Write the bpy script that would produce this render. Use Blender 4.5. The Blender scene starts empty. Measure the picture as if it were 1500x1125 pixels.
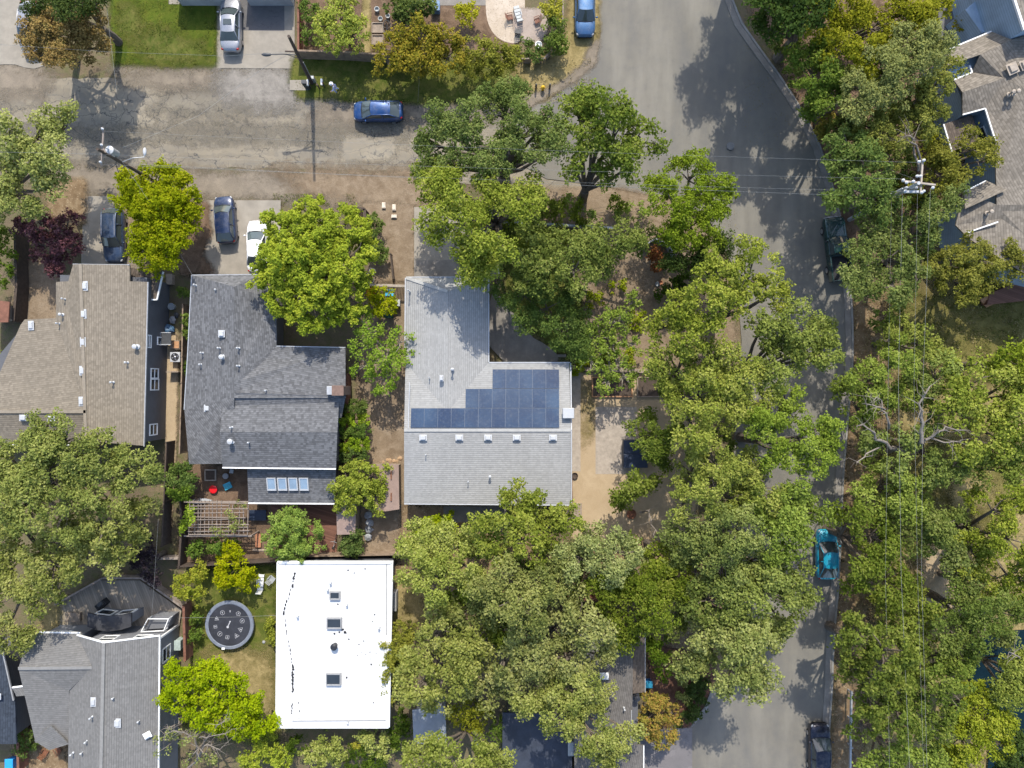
import bpy, math, random
import numpy as np
from mathutils import Vector, Matrix, noise as mnoise
R = math.radians
scene = bpy.context.scene
COL = scene.collection
H = 62.0          # flying height of the camera above the street
PX = 16.0         # photograph pixels per metre on the ground

def W(u, v, z=0.0):
    """point at height z seen at photograph pixel (u, v)"""
    s = (H - z) / H
    return Vector(((u - 750.0) / PX * s, (562.5 - v) / PX * s, z))

def tag(o, label=None, cat=None, group=None, kind=None):
    if label: o['label'] = label
    if cat: o['category'] = cat
    if group: o['group'] = group
    if kind: o['kind'] = kind
    return o

def thing(name, label, cat, loc=(0, 0, 0), rz=0.0, group=None):
    o = bpy.data.objects.new(name, None)
    o.empty_display_size = 0.3
    o.location = loc
    o.rotation_euler = (0, 0, rz)
    COL.objects.link(o)
    return tag(o, label, cat, group)

def copy_tree(o, parent=None):
    c = o.copy()
    COL.objects.link(c)
    if parent is not None:
        c.parent = parent
    for ch in list(o.children):
        copy_tree(ch, c)
    return c

class MB:
    """collects shapes and links them as one mesh object"""
    def __init__(s):
        s.v = []; s.f = []; s.uv = {}
    def add(s, pts, faces):
        b = len(s.v)
        s.v.extend([tuple(p) for p in pts])
        for f in faces:
            s.f.append([b + i for i in f])
        return s
    def poly(s, pts):
        return s.add(pts, [list(range(len(pts)))])
    def box(s, c, size, rz=0.0, top=1.0):
        hx, hy, hz = size[0] / 2, size[1] / 2, size[2] / 2
        ca, sa = math.cos(rz), math.sin(rz)
        P = []
        for z, k in ((-hz, 1.0), (hz, top)):
            for x, y in ((-hx, -hy), (hx, -hy), (hx, hy), (-hx, hy)):
                x *= k; y *= k
                P.append((c[0] + x * ca - y * sa, c[1] + x * sa + y * ca, c[2] + z))
        return s.add(P, [(3, 2, 1, 0), (4, 5, 6, 7), (0, 1, 5, 4), (1, 2, 6, 5), (2, 3, 7, 6), (3, 0, 4, 7)])
    def bar(s, a, b, w, h):
        """horizontal-ish box beam from a to b"""
        a = Vector(a); b = Vector(b)
        d = (b - a).normalized()
        n = Vector((-d.y, d.x, 0))
        if n.length < 1e-4: n = Vector((1, 0, 0))
        n.normalize(); n *= w / 2
        t = d.cross(n).normalized() * (h / 2)
        P = [a - n - t, a + n - t, a + n + t, a - n + t, b - n - t, b + n - t, b + n + t, b - n + t]
        return s.add(P, [(3, 2, 1, 0), (4, 5, 6, 7), (0, 1, 5, 4), (1, 2, 6, 5), (2, 3, 7, 6), (3, 0, 4, 7)])
    def tube(s, pts, rad, n=6, cap=True):
        pts = [Vector(p) for p in pts]
        if not isinstance(rad, (list, tuple)): rad = [rad] * len(pts)
        P = []
        for i, p in enumerate(pts):
            d = (pts[min(i + 1, len(pts) - 1)] - pts[max(i - 1, 0)])
            if d.length < 1e-6: d = Vector((0, 0, 1))
            d.normalize()
            a = d.orthogonal().normalized() if abs(d.z) > 0.9 else Vector((0, 0, 1)).cross(d).normalized()
            b = d.cross(a)
            for k in range(n):
                t = 2 * math.pi * k / n
                P.append(p + (a * math.cos(t) + b * math.sin(t)) * rad[i])
        F = []
        for i in range(len(pts) - 1):
            for k in range(n):
                k2 = (k + 1) % n
                F.append((i * n + k, i * n + k2, (i + 1) * n + k2, (i + 1) * n + k))
        if cap:
            F.append(tuple(range(n))[::-1])
            F.append(tuple((len(pts) - 1) * n + k for k in range(n)))
        return s.add(P, F)
    def lathe(s, c, prof, n=20):
        """prof: (radius, z) from bottom to top about c"""
        P = []; F = []
        for r, z in prof:
            for k in range(n):
                t = 2 * math.pi * k / n
                P.append((c[0] + r * math.cos(t), c[1] + r * math.sin(t), c[2] + z))
        m = len(prof)
        for i in range(m - 1):
            for k in range(n):
                k2 = (k + 1) % n
                F.append((i * n + k, i * n + k2, (i + 1) * n + k2, (i + 1) * n + k))
        F.append(tuple(range(n))[::-1]); F.append(tuple((m - 1) * n + k for k in range(n)))
        return s.add(P, F)
    def prism(s, pts2, z0, z1):
        n = len(pts2)
        if sum(pts2[i][0] * pts2[(i + 1) % n][1] - pts2[(i + 1) % n][0] * pts2[i][1] for i in range(n)) < 0:
            pts2 = list(pts2)[::-1]
        P = [(p[0], p[1], z0) for p in pts2] + [(p[0], p[1], z1) for p in pts2]
        F = [tuple(range(n))[::-1], tuple(range(n, 2 * n))]
        for i in range(n):
            j = (i + 1) % n
            F.append((i, j, n + j, n + i))
        return s.add(P, F)
    def blob(s, c, r, seed=0, squash=(1, 1, 1), rough=0.2, nu=12, nv=7):
        P = []; F = []
        for i in range(nv + 1):
            th = math.pi * i / nv
            for k in range(nu):
                ph = 2 * math.pi * k / nu
                d = Vector((math.sin(th) * math.cos(ph), math.sin(th) * math.sin(ph), -math.cos(th)))
                q = 1 + rough * mnoise.noise(d * 1.7 + Vector((seed * 3.1, seed, 0)))
                P.append((c[0] + d.x * r * q * squash[0], c[1] + d.y * r * q * squash[1], c[2] + d.z * r * q * squash[2]))
        for i in range(nv):
            for k in range(nu):
                k2 = (k + 1) % nu
                F.append((i * nu + k, i * nu + k2, (i + 1) * nu + k2, (i + 1) * nu + k))
        return s.add(P, F)
    def build(s, name, mat, parent=None, local=False, smooth=False, bevel=0.0, uvs=None):
        me = bpy.data.meshes.new(name)
        off = Vector((0, 0, 0))
        o = bpy.data.objects.new(name, me)
        V = np.array(s.v, dtype=float)
        if parent is not None:
            o.parent = parent
            if not local:
                p = parent
                while p is not None:
                    off += p.location
                    p = p.parent
        elif not local and len(V):
            lo, hi = V.min(0), V.max(0)
            off = Vector(((lo[0] + hi[0]) / 2, (lo[1] + hi[1]) / 2, lo[2]))
            o.location = off
        V = V - np.array(off)
        me.from_pydata([tuple(p) for p in V], [], s.f)
        if s.uv:
            ul = me.uv_layers.new(name='UVMap')
            for fi, coords in s.uv.items():
                pl = me.polygons[fi]
                for li, c in zip(pl.loop_indices, coords):
                    ul.data[li].uv = c
        if mat is not None:
            me.materials.append(mat)
        if smooth:
            me.polygons.foreach_set('use_smooth', [True] * len(me.polygons))
        me.update()
        COL.objects.link(o)
        if bevel > 0:
            b = o.modifiers.new('bevel', 'BEVEL'); b.width = bevel; b.segments = 2; b.limit_method = 'ANGLE'
        return o

def inset(pts, d):
    """offset a 2D polygon inwards by d"""
    n = len(pts)
    A = sum(pts[i][0] * pts[(i + 1) % n][1] - pts[(i + 1) % n][0] * pts[i][1] for i in range(n))
    sg = 1 if A > 0 else -1
    out = []
    for i in range(n):
        p0 = Vector(pts[i - 1][:2]); p1 = Vector(pts[i][:2]); p2 = Vector(pts[(i + 1) % n][:2])
        e1 = (p1 - p0).normalized(); e2 = (p2 - p1).normalized()
        n1 = Vector((-e1.y, e1.x)) * sg; n2 = Vector((-e2.y, e2.x)) * sg
        b = (n1 + n2)
        k = max(0.35, b.dot(n1))
        out.append(tuple(p1 + b * (d / k)))
    return out

def wpoly(pts, z=0.0):
    return [tuple(W(u, v, z)[:2]) for u, v in pts]
# ------------------------------------------------------------------ materials
class NT:
    def __init__(s, name):
        s.m = bpy.data.materials.new(name); s.m.use_nodes = True
        s.t = s.m.node_tree; s.t.nodes.clear()
        s.out = s.n('ShaderNodeOutputMaterial')
        s._pos = None
    def n(s, typ, **kw):
        nd = s.t.nodes.new(typ)
        for k, v in kw.items():
            if k.startswith('_'): setattr(nd, k[1:], v)
        for k, v in kw.items():
            if k.startswith('_'): continue
            key = k.replace('__', ' ')
            s.set(nd.inputs[int(key[1:]) if key[0] == 'i' and key[1:].isdigit() else key], v)
        return nd
    def set(s, sock, v):
        if isinstance(v, bpy.types.NodeSocket): s.t.links.new(v, sock)
        elif isinstance(v, bpy.types.Node): s.t.links.new(v.outputs[0], sock)
        elif isinstance(v, (tuple, list)) and len(v) == 3 and sock.type == 'RGBA': sock.default_value = (*v, 1)
        else: sock.default_value = v
    def pos(s):
        if s._pos is None: s._pos = s.n('ShaderNodeNewGeometry').outputs['Position']
        return s._pos
    def noise(s, scale, detail=3, rough=0.55, vec=None, dist=0.0):
        return s.n('ShaderNodeTexNoise', Vector=vec or s.pos(), Scale=scale, Detail=detail, Roughness=rough, Distortion=dist).outputs['Fac']
    def math(s, op, a, b=0.0, clamp=False):
        return s.n('ShaderNodeMath', _operation=op, _use_clamp=clamp, i0=a, i1=b).outputs[0]
    def rng(s, x, a, b, c=0.0, d=1.0):
        return s.n('ShaderNodeMapRange', Value=x, i1=a, i2=b, i3=c, i4=d).outputs[0]
    def mix(s, f, a, b, mode='MIX'):
        nd = s.n('ShaderNodeMix', _data_type='RGBA', _blend_type=mode)
        s.set(nd.inputs[0], f); s.set(nd.inputs[6], a); s.set(nd.inputs[7], b)
        return nd.outputs[2]
    def bsdf(s, col, rough=0.8, bump=None, bstr=0.3, bdist=0.03, spec=0.4, metal=0.0, coat=0.0):
        p = s.n('ShaderNodeBsdfPrincipled')
        s.set(p.inputs['Base Color'], col); s.set(p.inputs['Roughness'], rough)
        s.set(p.inputs['Specular IOR Level'], spec); s.set(p.inputs['Metallic'], metal)
        if coat: s.set(p.inputs['Coat Weight'], coat); p.inputs['Coat Roughness'].default_value = 0.03
        if bump is not None:
            b = s.n('ShaderNodeBump', Strength=bstr, Distance=bdist, Height=bump)
            s.set(p.inputs['Normal'], b.outputs[0])
        return p.outputs[0]
    def done(s, sh):
        s.t.links.new(sh, s.out.inputs[0]); return s.m

def plain(name, col, rough=0.7, var=0.25, scale=4.0, metal=0.0, spec=0.4, bstr=0.15, coat=0.0):
    t = NT(name)
    f = t.noise(scale, 5, 0.6)
    f2 = t.noise(scale * 7, 3, 0.6)
    c = t.mix(t.rng(f, 0.3, 0.7), tuple(x * (1 - var) for x in col), tuple(min(1, x * (1 + var)) for x in col))
    c = t.mix(t.math('MULTIPLY', t.rng(f2, 0.35, 0.75), var), c, tuple(x * 0.55 for x in col))
    return t.done(t.bsdf(c, rough, f2, bstr, 0.02, spec, metal, coat))

def fadewrap(t, sh):
    """irregular feathered border from the mesh attribute 'fade'"""
    a = t.n('ShaderNodeAttribute', _attribute_name='fade').outputs['Fac']
    nz = t.math('ADD', t.math('MULTIPLY', t.noise(0.9, 5, 0.65), 0.6), t.math('MULTIPLY', t.noise(5.0, 4, 0.7), 0.4))
    x = t.math('ADD', a, t.math('MULTIPLY', t.math('SUBTRACT', nz, 0.5), 1.5))
    k = t.rng(x, 0.22, 0.78)
    tr = t.n('ShaderNodeBsdfTransparent').outputs[0]
    return t.n('ShaderNodeMixShader', i0=k, i1=tr, i2=sh).outputs[0]

def ground_mat(name, cols, scales=(0.25, 1.4, 9.0), rough=0.95, fade=False, bstr=0.5, speck=None):
    """cols: dark, mid, light; three octaves of patchiness"""
    t = NT(name)
    a = t.noise(scales[0], 4, 0.6); b = t.noise(scales[1], 5, 0.65, dist=0.6); c = t.noise(scales[2], 4, 0.7)
    col = t.mix(t.rng(a, 0.36, 0.64), cols[0], cols[1])
    col = t.mix(t.math('MULTIPLY', t.rng(b, 0.42, 0.68), 0.8), col, cols[2])
    col = t.mix(t.math('MULTIPLY', t.rng(c, 0.5, 0.72), 0.55), col, tuple(x * 0.5 for x in cols[0]))
    if speck:
        v = t.n('ShaderNodeTexVoronoi', Vector=t.pos(), Scale=speck[1])
        col = t.mix(t.math('MULTIPLY', t.math('LESS_THAN', v.outputs['Distance'], 0.22), speck[2]), col, speck[0])
    sh = t.bsdf(col, rough, t.math('ADD', c, b), bstr, 0.08, 0.15)
    if fade: sh = fadewrap(t, sh)
    return t.done(sh)

def asphalt(name, base, crack=0.0, fade=False, warm=(1.06, 1.0, 0.92), patchy=0.25, streak=None):
    t = NT(name)
    a = t.noise(0.13, 5, 0.62); b = t.noise(1.1, 5, 0.65); c = t.noise(26.0, 3, 0.75)
    lo = tuple(base * (1 - patchy) * w for w in warm); hi = tuple(base * (1 + patchy) * w for w in warm)
    col = t.mix(t.rng(a, 0.32, 0.68), lo, hi)
    col = t.mix(t.math('MULTIPLY', t.rng(b, 0.45, 0.75), 0.35), col, tuple(base * 0.66 for w in warm))
    col = t.mix(t.math('MULTIPLY', t.rng(c, 0.45, 0.75), 0.4), col, tuple(base * 0.55 for w in warm))
    if streak:
        mp = t.n('ShaderNodeMapping', Vector=t.pos(), Scale=streak)
        s1 = t.noise(1.0, 4, 0.6, vec=mp.outputs[0])
        col = t.mix(t.math('MULTIPLY', t.rng(s1, 0.5, 0.72), 0.4), col, tuple(min(1, base * 1.5) * w for w in warm))
        col = t.mix(t.math('MULTIPLY', t.rng(s1, 0.5, 0.3), 0.35), col, tuple(base * 0.62 for w in warm))
    if crack:
        warp = t.n('ShaderNodeTexNoise', Vector=t.pos(), Scale=0.7, Detail=4.0)
        wv = t.n('ShaderNodeVectorMath', _operation='SCALE', i0=warp.outputs['Color']); wv.inputs['Scale'].default_value = 2.2
        av = t.n('ShaderNodeVectorMath', _operation='ADD', i0=t.pos(), i1=wv.outputs[0])
        m1 = t.n('ShaderNodeMapping', Vector=av.outputs[0], Scale=(0.22, 0.5, 1.0))
        v1 = t.n('ShaderNodeTexVoronoi', _feature='DISTANCE_TO_EDGE', Vector=m1.outputs[0], Scale=1.0).outputs[0]
        v2 = t.n('ShaderNodeTexVoronoi', _feature='DISTANCE_TO_EDGE', Vector=av.outputs[0], Scale=0.75).outputs[0]
        k = t.math('MAXIMUM', t.rng(v1, 0.018, 0.004), t.math('MULTIPLY', t.rng(v2, 0.03, 0.008), t.rng(a, 0.46, 0.6)))
        col = t.mix(t.math('MULTIPLY', k, crack), col, tuple(base * 0.3 for w in warm))
        # sealed and patched squares
        br = t.n('ShaderNodeTexBrick', Vector=m1.outputs[0], Color1=(0, 0, 0), Color2=(1, 1, 1), Mortar=(0.5, 0.5, 0.5), Scale=1.3)
        br.inputs['Mortar Size'].default_value = 0.0
        col = t.mix(t.math('MULTIPLY', t.rng(br.outputs['Color'], 0.62, 0.9), 0.22), col, tuple(base * 1.45 * w for w in warm))
    sh = t.bsdf(col, 0.88, c, 0.35, 0.02, 0.25)
    if fade: sh = fadewrap(t, sh)
    return t.done(sh)

def shingle(name, base, dark=0.55, var=0.3, course=0.2, tabw=0.22, line=0.5):
    """rows of tabs along the UV grid: a shadow line under each course, tabs differing in tone"""
    t = NT(name)
    uv = t.n('ShaderNodeUVMap').outputs[0]
    sep = t.n('ShaderNodeSeparateXYZ', Vector=uv)
    wob = t.math('MULTIPLY', t.math('SUBTRACT', t.noise(2.2, 3, 0.6), 0.5), 0.10)
    y = t.math('DIVIDE', t.math('ADD', sep.outputs[1], wob), course)
    row = t.math('FLOOR', y); fy = t.math('FRACT', y)
    rown = t.n('ShaderNodeTexWhiteNoise', _noise_dimensions='1D', W=row).outputs[0]
    x = t.math('ADD', t.math('DIVIDE', sep.outputs[0], tabw), t.math('MULTIPLY', rown, 7.3))
    cell = t.n('ShaderNodeCombineXYZ', X=t.math('FLOOR', x), Y=row)
    tabn = t.n('ShaderNodeTexWhiteNoise', _noise_dimensions='2D', Vector=cell.outputs[0]).outputs[0]
    col = t.mix(tabn, tuple(c * (1 - var) for c in base), tuple(min(1, c * (1 + var)) for c in base))
    col = t.mix(t.math('MULTIPLY', rown, 0.22), col, tuple(x_ * 0.7 for x_ in base))
    a = t.noise(0.35, 5, 0.65); c = t.noise(16.0, 3, 0.7)
    mp = t.n('ShaderNodeMapping', Vector=uv, Scale=(1.6, 0.12, 1.0))
    st = t.noise(1.0, 5, 0.6, vec=mp.outputs[0])
    col = t.mix(t.math('MULTIPLY', t.rng(a, 0.4, 0.7), 0.3), col, tuple(x_ * 0.74 for x_ in base))
    col = t.mix(t.math('MULTIPLY', t.rng(st, 0.5, 0.75), 0.28), col, tuple(x_ * 1.25 for x_ in base))
    col = t.mix(t.math('MULTIPLY', t.rng(c, 0.42, 0.75), 0.3), col, tuple(x_ * 0.55 for x_ in base))
    edge = t.rng(fy, 0.30, 0.04)
    col = t.mix(t.math('MULTIPLY', edge, line), col, tuple(x_ * dark * 0.6 for x_ in base))
    return t.done(t.bsdf(col, 0.95, t.math('SUBTRACT', t.math('MULTIPLY', c, 0.5), fy), 0.5, 0.03, 0.12))

def siding(name, base, pitch=0.2):
    t = NT(name)
    sep = t.n('ShaderNodeSeparateXYZ', Vector=t.pos())
    w = t.math('FRACT', t.math('DIVIDE', sep.outputs[2], pitch))
    a = t.noise(0.8, 4, 0.6); c = t.noise(9, 3, 0.6)
    col = t.mix(t.rng(a, 0.35, 0.65), tuple(x * 0.88 for x in base), tuple(x * 1.1 for x in base))
    col = t.mix(t.math('MULTIPLY', t.math('LESS_THAN', w, 0.14), 0.55), col, tuple(x * 0.4 for x in base))
    col = t.mix(t.math('MULTIPLY', t.rng(c, 0.5, 0.75), 0.15), col, tuple(x * 0.5 for x in base))
    return t.done(t.bsdf(col, 0.7, w, 0.4, 0.03, 0.3))

def boards(name, base, pitch=0.15, ang=0.0, fade=False):
    """planks running along a direction on a horizontal surface"""
    t = NT(name)
    mp = t.n('ShaderNodeMapping', Vector=t.pos(), Rotation=(0, 0, ang))
    sep = t.n('ShaderNodeSeparateXYZ', Vector=mp.outputs[0])
    y = t.math('DIVIDE', sep.outputs[1], pitch)
    w = t.math('FRACT', y); idx = t.math('FLOOR', y)
    wn = t.n('ShaderNodeTexWhiteNoise', _noise_dimensions='1D', W=idx).outputs[0]
    m2 = t.n('ShaderNodeMapping', Vector=mp.outputs[0], Scale=(0.6, 6, 1))
    g = t.noise(2.0, 5, 0.6, vec=m2.outputs[0])
    col = t.mix(wn, tuple(x * 0.75 for x in base), tuple(x * 1.25 for x in base))
    col = t.mix(t.math('MULTIPLY', t.rng(g, 0.4, 0.7), 0.5), col, tuple(x * 0.6 for x in base))
    col = t.mix(t.math('MULTIPLY', t.math('LESS_THAN', w, 0.1), .6), col, tuple(x * 0.3 for x in base))
    return t.done(t.bsdf(col, 0.85, g, 0.3, 0.02, 0.2))

def leafmat(name, cols, transl=0.38, rough=0.65, spec=0.06):
    """cols: 3-4 leaf colours picked by a per-leaf random attribute"""
    t = NT(name)
    a = t.n('ShaderNodeAttribute', _attribute_name='rnd').outputs['Fac']
    rp = t.n('ShaderNodeValToRGB', Fac=a)
    el = rp.color_ramp.elements
    el[0].position = 0.0; el[0].color = (*cols[0], 1)
    el[1].position = 1.0; el[1].color = (*cols[-1], 1)
    for i in range(1, len(cols) - 1):
        e = el.new(i / (len(cols) - 1)); e.color = (*cols[i], 1)
    orn = t.n('ShaderNodeObjectInfo').outputs['Random']
    hs = t.n('ShaderNodeHueSaturation', Hue=t.rng(orn, 0, 1, 0.492, 0.508), Saturation=t.rng(t.math('FRACT', t.math('MULTIPLY', orn, 7.13)), 0, 1, 0.84, 1.04), Value=t.rng(t.math('FRACT', t.math('MULTIPLY', orn, 3.71)), 0, 1, 0.88, 1.1), Color=rp.outputs[0])
    c = hs.outputs[0]
    p = t.bsdf(c, rough, None, spec=spec)
    tr = t.n('ShaderNodeBsdfTranslucent', Color=t.mix(0.35, c, (0.30, 0.34, 0.04), 'MIX')).outputs[0]
    return t.done(t.n('ShaderNodeMixShader', i0=transl, i1=p, i2=tr).outputs[0])

def glassmat(name, col=(0.02, 0.025, 0.03), rough=0.04):
    t = NT(name)
    n = t.noise(1.2, 3, 0.6)
    return t.done(t.bsdf(t.mix(n, col, tuple(c * 1.8 for c in col)), rough, None, spec=0.8))

def carpaint(name, col, metal=0.35, rough=0.28):
    t = NT(name)
    n = t.noise(2.5, 5, 0.65); d = t.noise(14, 4, 0.7)
    c = t.mix(t.math('MULTIPLY', t.rng(n, 0.45, 0.75), 0.25), col, (0.25, 0.23, 0.2))
    return t.done(t.bsdf(c, t.rng(d, 0.3, 0.7, rough * 0.8, rough * 1.5), None, spec=0.5, metal=metal, coat=0.7))

M = {}
M['bark'] = plain('bark', (0.13, 0.105, 0.08), 0.95, 0.35, 6, bstr=0.6)
M['palebark'] = plain('pale_bark', (0.21, 0.18, 0.15), 0.9, 0.3, 5, bstr=0.6)
M['twig'] = plain('twig', (0.24, 0.21, 0.16), 0.95, 0.3, 5)
M['white'] = plain('white_paint', (0.78, 0.78, 0.76), 0.5, 0.08, 2)
M['white_metal'] = plain('galvanised_white', (0.43, 0.44, 0.45), 0.5, 0.1, 3)
M['galv'] = plain('galvanised_metal', (0.42, 0.43, 0.44), 0.45, 0.15, 3, metal=0.3)
M['black'] = plain('black_rubber', (0.02, 0.02, 0.022), 0.7, 0.2, 5)
M['blackgloss'] = plain('black_plastic', (0.025, 0.026, 0.03), 0.35, 0.2, 4)
M['darkgrey'] = plain('dark_grey_plastic', (0.06, 0.062, 0.065), 0.5, 0.2, 4)
M['grey'] = plain('grey_paint', (0.28, 0.28, 0.28), 0.6, 0.15, 3)
M['wood'] = plain('weathered_wood', (0.27, 0.215, 0.165), 0.9, 0.3, 3, bstr=0.4)
M['fencewood'] = plain('fence_wood', (0.24, 0.175, 0.12), 0.9, 0.35, 2.2, bstr=0.4)
M['redwood'] = plain('red_brown_wood', (0.19, 0.085, 0.055), 0.85, 0.3, 2.5, bstr=0.3)
M['darkwood'] = plain('dark_creosote_wood', (0.075, 0.055, 0.042), 0.9, 0.3, 4, bstr=0.4)
M['greywood'] = plain('silver_grey_wood', (0.25, 0.205, 0.17), 0.9, 0.25, 3)
M['orangewood'] = plain('orange_wood', (0.45, 0.24, 0.12), 0.8, 0.25, 3)
M['conc'] = plain('concrete', (0.275, 0.245, 0.20), 0.9, 0.16, 0.9, bstr=0.2)
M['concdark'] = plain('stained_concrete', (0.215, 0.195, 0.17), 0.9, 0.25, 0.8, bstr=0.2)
M['kerb'] = plain('kerb_concrete', (0.235, 0.225, 0.205), 0.9, 0.25, 1.2, bstr=0.3)
M['stone'] = plain('pale_stone', (0.345, 0.295, 0.24), 0.9, 0.2, 3, bstr=0.4)
M['rust'] = plain('rusty_steel', (0.20, 0.085, 0.045), 0.75, 0.4, 5)
M['red'] = plain('red_plastic', (0.65, 0.01, 0.015), 0.35, 0.08, 3)
M['cyan'] = plain('turquoise_plastic', (0.05, 0.36, 0.50), 0.45, 0.12, 3)
M['orange'] = plain('orange_plastic', (0.75, 0.27, 0.02), 0.5, 0.15, 3)
M['yellow'] = plain('yellow_paint', (0.70, 0.42, 0.02), 0.5, 0.15, 3)
M['blue'] = plain('blue_plastic', (0.02, 0.17, 0.50), 0.4, 0.12, 3)
M['darkgreen'] = plain('dark_green_plastic', (0.008, 0.045, 0.03), 0.45, 0.2, 3)
M['terracotta'] = plain('terracotta', (0.38, 0.17, 0.09), 0.85, 0.2, 4)
M['navy'] = plain('navy_vinyl', (0.02, 0.03, 0.055), 0.5, 0.25, 2)
M['greyplastic'] = plain('light_grey_plastic', (0.36, 0.38, 0.38), 0.5, 0.1, 3)
M['glass'] = glassmat('dark_glass')
M['skyglass'] = glassmat('blue_glass', (0.16, 0.22, 0.28), 0.12)
M['carglass'] = glassmat('car_glass', (0.035, 0.045, 0.045), 0.06)
M['tyre'] = plain('tyre_rubber', (0.025, 0.025, 0.025), 0.8, 0.2, 6)
M['alloy'] = plain('alloy', (0.5, 0.5, 0.52), 0.3, 0.1, 5, metal=0.8)
M['lamp'] = plain('lamp_lens', (0.40, 0.41, 0.42), 0.3, 0.05, 5)
M['tail'] = plain('red_lens', (0.4, 0.01, 0.01), 0.15, 0.1, 5)
M['wire'] = plain('wire_aluminium', (0.26, 0.26, 0.245), 0.5, 0.1, 1)
M['porcelain'] = plain('white_porcelain', (0.46, 0.47, 0.48), 0.35, 0.05, 3)
M['skin'] = plain('skin', (0.50, 0.31, 0.22), 0.6, 0.1, 6)
# leaves: colours are what the leaves themselves have
L = {
 'oak':    leafmat('oak_leaves', [(0.094, 0.125, 0.014), (0.179, 0.225, 0.027), (0.292, 0.325, 0.051), (0.373, 0.385, 0.089)]),
 'oakpale': leafmat('pale_oak_leaves', [(0.102, 0.132, 0.022), (0.217, 0.255, 0.046), (0.355, 0.380, 0.092), (0.427, 0.427, 0.139)]),
 'oakdeep': leafmat('deep_oak_leaves', [(0.057, 0.086, 0.011), (0.113, 0.161, 0.019), (0.201, 0.249, 0.036), (0.276, 0.296, 0.068)]),
 'oakwarm': leafmat('warm_oak_leaves', [(0.087, 0.121, 0.010), (0.170, 0.232, 0.018), (0.278, 0.349, 0.034), (0.330, 0.375, 0.067)]),
 'lime':   leafmat('lime_leaves', [(0.150, 0.222, 0.005), (0.241, 0.323, 0.007), (0.345, 0.417, 0.011), (0.427, 0.455, 0.023)], 0.42),
 'limegold': leafmat('lime_gold_leaves', [(0.165, 0.211, 0.006), (0.266, 0.319, 0.009), (0.380, 0.409, 0.014), (0.483, 0.448, 0.029)], 0.42),
 'yellowgreen': leafmat('yellow_green_leaves', [(0.144, 0.184, 0.007), (0.244, 0.297, 0.015), (0.344, 0.390, 0.028), (0.454, 0.453, 0.058)], 0.4),
 'green':  leafmat('green_leaves', [(0.048, 0.085, 0.010), (0.089, 0.152, 0.017), (0.146, 0.215, 0.024), (0.218, 0.266, 0.046)]),
 'lightgreen': leafmat('light_green_leaves', [(0.119, 0.191, 0.011), (0.198, 0.294, 0.020), (0.282, 0.381, 0.034), (0.359, 0.421, 0.069)]),
 'olive':  leafmat('olive_yellow_leaves', [(0.112, 0.121, 0.007), (0.187, 0.198, 0.012), (0.263, 0.267, 0.021), (0.323, 0.308, 0.040)]),
 'willow': leafmat('grey_willow_leaves', [(0.168, 0.191, 0.040), (0.238, 0.263, 0.056), (0.317, 0.340, 0.068), (0.368, 0.374, 0.063)]),
 'brown':  leafmat('rust_brown_needles', [(0.12, 0.075, 0.02), (0.22, 0.135, 0.034), (0.31, 0.20, 0.055), (0.24, 0.21, 0.045)], 0.25),
 'goldbrown': leafmat('golden_brown_leaves', [(0.119, 0.134, 0.007), (0.218, 0.206, 0.011), (0.327, 0.242, 0.012), (0.203, 0.225, 0.012)], 0.3),
 'gold':   leafmat('golden_leaves', [(0.277, 0.268, 0.005), (0.416, 0.412, 0.006), (0.515, 0.505, 0.010)], 0.4),
 'purple': leafmat('purple_leaves', [(0.045, 0.016, 0.018), (0.085, 0.03, 0.034), (0.15, 0.055, 0.06), (0.23, 0.10, 0.105)], 0.2),
 'plum':   leafmat('dark_plum_leaves', [(0.022, 0.014, 0.018), (0.045, 0.03, 0.036), (0.08, 0.055, 0.062)], 0.15),
 'orange': leafmat('orange_tinted_leaves', [(0.158, 0.170, 0.009), (0.267, 0.216, 0.015), (0.376, 0.196, 0.025), (0.203, 0.220, 0.012)], 0.3),
 'red':    leafmat('red_leaves', [(0.14, 0.03, 0.010), (0.26, 0.07, 0.012), (0.34, 0.14, 0.018)], 0.3),
 'dark':   leafmat('dark_leaves', [(0.025, 0.049, 0.006), (0.050, 0.088, 0.010), (0.094, 0.144, 0.016)], 0.25),
 'cream':  leafmat('cream_variegated_leaves', [(0.129, 0.185, 0.019), (0.327, 0.360, 0.050), (0.515, 0.525, 0.118)], 0.3),
 'dry':    leafmat('dry_grass_blades', [(0.15, 0.12, 0.045), (0.29, 0.23, 0.09), (0.40, 0.325, 0.14)], 0.2),
 'weed':   leafmat('weed_blades', [(0.065, 0.10, 0.014), (0.12, 0.155, 0.02), (0.20, 0.21, 0.045)], 0.3),
}
from mathutils.geometry import tessellate_polygon
# ------------------------------------------------------------------ the ground
G = {}
G['base'] = ground_mat('soil_and_litter', [(0.13, 0.10, 0.065), (0.19, 0.145, 0.09), (0.11, 0.12, 0.045)], bstr=0.6)
G['lawn'] = ground_mat('mown_lawn', [(0.050, 0.078, 0.007), (0.078, 0.108, 0.010), (0.118, 0.125, 0.017)], (0.35, 1.6, 14), fade=True)
G['verge'] = ground_mat('rough_verge_grass', [(0.06, 0.082, 0.012), (0.10, 0.115, 0.02), (0.17, 0.15, 0.045)], (0.4, 1.2, 10), fade=True)
G['drygrass'] = ground_mat('dry_grass', [(0.16, 0.13, 0.05), (0.25, 0.195, 0.085), (0.37, 0.29, 0.14)], (0.3, 1.3, 10), fade=True)
G['oliveground'] = ground_mat('olive_meadow', [(0.095, 0.085, 0.022), (0.15, 0.13, 0.04), (0.20, 0.175, 0.06)], (0.25, 1.2, 12), fade=True)
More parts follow.
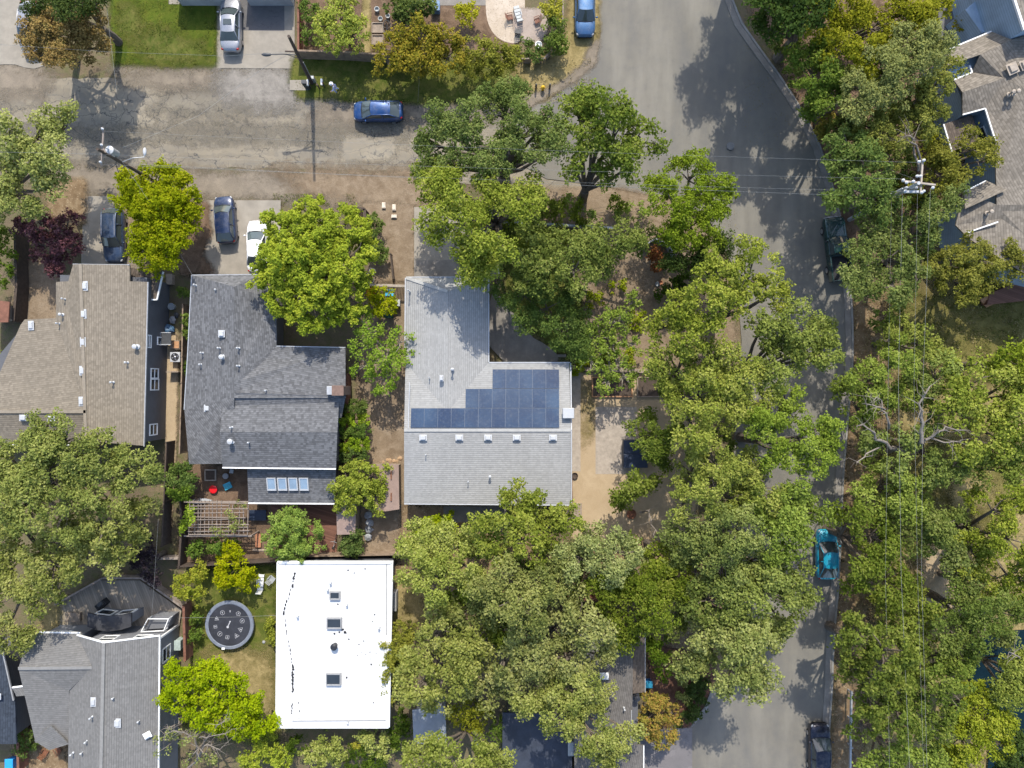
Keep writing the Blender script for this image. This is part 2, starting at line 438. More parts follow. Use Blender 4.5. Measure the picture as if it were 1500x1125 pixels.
G['leaflitter'] = ground_mat('leaf_litter', [(0.15, 0.10, 0.055), (0.22, 0.15, 0.085), (0.29, 0.215, 0.13)], (0.5, 2.0, 12), fade=True, speck=((0.42, 0.34, 0.22), 4.0, 0.5))
G['soil'] = ground_mat('brown_bare_soil', [(0.175, 0.127, 0.082), (0.235, 0.177, 0.118), (0.29, 0.226, 0.158)], (0.3, 1.4, 10), fade=True)
G['soildark'] = ground_mat('dark_soil', [(0.105, 0.07, 0.045), (0.16, 0.105, 0.07), (0.22, 0.15, 0.10)], (0.4, 1.5, 10), fade=True)
G['tan'] = ground_mat('tan_decomposed_granite', [(0.375, 0.285, 0.18), (0.42, 0.325, 0.21), (0.34, 0.255, 0.155)], (0.3, 1.2, 16), fade=True, bstr=0.2)
G['dust'] = ground_mat('dusty_shoulder', [(0.18, 0.15, 0.115), (0.22, 0.184, 0.14), (0.265, 0.22, 0.166)], (0.25, 1.0, 14), fade=True, bstr=0.25)
G['pink'] = ground_mat('pinkish_gravel', [(0.33, 0.265, 0.225), (0.40, 0.335, 0.285), (0.27, 0.22, 0.185)], (0.4, 1.6, 22), fade=True, bstr=0.3, speck=((0.18, 0.15, 0.13), 9.0, 0.5))
G['gravel'] = ground_mat('grey_gravel', [(0.20, 0.182, 0.158), (0.255, 0.232, 0.20), (0.30, 0.272, 0.235)], (0.35, 1.6, 20), fade=True, bstr=0.3)
G['gardengravel'] = ground_mat('cream_gravel', [(0.47, 0.39, 0.30), (0.53, 0.45, 0.36), (0.40, 0.325, 0.245)], (0.6, 2.5, 24), fade=False, bstr=0.3, speck=((0.25, 0.19, 0.14), 5.0, 0.6))
G['mulch'] = ground_mat('red_brown_mulch', [(0.10, 0.05, 0.035), (0.15, 0.075, 0.05), (0.20, 0.11, 0.07)], (0.6, 2.5, 16), fade=True)
A_main = asphalt('smooth_grey_asphalt', 0.165, 0.0, warm=(1.08, 1.0, 0.83), patchy=0.13, streak=(0.5, 0.09, 1))
A_side = asphalt('worn_cracked_asphalt', 0.20, 0.9, warm=(1.17, 1.0, 0.73), patchy=0.2, streak=(0.05, 0.7, 1))
A_patch = asphalt('tar_patched_asphalt', 0.165, 0.7, fade=True, warm=(1.15, 1.0, 0.75), patchy=0.2)
A_lite = asphalt('bleached_asphalt', 0.235, 0.7, fade=True, warm=(1.16, 1.0, 0.74), patchy=0.2)
A_path_shade = asphalt('path_asphalt_and_drive_shade', 0.13, 0.25, warm=(1.05, 1.0, 0.98), patchy=0.2)  # asphalt of the side path; also the tone of the painted drive shadow

A_stain = asphalt('oil_darkened_asphalt', 0.138, 0.0, fade=True, warm=(1.06, 1.0, 0.85), patchy=0.15)
A_seam = asphalt('tar_seam', 0.11, 0.0, fade=True, warm=(1.06, 1.0, 0.88), patchy=0.2)
_lay = [0]
def resample(pts, step):
    out = []
    n = len(pts)
    for i in range(n):
        a = Vector(pts[i]); b = Vector(pts[(i + 1) % n])
        k = max(1, int((b - a).length / step))
        for j in range(k):
            out.append(a.lerp(b, j / k))
    return out

def smooth_pts(pts, it=2):
    for _ in range(it):
        q = []
        n = len(pts)
        for i in range(n):
            a = Vector(pts[i]); b = Vector(pts[(i + 1) % n])
            q.append(a.lerp(b, 0.25)); q.append(a.lerp(b, 0.75))
        pts = q
    return pts

def patch(name, px, mat, feather=0.0, layer=None, sm=0, jit=0.0):
    """a ground sheet from photograph pixels; each layer lies 4 mm above the one below"""
    if layer is None:
        _lay[0] += 1; layer = _lay[0]
    z = 0.004 * layer
    P = [Vector(p) for p in wpoly(px)]
    if sm: P = smooth_pts(P, sm)
    P = resample(P, 0.8 if (feather or jit) else 4.0)
    if jit:
        P = [p + Vector((mnoise.noise(Vector((p.x * .7, p.y * .7, layer))), mnoise.noise(Vector((p.x * .7, p.y * .7, layer + 9))))) * jit for p in P]
    me = bpy.data.meshes.new(name)
    if feather:
        PA = np.array([(p.x, p.y) for p in P]); QA = np.roll(PA, -1, 0); EA = QA - PA
        lo = PA.min(0) - feather; hi = PA.max(0) + feather
        st = max(0.3, min(feather * 0.5, 0.9))
        gx = np.arange(lo[0], hi[0] + st, st); gy = np.arange(lo[1], hi[1] + st, st)
        X, Y = np.meshgrid(gx, gy, indexing='ij'); T = np.stack([X.ravel(), Y.ravel()], 1)
        sd = np.empty(len(T))
        for k in range(0, len(T), 4000):
            t = T[k:k + 4000]
            rel = t[:, None, :] - PA[None]
            h_ = np.clip((rel * EA).sum(2) / (EA * EA).sum(1), 0, 1)
            d = np.sqrt((((rel - EA * h_[..., None])) ** 2).sum(2)).min(1)
            cr = ((PA[:, 1] > t[:, None, 1]) != (QA[:, 1] > t[:, None, 1])) & (t[:, None, 0] < EA[:, 0] * (t[:, None, 1] - PA[:, 1]) / np.where(EA[:, 1] == 0, 1e-9, EA[:, 1]) + PA[:, 0])
            sd[k:k + 4000] = np.where(cr.sum(1) % 2 == 1, -d, d)
        fade = np.clip(0.5 - sd / feather, 0, 1)
        nx, ny = len(gx), len(gy)
        I = np.arange(nx * ny).reshape(nx, ny)
        q = np.stack([I[:-1, :-1], I[1:, :-1], I[1:, 1:], I[:-1, 1:]], -1).reshape(-1, 4)
        q = q[fade[q].max(1) > 0]
        used = np.unique(q); remap = np.zeros(nx * ny, int); remap[used] = np.arange(len(used))
        V = [(x, y, z) for x, y in T[used]]
        me.from_pydata(V, [], remap[q].tolist())
        at = me.attributes.new('fade', 'FLOAT', 'POINT'); at.data.foreach_set('value', fade[used].astype(np.float32))
    else:
        V3 = [Vector((p.x, p.y, 0)) for p in P]
        tri = tessellate_polygon([V3])
        F = []
        for t in tri:
            a_, b_, c_ = (V3[i] for i in t)
            F.append(tuple(t) if (b_ - a_).cross(c_ - a_).z > 0 else tuple(t[::-1]))
        me.from_pydata([(p.x, p.y, z) for p in P], [], F)
        at = me.attributes.new('fade', 'FLOAT', 'POINT')
        at.data.foreach_set('value', [1.0] * len(P))
    me.materials.append(mat)
    o = bpy.data.objects.new(name, me); COL.objects.link(o)
    o['kind'] = 'structure'
    return o

g = MB(); g.poly([(-230, -230, 0), (230, -230, 0), (230, 230, 0), (-230, 230, 0)])
tag(g.build('ground', G['base']), kind='structure')

# meadow and verges on the far side of the road
patch('ground_meadow', [(1240, 420), (1290, 420), (1560, 400), (1600, 1200), (1200, 1200), (1225, 900)], G['drygrass'], 3)
patch('ground_meadow', [(1310, 430), (1560, 415), (1560, 570), (1440, 560), (1380, 530), (1320, 500)], G['oliveground'], 3)
patch('ground_bank', [(1246, 430), (1300, 430), (1305, 640), (1290, 760), (1275, 900), (1260, 1160), (1216, 1160), (1222, 900), (1238, 640)], G['leaflitter'], 2.5)
patch('ground_bank', [(1270, 640), (1440, 640), (1500, 720), (1440, 780), (1330, 760)], G['oliveground'], 4)
patch('ground_bank', [(1085, -20), (1400, -40), (1420, 330), (1250, 420), (1225, 300), (1190, 190)], G['soildark'], 2)
# streets
side = [(-260, 118), (60, 112), (170, 116), (300, 108), (430, 112), (440, 132), (520, 150), (640, 160), (760, 162), (870, 90), (900, 300), (640, 262), (600, 250), (300, 246), (-260, 236)]
patch('street', side, A_side, 0, jit=0.35)
patch('street_repair', [(0, 190), (420, 186), (600, 192), (600, 208), (0, 206)], A_patch, 2.3)
patch('street_repair', [(250, 128), (420, 122), (430, 160), (330, 172), (220, 165)], A_patch, 3.0)
patch('street_repair', [(500, 196), (585, 200), (580, 236), (498, 240)], A_lite, 1.3)
patch('street_repair', [(20, 128), (60, 138), (62, 158), (0, 162)], A_lite, 1.9)
patch('street_repair', [(440, 172), (640, 176), (700, 186), (640, 194), (430, 188)], A_lite, 1.9)
patch('road_shoulder', [(-200, 238), (120, 240), (300, 250), (600, 256), (650, 268), (610, 300), (530, 306), (400, 292), (300, 292), (120, 288), (60, 262), (-200, 262)], G['dust'], 2.5)
patch('road_shoulder', [(160, 98), (318, 98), (318, 126), (240, 132), (170, 118)], G['dust'], 2.7)
patch('road_shoulder', [(-200, 84), (60, 90), (75, 118), (60, 140), (-200, 150)], G['dust'], 3.4)
patch('road_shoulder', [(320, 98), (428, 100), (438, 140), (470, 152), (380, 160), (320, 140)], G['gravel'], 3.4)
patch('road_shoulder', [(520, 148), (770, 150), (740, 172), (640, 176), (560, 184), (450, 180), (470, 156)], G['dust'], 2.7)
patch('road_shoulder', [(400, 246), (640, 250), (660, 290), (610, 310), (530, 300), (440, 285)], G['soil'], 3.0)
main_l = [(874, -160), (876, 0), (880, 50), (872, 88), (850, 115), (805, 146), (760, 166), (748, 190), (752, 235), (800, 262), (880, 272), (980, 292), (1050, 340), (1078, 400), (1086, 500), (1078, 600), (1072, 700), (1062, 800), (1052, 900), (1043, 1000), (1035, 1030), (1013, 1062), (1013, 1300)]
kerb_px = [(1046, -160), (1072, 0), (1100, 55), (1140, 110), (1175, 165), (1200, 215), (1215, 260), (1230, 320), (1240, 380), (1246, 440), (1248, 520), (1242, 600), (1234, 700), (1230, 800), (1226, 870), (1220, 940), (1218, 1000), (1214, 1060), (1210, 1125), (1202, 1300)]
patch('road', main_l + kerb_px[::-1], A_main, 0)
# kerb with its gutter along the far side
def strip(name, px, w, z0, z1, mat, off=0.0, kind='structure'):
    P = [Vector(p) for p in wpoly(px)]
    Q = []
    for i in range(len(P) - 1):
        k = max(1, int((P[i + 1] - P[i]).length / 1.5))
        for j in range(k):
            t = j / k
            p0 = P[max(i - 1, 0)]; p1 = P[i]; p2 = P[i + 1]; p3 = P[min(i + 2, len(P) - 1)]
            Q.append(0.5 * ((2 * p1) + (p2 - p0) * t + (2 * p0 - 5 * p1 + 4 * p2 - p3) * t * t + (3 * p1 - p0 - 3 * p2 + p3) * t ** 3))
    Q.append(P[-1])
    L_, R_ = [], []
    for i, p in enumerate(Q):
        e = (Q[min(i + 1, len(Q) - 1)] - Q[max(i - 1, 0)]).normalized()
        nrm = Vector((-e.y, e.x))
        L_.append(p + nrm * (off + w / 2)); R_.append(p + nrm * (off - w / 2))
    m = MB()
    n = len(Q)
    V = [(p.x, p.y, z1) for p in L_] + [(p.x, p.y, z1) for p in R_] + [(p.x, p.y, z0) for p in L_] + [(p.x, p.y, z0) for p in R_]
    F = []
    for i in range(n - 1):
        F += [(i, i + 1, n + i + 1, n + i)[::-1], (i, i + 1, 2 * n + i + 1, 2 * n + i), (n + i, n + i + 1, 3 * n + i + 1, 3 * n + i)[::-1]]
    m.add(V, F)
    o = m.build(name, mat)
    if kind: o['kind'] = kind
    return o
strip('kerb', kerb_px, 0.18, 0.0, 0.16, M['kerb'])
strip('gutter', kerb_px, 0.55, 0.0, 0.128, M['concdark'], off=-0.38)
strip('kerb', [(1047, 985), (1044, 1008), (1034, 1036), (1012, 1062), (995, 1072)], 0.3, 0, 0.15, M['kerb'])

# gardens, drives and yards
patch('driveway', [(318, 100), (432, 101), (432, -60), (318, -60)], M['conc'])
patch('drive_shade_patch', [(352, 45), (417, 46), (417, -60), (352, -60)], A_path_shade)  # house shadow painted onto the drive as a darker sheet
patch('driveway', [(-60, 96), (66, 98), (40, 40), (30, -60), (-60, -60)], M['conc'], 0, jit=0.3)
patch('lawn', [(160, -40), (318, -40), (318, 97), (240, 98), (165, 94)], G['lawn'], 1.0)
patch('lawn_wear', [(190, 60), (240, 40), (300, 70), (305, 92), (220, 94)], G['verge'], 2.5)
patch('lawn_wear', [(172, 10), (200, 5), (215, 50), (180, 60)], G['verge'], 2.2)
patch('garden_path', [(248, -40), (318, -40), (318, 7), (248, 7)], M['conc'])
patch('grass_verge', [(428, 84), (560, 84), (775, 96), (770, 148), (620, 153), (540, 150), (440, 144), (425, 120)], G['verge'], 1.0)
patch('soil_verge', [(770, 78), (826, 60), (838, -40), (876, -40), (878, 50), (868, 90), (800, 148), (745, 158), (740, 120)], G['drygrass'], 1.0)
patch('soil_verge', [(870, 60), (880, 60), (872, 95), (840, 122), (780, 156), (730, 163), (760, 146), (820, 122), (850, 96)], G['dust'], 0.8)
patch('paving_slab', [(425, 118), (452, 118), (452, 133), (425, 133)], M['conc'])
patch('garden_bed', [(440, -40), (760, -40), (760, 76), (440, 78)], G['soildark'], 0.6)
patch('garden_path', [(530, -40), (543, -40), (544, 78), (532, 78)], G['drygrass'], 0.5)
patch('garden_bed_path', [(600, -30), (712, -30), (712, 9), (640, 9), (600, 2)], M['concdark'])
patch('garden_patio', [(712, -40), (770, -40), (768, 40), (762, 66), (735, 62), (718, 45), (711, 20)], G['gardengravel'], 0, sm=2)
patch('garden_patio', [(752, 12), (798, 14), (806, 30), (800, 52), (786, 68), (756, 58), (750, 30)], G['pink'], 0.5, sm=2)
patch('yard_soil', [(530, 296), (608, 300), (608, 412), (540, 416), (535, 340)], G['soil'], 0.6)
patch('driveway', [(607, 304), (745, 300), (745, 408), (607, 408)], M['conc'], 0)
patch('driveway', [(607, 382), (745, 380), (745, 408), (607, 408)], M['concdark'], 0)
patch('driveway', [(300, 294), (412, 294), (412, 402), (310, 402), (292, 370)], M['conc'], 0)
patch('drive_soil', [(268, 300), (306, 296), (312, 340), (300, 372), (318, 402), (262, 404)], G['soildark'], 0.9)
patch('driveway', [(124, 288), (206, 288), (206, 402), (120, 402)], M['conc'], 0)
patch('drive_stain', [(170, 292), (206, 288), (206, 340), (196, 402), (180, 360)], G['soil'], 1.2)
patch('yard_soil', [(20, 380), (92, 380), (92, 472), (22, 472)], G['soil'], 0.8)
patch('yard_soil', [(60, 262), (128, 262), (128, 330), (80, 335)], G['leaflitter'], 1.0)
patch('yard_soil', [(534, 415), (600, 415), (600, 820), (530, 820), (520, 600)], G['soil'], 1.0)
patch('front_yard', [(730, 275), (900, 275), (1000, 295), (1072, 400), (1082, 560), (1072, 600), (850, 600), (838, 530), (730, 470)], G['soil'], 1.2)
patch('front_grass', [(735, 328), (830, 332), (850, 420), (860, 540), (812, 520), (770, 480), (735, 440)], G['verge'], 1.8)
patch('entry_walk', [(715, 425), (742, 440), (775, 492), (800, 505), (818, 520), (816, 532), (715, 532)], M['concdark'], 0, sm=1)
patch('tan_yard', [(836, 545), (1020, 540), (1030, 700), (1010, 800), (836, 800)], G['tan'], 0.8)
patch('tan_yard_litter', [(852, 560), (868, 560), (868, 640), (856, 660)], G['drygrass'], 1.6)
patch('side_path', [(836, 535), (850, 535), (850, 690), (836, 690)], M['stone'], 0)
patch('stone_patio', [(872, 596), (932, 596), (932, 694), (872, 694)], M['stone'], 0)
patch('yard_soil', [(836, 792), (1060, 792), (1080, 1000), (940, 1000), (580, 900), (582, 820), (600, 740)], G['leaflitter'], 1.5)
patch('alley_path', [(243, 488), (263, 488), (259, 680), (250, 790), (241, 790), (244, 640)], G['tan'], 0.5)
patch('patio_soil', [(276, 680), (492, 680), (492, 825), (262, 830)], G['soildark'], 0.7)
patch('brick_patio', [(398, 738), (494, 738), (494, 812), (398, 812)], boards('red_brick_paving', (0.17, 0.085, 0.06), 0.12, 0.3), 0)
patch('side_soil', [(590, 738), (740, 738), (740, 800), (600, 812), (585, 800)], G['leaflitter'], 1.0)
patch('side_slab', [(650, 741), (742, 741), (742, 764), (650, 764)], M['concdark'], 0)
patch('back_lawn', [(285, 832), (408, 825), (408, 1100), (270, 1060), (280, 960)], G['verge'], 1.2)
patch('back_lawn', [(300, 955), (400, 950), (402, 1060), (310, 1060)], G['drygrass'], 2.5)
patch('side_lawn', [(570, 850), (620, 850), (625, 930), (572, 930)], G['drygrass'], 1.5)
patch('deck', [(80, 888), (150, 849), (207, 849), (268, 892), (262, 928), (90, 918)], boards('grey_brown_decking', (0.31, 0.265, 0.21), 0.2, 1.2), 0)
patch('lower_garden', [(60, 880), (92, 870), (92, 918), (60, 930)], G['drygrass'], 1.5)
patch('courtyard', [(20, 1060), (100, 1070), (104, 1180), (20, 1180)], G['leaflitter'], 1.0)
patch('driveway', [(935, 1066), (1013, 1064), (1013, 1300), (935, 1300)], asphalt('purple_grey_driveway', 0.165, 0.3, warm=(1.08, 1.0, 1.0), patchy=0.15), 0)
patch('mulch_bed', [(948, 940), (1046, 960), (1043, 1005), (1012, 1062), (950, 1066)], G['mulch'], 0.3)
patch('side_yard', [(1370, -40), (1440, -40), (1420, 60), (1400, 90), (1375, 60)], M['conc'], 0)
patch('side_yard_path', [(1372, -40), (1392, -20), (1402, 70), (1372, 66)], A_path_shade, 0)
wt = NT('creek_water'); wn = wt.noise(1.6, 4, 0.6)
wmat = wt.done(wt.bsdf(wt.mix(wt.rng(wn, 0.35, 0.65), (0.003, 0.012, 0.019), (0.005, 0.017, 0.025)), 0.5, wn, 0.25, 0.05, 0.08))
patch('water', [(1418, 925), (1600, 915), (1620, 1160), (1440, 1160), (1450, 1060), (1412, 990)], wmat, 0, sm=1)
patch('tan_clearing', [(1350, 800), (1400, 795), (1410, 890), (1370, 900), (1340, 870)], G['tan'], 2.0)
patch('tan_clearing', [(1385, 700), (1440, 700), (1450, 745), (1395, 745)], G['drygrass'], 2.0)
# cast-iron covers in the road
def disc(name, label, u, v, r, mat):
    m = MB(); c = W(u, v)
    m.lathe((c.x, c.y, 0.07), [(r, 0.0), (r, 0.155), (r * 0.9, 0.16), (r * 0.85, 0.158)], 24)
    tag(m.build(name, mat), label, 'manhole cover')
disc('manhole_cover', 'round grey manhole cover in the smooth wide road', 1069, 215, 0.36, plain('cover_iron', (0.16, 0.16, 0.155), 0.7, 0.2, 5))
m = MB(); c = W(797, 166); m.box((c.x, c.y, 0.14), (0.55, 0.45, 0.2)); tag(m.build('valve_box', plain('pink_lid', (0.42, 0.24, 0.24), 0.8), bevel=0.02), 'small pinkish utility lid in the road by the street corner', 'lid')
for (u, v, a, lab) in ((563, 302, 0, 'pale utility lid in brown soil beside the picket shelter, the one nearest the shrub'), (578, 305, 0, 'pale utility lid in brown soil, upper one of the pair beside the concrete drive'), (578, 318, 1, 'pale wide utility lid in brown soil below another lid')):
    m = MB(); c = W(u, v); s_ = (0.5, 0.3) if a else (0.33, 0.55)
    m.box((c.x, c.y, 0.17), (s_[0], s_[1], 0.3)); m.box((c.x, c.y, 0.335), (s_[0] * .8, s_[1] * .8, 0.03))
    tag(m.build('valve_box', plain('pale_lid', (0.6, 0.52, 0.42), 0.8), bevel=0.02), lab, 'lid', 'utility lids in the dirt')
# ------------------------------------------------------------------ buildings
S_taupe = shingle('taupe_shingles', (0.222, 0.19, 0.148), var=0.18, course=0.18)
S_char = shingle('charcoal_shingles', (0.135, 0.136, 0.14), var=0.32, course=0.18)
S_light = shingle('light_grey_shingles', (0.33, 0.326, 0.312), var=0.1, course=0.18)
S_grey = shingle('grey_shingles', (0.178, 0.173, 0.165), var=0.13, course=0.18)
S_dark = shingle('dark_shingles', (0.135, 0.125, 0.115), var=0.18, course=0.18)
S_far = shingle('grey_brown_shingles', (0.205, 0.18, 0.148), var=0.28, course=0.22)
S_brown = shingle('brown_shingles', (0.13, 0.105, 0.085), var=0.3, course=0.18)
R_taupe = plain('taupe_ridge', (0.235, 0.20, 0.155), .95, .15, 3)
R_light = plain('light_grey_ridge', (0.36, 0.355, 0.335), .95, .12, 3)
R_grey = plain('grey_ridge', (0.21, 0.205, 0.195), .95, .12, 3)
W_dark = siding('dark_grey_siding', (0.105, 0.107, 0.115))
W_blue = siding('blue_siding', (0.30, 0.40, 0.51), 0.24)
W_tan = siding('tan_siding', (0.30, 0.25, 0.20))
W_lite = siding('pale_grey_siding', (0.42, 0.43, 0.43))
W_mid = siding('mid_grey_siding', (0.21, 0.215, 0.23))
W_char = siding('charcoal_siding', (0.14, 0.13, 0.125))

def roof_add(mb, pts, th=0.14):
    """one sloping plane (points in metres) as a slab with shingle coordinates"""
    P = [Vector(p) for p in pts]
    n = Vector((0, 0, 0))
    for i in range(len(P)):
        a, b = P[i], P[(i + 1) % len(P)]
        n += Vector(((a.y - b.y) * (a.z + b.z), (a.z - b.z) * (a.x + b.x), (a.x - b.x) * (a.y + b.y)))
    n.normalize()
    if n.z < 0:
        P = P[::-1]; n = -n
    e = Vector((0, 0, 1)).cross(n)
    e = Vector((1, 0, 0)) if e.length < 1e-3 else e.normalized()
    s = n.cross(e)
    k = len(P); b = len(mb.v); f0 = len(mb.f)
    lo = [p - Vector((0, 0, th)) for p in P]
    F = [tuple(range(k)), tuple(range(k, 2 * k))[::-1]]
    for i in range(k):
        j = (i + 1) % k
        F.append((i, k + i, k + j, j))
    mb.add(P + lo, F)
    for fi in range(f0, len(mb.f)):
        mb.uv[fi] = [(Vector(mb.v[vi]).dot(e), Vector(mb.v[vi]).dot(s)) for vi in mb.f[fi]]

def roof(planes, mat, parent, name='roof'):
    mb = MB()
    for pl in planes:
        roof_add(mb, [W(*p) for p in pl])
    return mb.build(name, mat, parent)

def eaves(lines, mat, parent, name='gutter', w=0.11, h=0.13):
    for ln in lines:
        mb = MB(); P = [W(*p) for p in ln]
        for a, b in zip(P, P[1:]):
            mb.bar(a + Vector((0, 0, -0.02)), b + Vector((0, 0, -0.02)), w, h)
        mb.build(name, mat, parent)

def walls(px, z, mat, parent, ins=0.4, z0=0.0, name='wall', top=None):
    P = inset(wpoly(px, z), ins)
    mb = MB(); mb.prism(P, z0, (top if top else z) - 0.17)
    return mb.build(name, mat, parent), P

def ridge(lines, mat, parent, name='ridge_cap'):
    for ln in lines:
        mb = MB(); P = [W(*p) + Vector((0, 0, 0.015)) for p in ln]
        for a, b in zip(P, P[1:]): mb.bar(a, b, 0.26, 0.06)
        mb.build(name, mat, parent)

def roof_vent(u, v, z, parent, s=(0.42, 0.36, 0.22), mat=None, rz=0):
    c = W(u, v, z); mb = MB()
    mb.box((c.x, c.y, c.z + s[2] / 2 - 0.03), (s[0] * 1.35, s[1] * 1.35, 0.05), rz)
    mb.box((c.x, c.y, c.z + s[2] / 2 + 0.02), s, rz, 0.82)
    return mb.build('roof_vent', mat or M['white_metal'], parent, bevel=0.015)

def vent_pipe(u, v, z, parent, r=0.055, h=0.4, mat=None, cap=True):
    c = W(u, v, z); mb = MB()
    r *= .8; prof = [(r * 2.3, -0.1), (r * 2.1, 0.02), (r, 0.05), (r, h)]
    if cap: prof += [(r * 1.9, h), (r * 1.9, h + 0.1), (r * 0.5, h + 0.15)]
    else: prof += [(r * 0.7, h)]
    mb.lathe((c.x, c.y, c.z), prof, 12)
    return mb.build('vent_pipe', mat or M['white_metal'], parent)

def window(a, b, z0, z1, parent, frame=M['white'], glass=None, out=0.05, mull=1):
    """window on a vertical wall running from a to b (metres, outside on the right of a->b)"""
    a = Vector((a[0], a[1])); b = Vector((b[0], b[1]))
    d = (b - a).normalized(); nrm = Vector((d.y, -d.x))
    L_ = (b - a).length; c = (a + b) / 2
    rz = math.atan2(d.y, d.x)
    fm = MB(); t = 0.09
    def at(s, z, off): return (c.x + d.x * s + nrm.x * off, c.y + d.y * s + nrm.y * off, z)
    for s in (-L_ / 2 + t / 2, L_ / 2 - t / 2): fm.box(at(s, (z0 + z1) / 2, out / 2), (t, out + .06, z1 - z0), rz)
    for z in (z0 + t / 2, z1 - t / 2): fm.box(at(0, z, out / 2), (L_ - 2 * t, out + .05, t), rz)
    for k in range(mull): fm.box(at(0, z0 + (z1 - z0) * (k + 1) / (mull + 1), out / 2), (L_ - 2 * t, out + .03, 0.06), rz)
    f = fm.build('window', frame, parent)
    gm = MB(); gm.box(at(0, (z0 + z1) / 2, 0.005), (L_ - 2 * t, 0.03, z1 - z0 - 2 * t), rz)
    gm.build('pane', glass or M['glass'], f)
    return f

def skylight(u, v, z, w, h, parent, frame=M['darkgrey'], glass=None, tilt=0.0, hh=0.16):
    c = W(u, v, z)
    mb = MB(); t = 0.09
    dz = math.tan(tilt) * h / 2
    def P(x, y, q): return (c.x + x, c.y + y, c.z + q + math.tan(tilt) * y)
    for x0, x1, y0, y1 in ((-w / 2, -w / 2 + t, -h / 2, h / 2), (w / 2 - t, w / 2, -h / 2, h / 2), (-w / 2 + t, w / 2 - t, -h / 2, -h / 2 + t * 1.6), (-w / 2 + t, w / 2 - t, h / 2 - t, h / 2)):
        Q = [P(x0, y0, -0.1), P(x1, y0, -0.1), P(x1, y1, -0.1), P(x0, y1, -0.1), P(x0, y0, hh), P(x1, y0, hh), P(x1, y1, hh), P(x0, y1, hh)]
        mb.add(Q, [(3, 2, 1, 0), (4, 5, 6, 7), (0, 1, 5, 4), (1, 2, 6, 5), (2, 3, 7, 6), (3, 0, 4, 7)])
    f = mb.build('skylight', frame, parent)
    gm = MB(); x, y = w / 2 - t, h / 2 - t
    gm.add([P(-x, -y, hh - .04), P(x, -y, hh - .04), P(x, y, hh - .04), P(-x, y, hh - .04)], [(0, 1, 2, 3)])
    gm.build('pane', glass or M['skyglass'], f)
    return f

def house(name, label, cpx, group='houses along the street'):
    c = W(*cpx)
    return thing(name, label, 'house', (c.x, c.y, 0), group=group)

# --- taupe roofed house on the left
h = house('house', 'house with brown taupe shingle roof and dark grey side wall with white windows', (130, 520))
ze, zr = 4.0, 5.1
roof([[(118, 387, zr), (190, 388, ze + .35), (190, 412, ze + .35), (217, 413, ze), (211, 653, ze), (126, 646, zr)],
      [(82, 413, ze), (100, 412, 4.2), (107, 387, 4.35), (118, 387, zr), (126, 603, zr), (82, 466, ze)],
      [(-40, 603, zr), (126, 603, zr), (82, 466, ze), (36, 468, ze), (30, 476, ze), (0, 545, 4.5), (-40, 600, 5.0)],
      [(-40, 603, zr), (126, 603, zr), (126, 646, zr - .75), (110, 651, ze), (-40, 651, ze)]], S_taupe, h)
roof([[(185, 410, 3.5), (188, 392, 3.6), (239, 398, 3.0), (230, 438, 3.0), (216, 437, 3.2), (216, 413, 3.2)]], S_brown, h, 'porch_roof')
eaves([[(239, 398, 3.0), (230, 439, 3.0), (222, 439, 3.1)], [(8, 652, ze), (110, 652, ze)]], M['white'], h)
eaves([[(217, 413, ze), (211, 654, ze)], [(107, 387, 4.3), (190, 388, ze + .35)]], M['galv'], h, w=.07)
ridge([[(126, 603, zr), (-40, 603, zr)], [(118, 387, zr), (126, 646, zr)]], R_taupe, h)
w_, P_ = walls([(84, 400), (216, 404), (211, 650), (130, 645), (126, 650), (-40, 650), (-40, 560), (36, 470), (84, 468)], ze, W_dark, h, 0.12)
a = [p for p in P_]
xr = max(p[0] for p in P_)
def rwall(v, z):  # x of the right-hand wall at photograph row v
    t = (v - 404) / (650 - 404)
    p0 = Vector(a[1]); p1 = Vector(a[2])
    return p0.lerp(p1, t)
for v0, v1, z0, z1 in ((537, 553, 1.7, 3.0), (553, 571, 1.6, 3.0), (622, 640, 1.7, 3.0), (487, 507, 3.0, 3.7), (488, 501, 0.5, 2.0)):
    pa, pb = rwall(v0 + 2, 0), rwall(v1 + 2, 0)
    window(pb, pa, z0, z1, h)
for u, v, z in ((125, 419, 5.0), (123, 460, 5.0), (122, 501, 5.0), (121, 543, 5.0), (120, 588, 5.0), (46, 477, 4.15)):
    roof_vent(u, v, z, h, (0.36, 0.6, 0.16), rz=0.03)
for u, v in ((35, 612), (76, 614)): roof_vent(u, v, 4.95, h, (0.5, 0.4, 0.2))
for u, v, z, r in ((95, 438, 4.3, .05), (92, 461, 4.3, .08), (87, 474, 4.2, .05), (187, 531, 4.35, .06), (166, 560, 4.6, .06), (166, 638, 4.5, .05)): vent_pipe(u, v, z, h, r, 0.35)
vent_pipe(201, 508, 4.2, h, 0.13, 0.4)

# --- charcoal roofed house
h = house('house', 'house with charcoal shingle roof, raised middle gable and row of four skylights', (385, 570))
ze, zr = 3.2, 4.6
roof([[(281, 403, ze), (343, 420, zr), (343, 583, zr), (270, 600, ze), (275, 520, ze)],
      [(281, 403, ze), (380, 403, ze), (343, 420, zr)],
      [(380, 403, ze), (405, 440, ze), (405, 507, ze), (343, 560, zr), (343, 420, zr)],
      [(405, 507, ze), (506, 510, ze), (506, 583, zr - .3), (343, 583, zr), (343, 560, zr)],
      [(270, 600, ze), (343, 583, zr), (343, 679, ze), (277, 680, ze)],
      [(343, 575, zr), (506, 580, zr - .3), (500, 612, 3.6), (343, 612, 3.9)]], S_char, h)
rr = roof([[(328, 582, 4.0), (497, 583, 4.0), (494, 633, 5.0), (322, 633, 5.0)], [(322, 633, 5.0), (494, 633, 5.0), (492, 686, 4.0), (326, 684, 4.0)]], S_char, h, 'upper_roof')
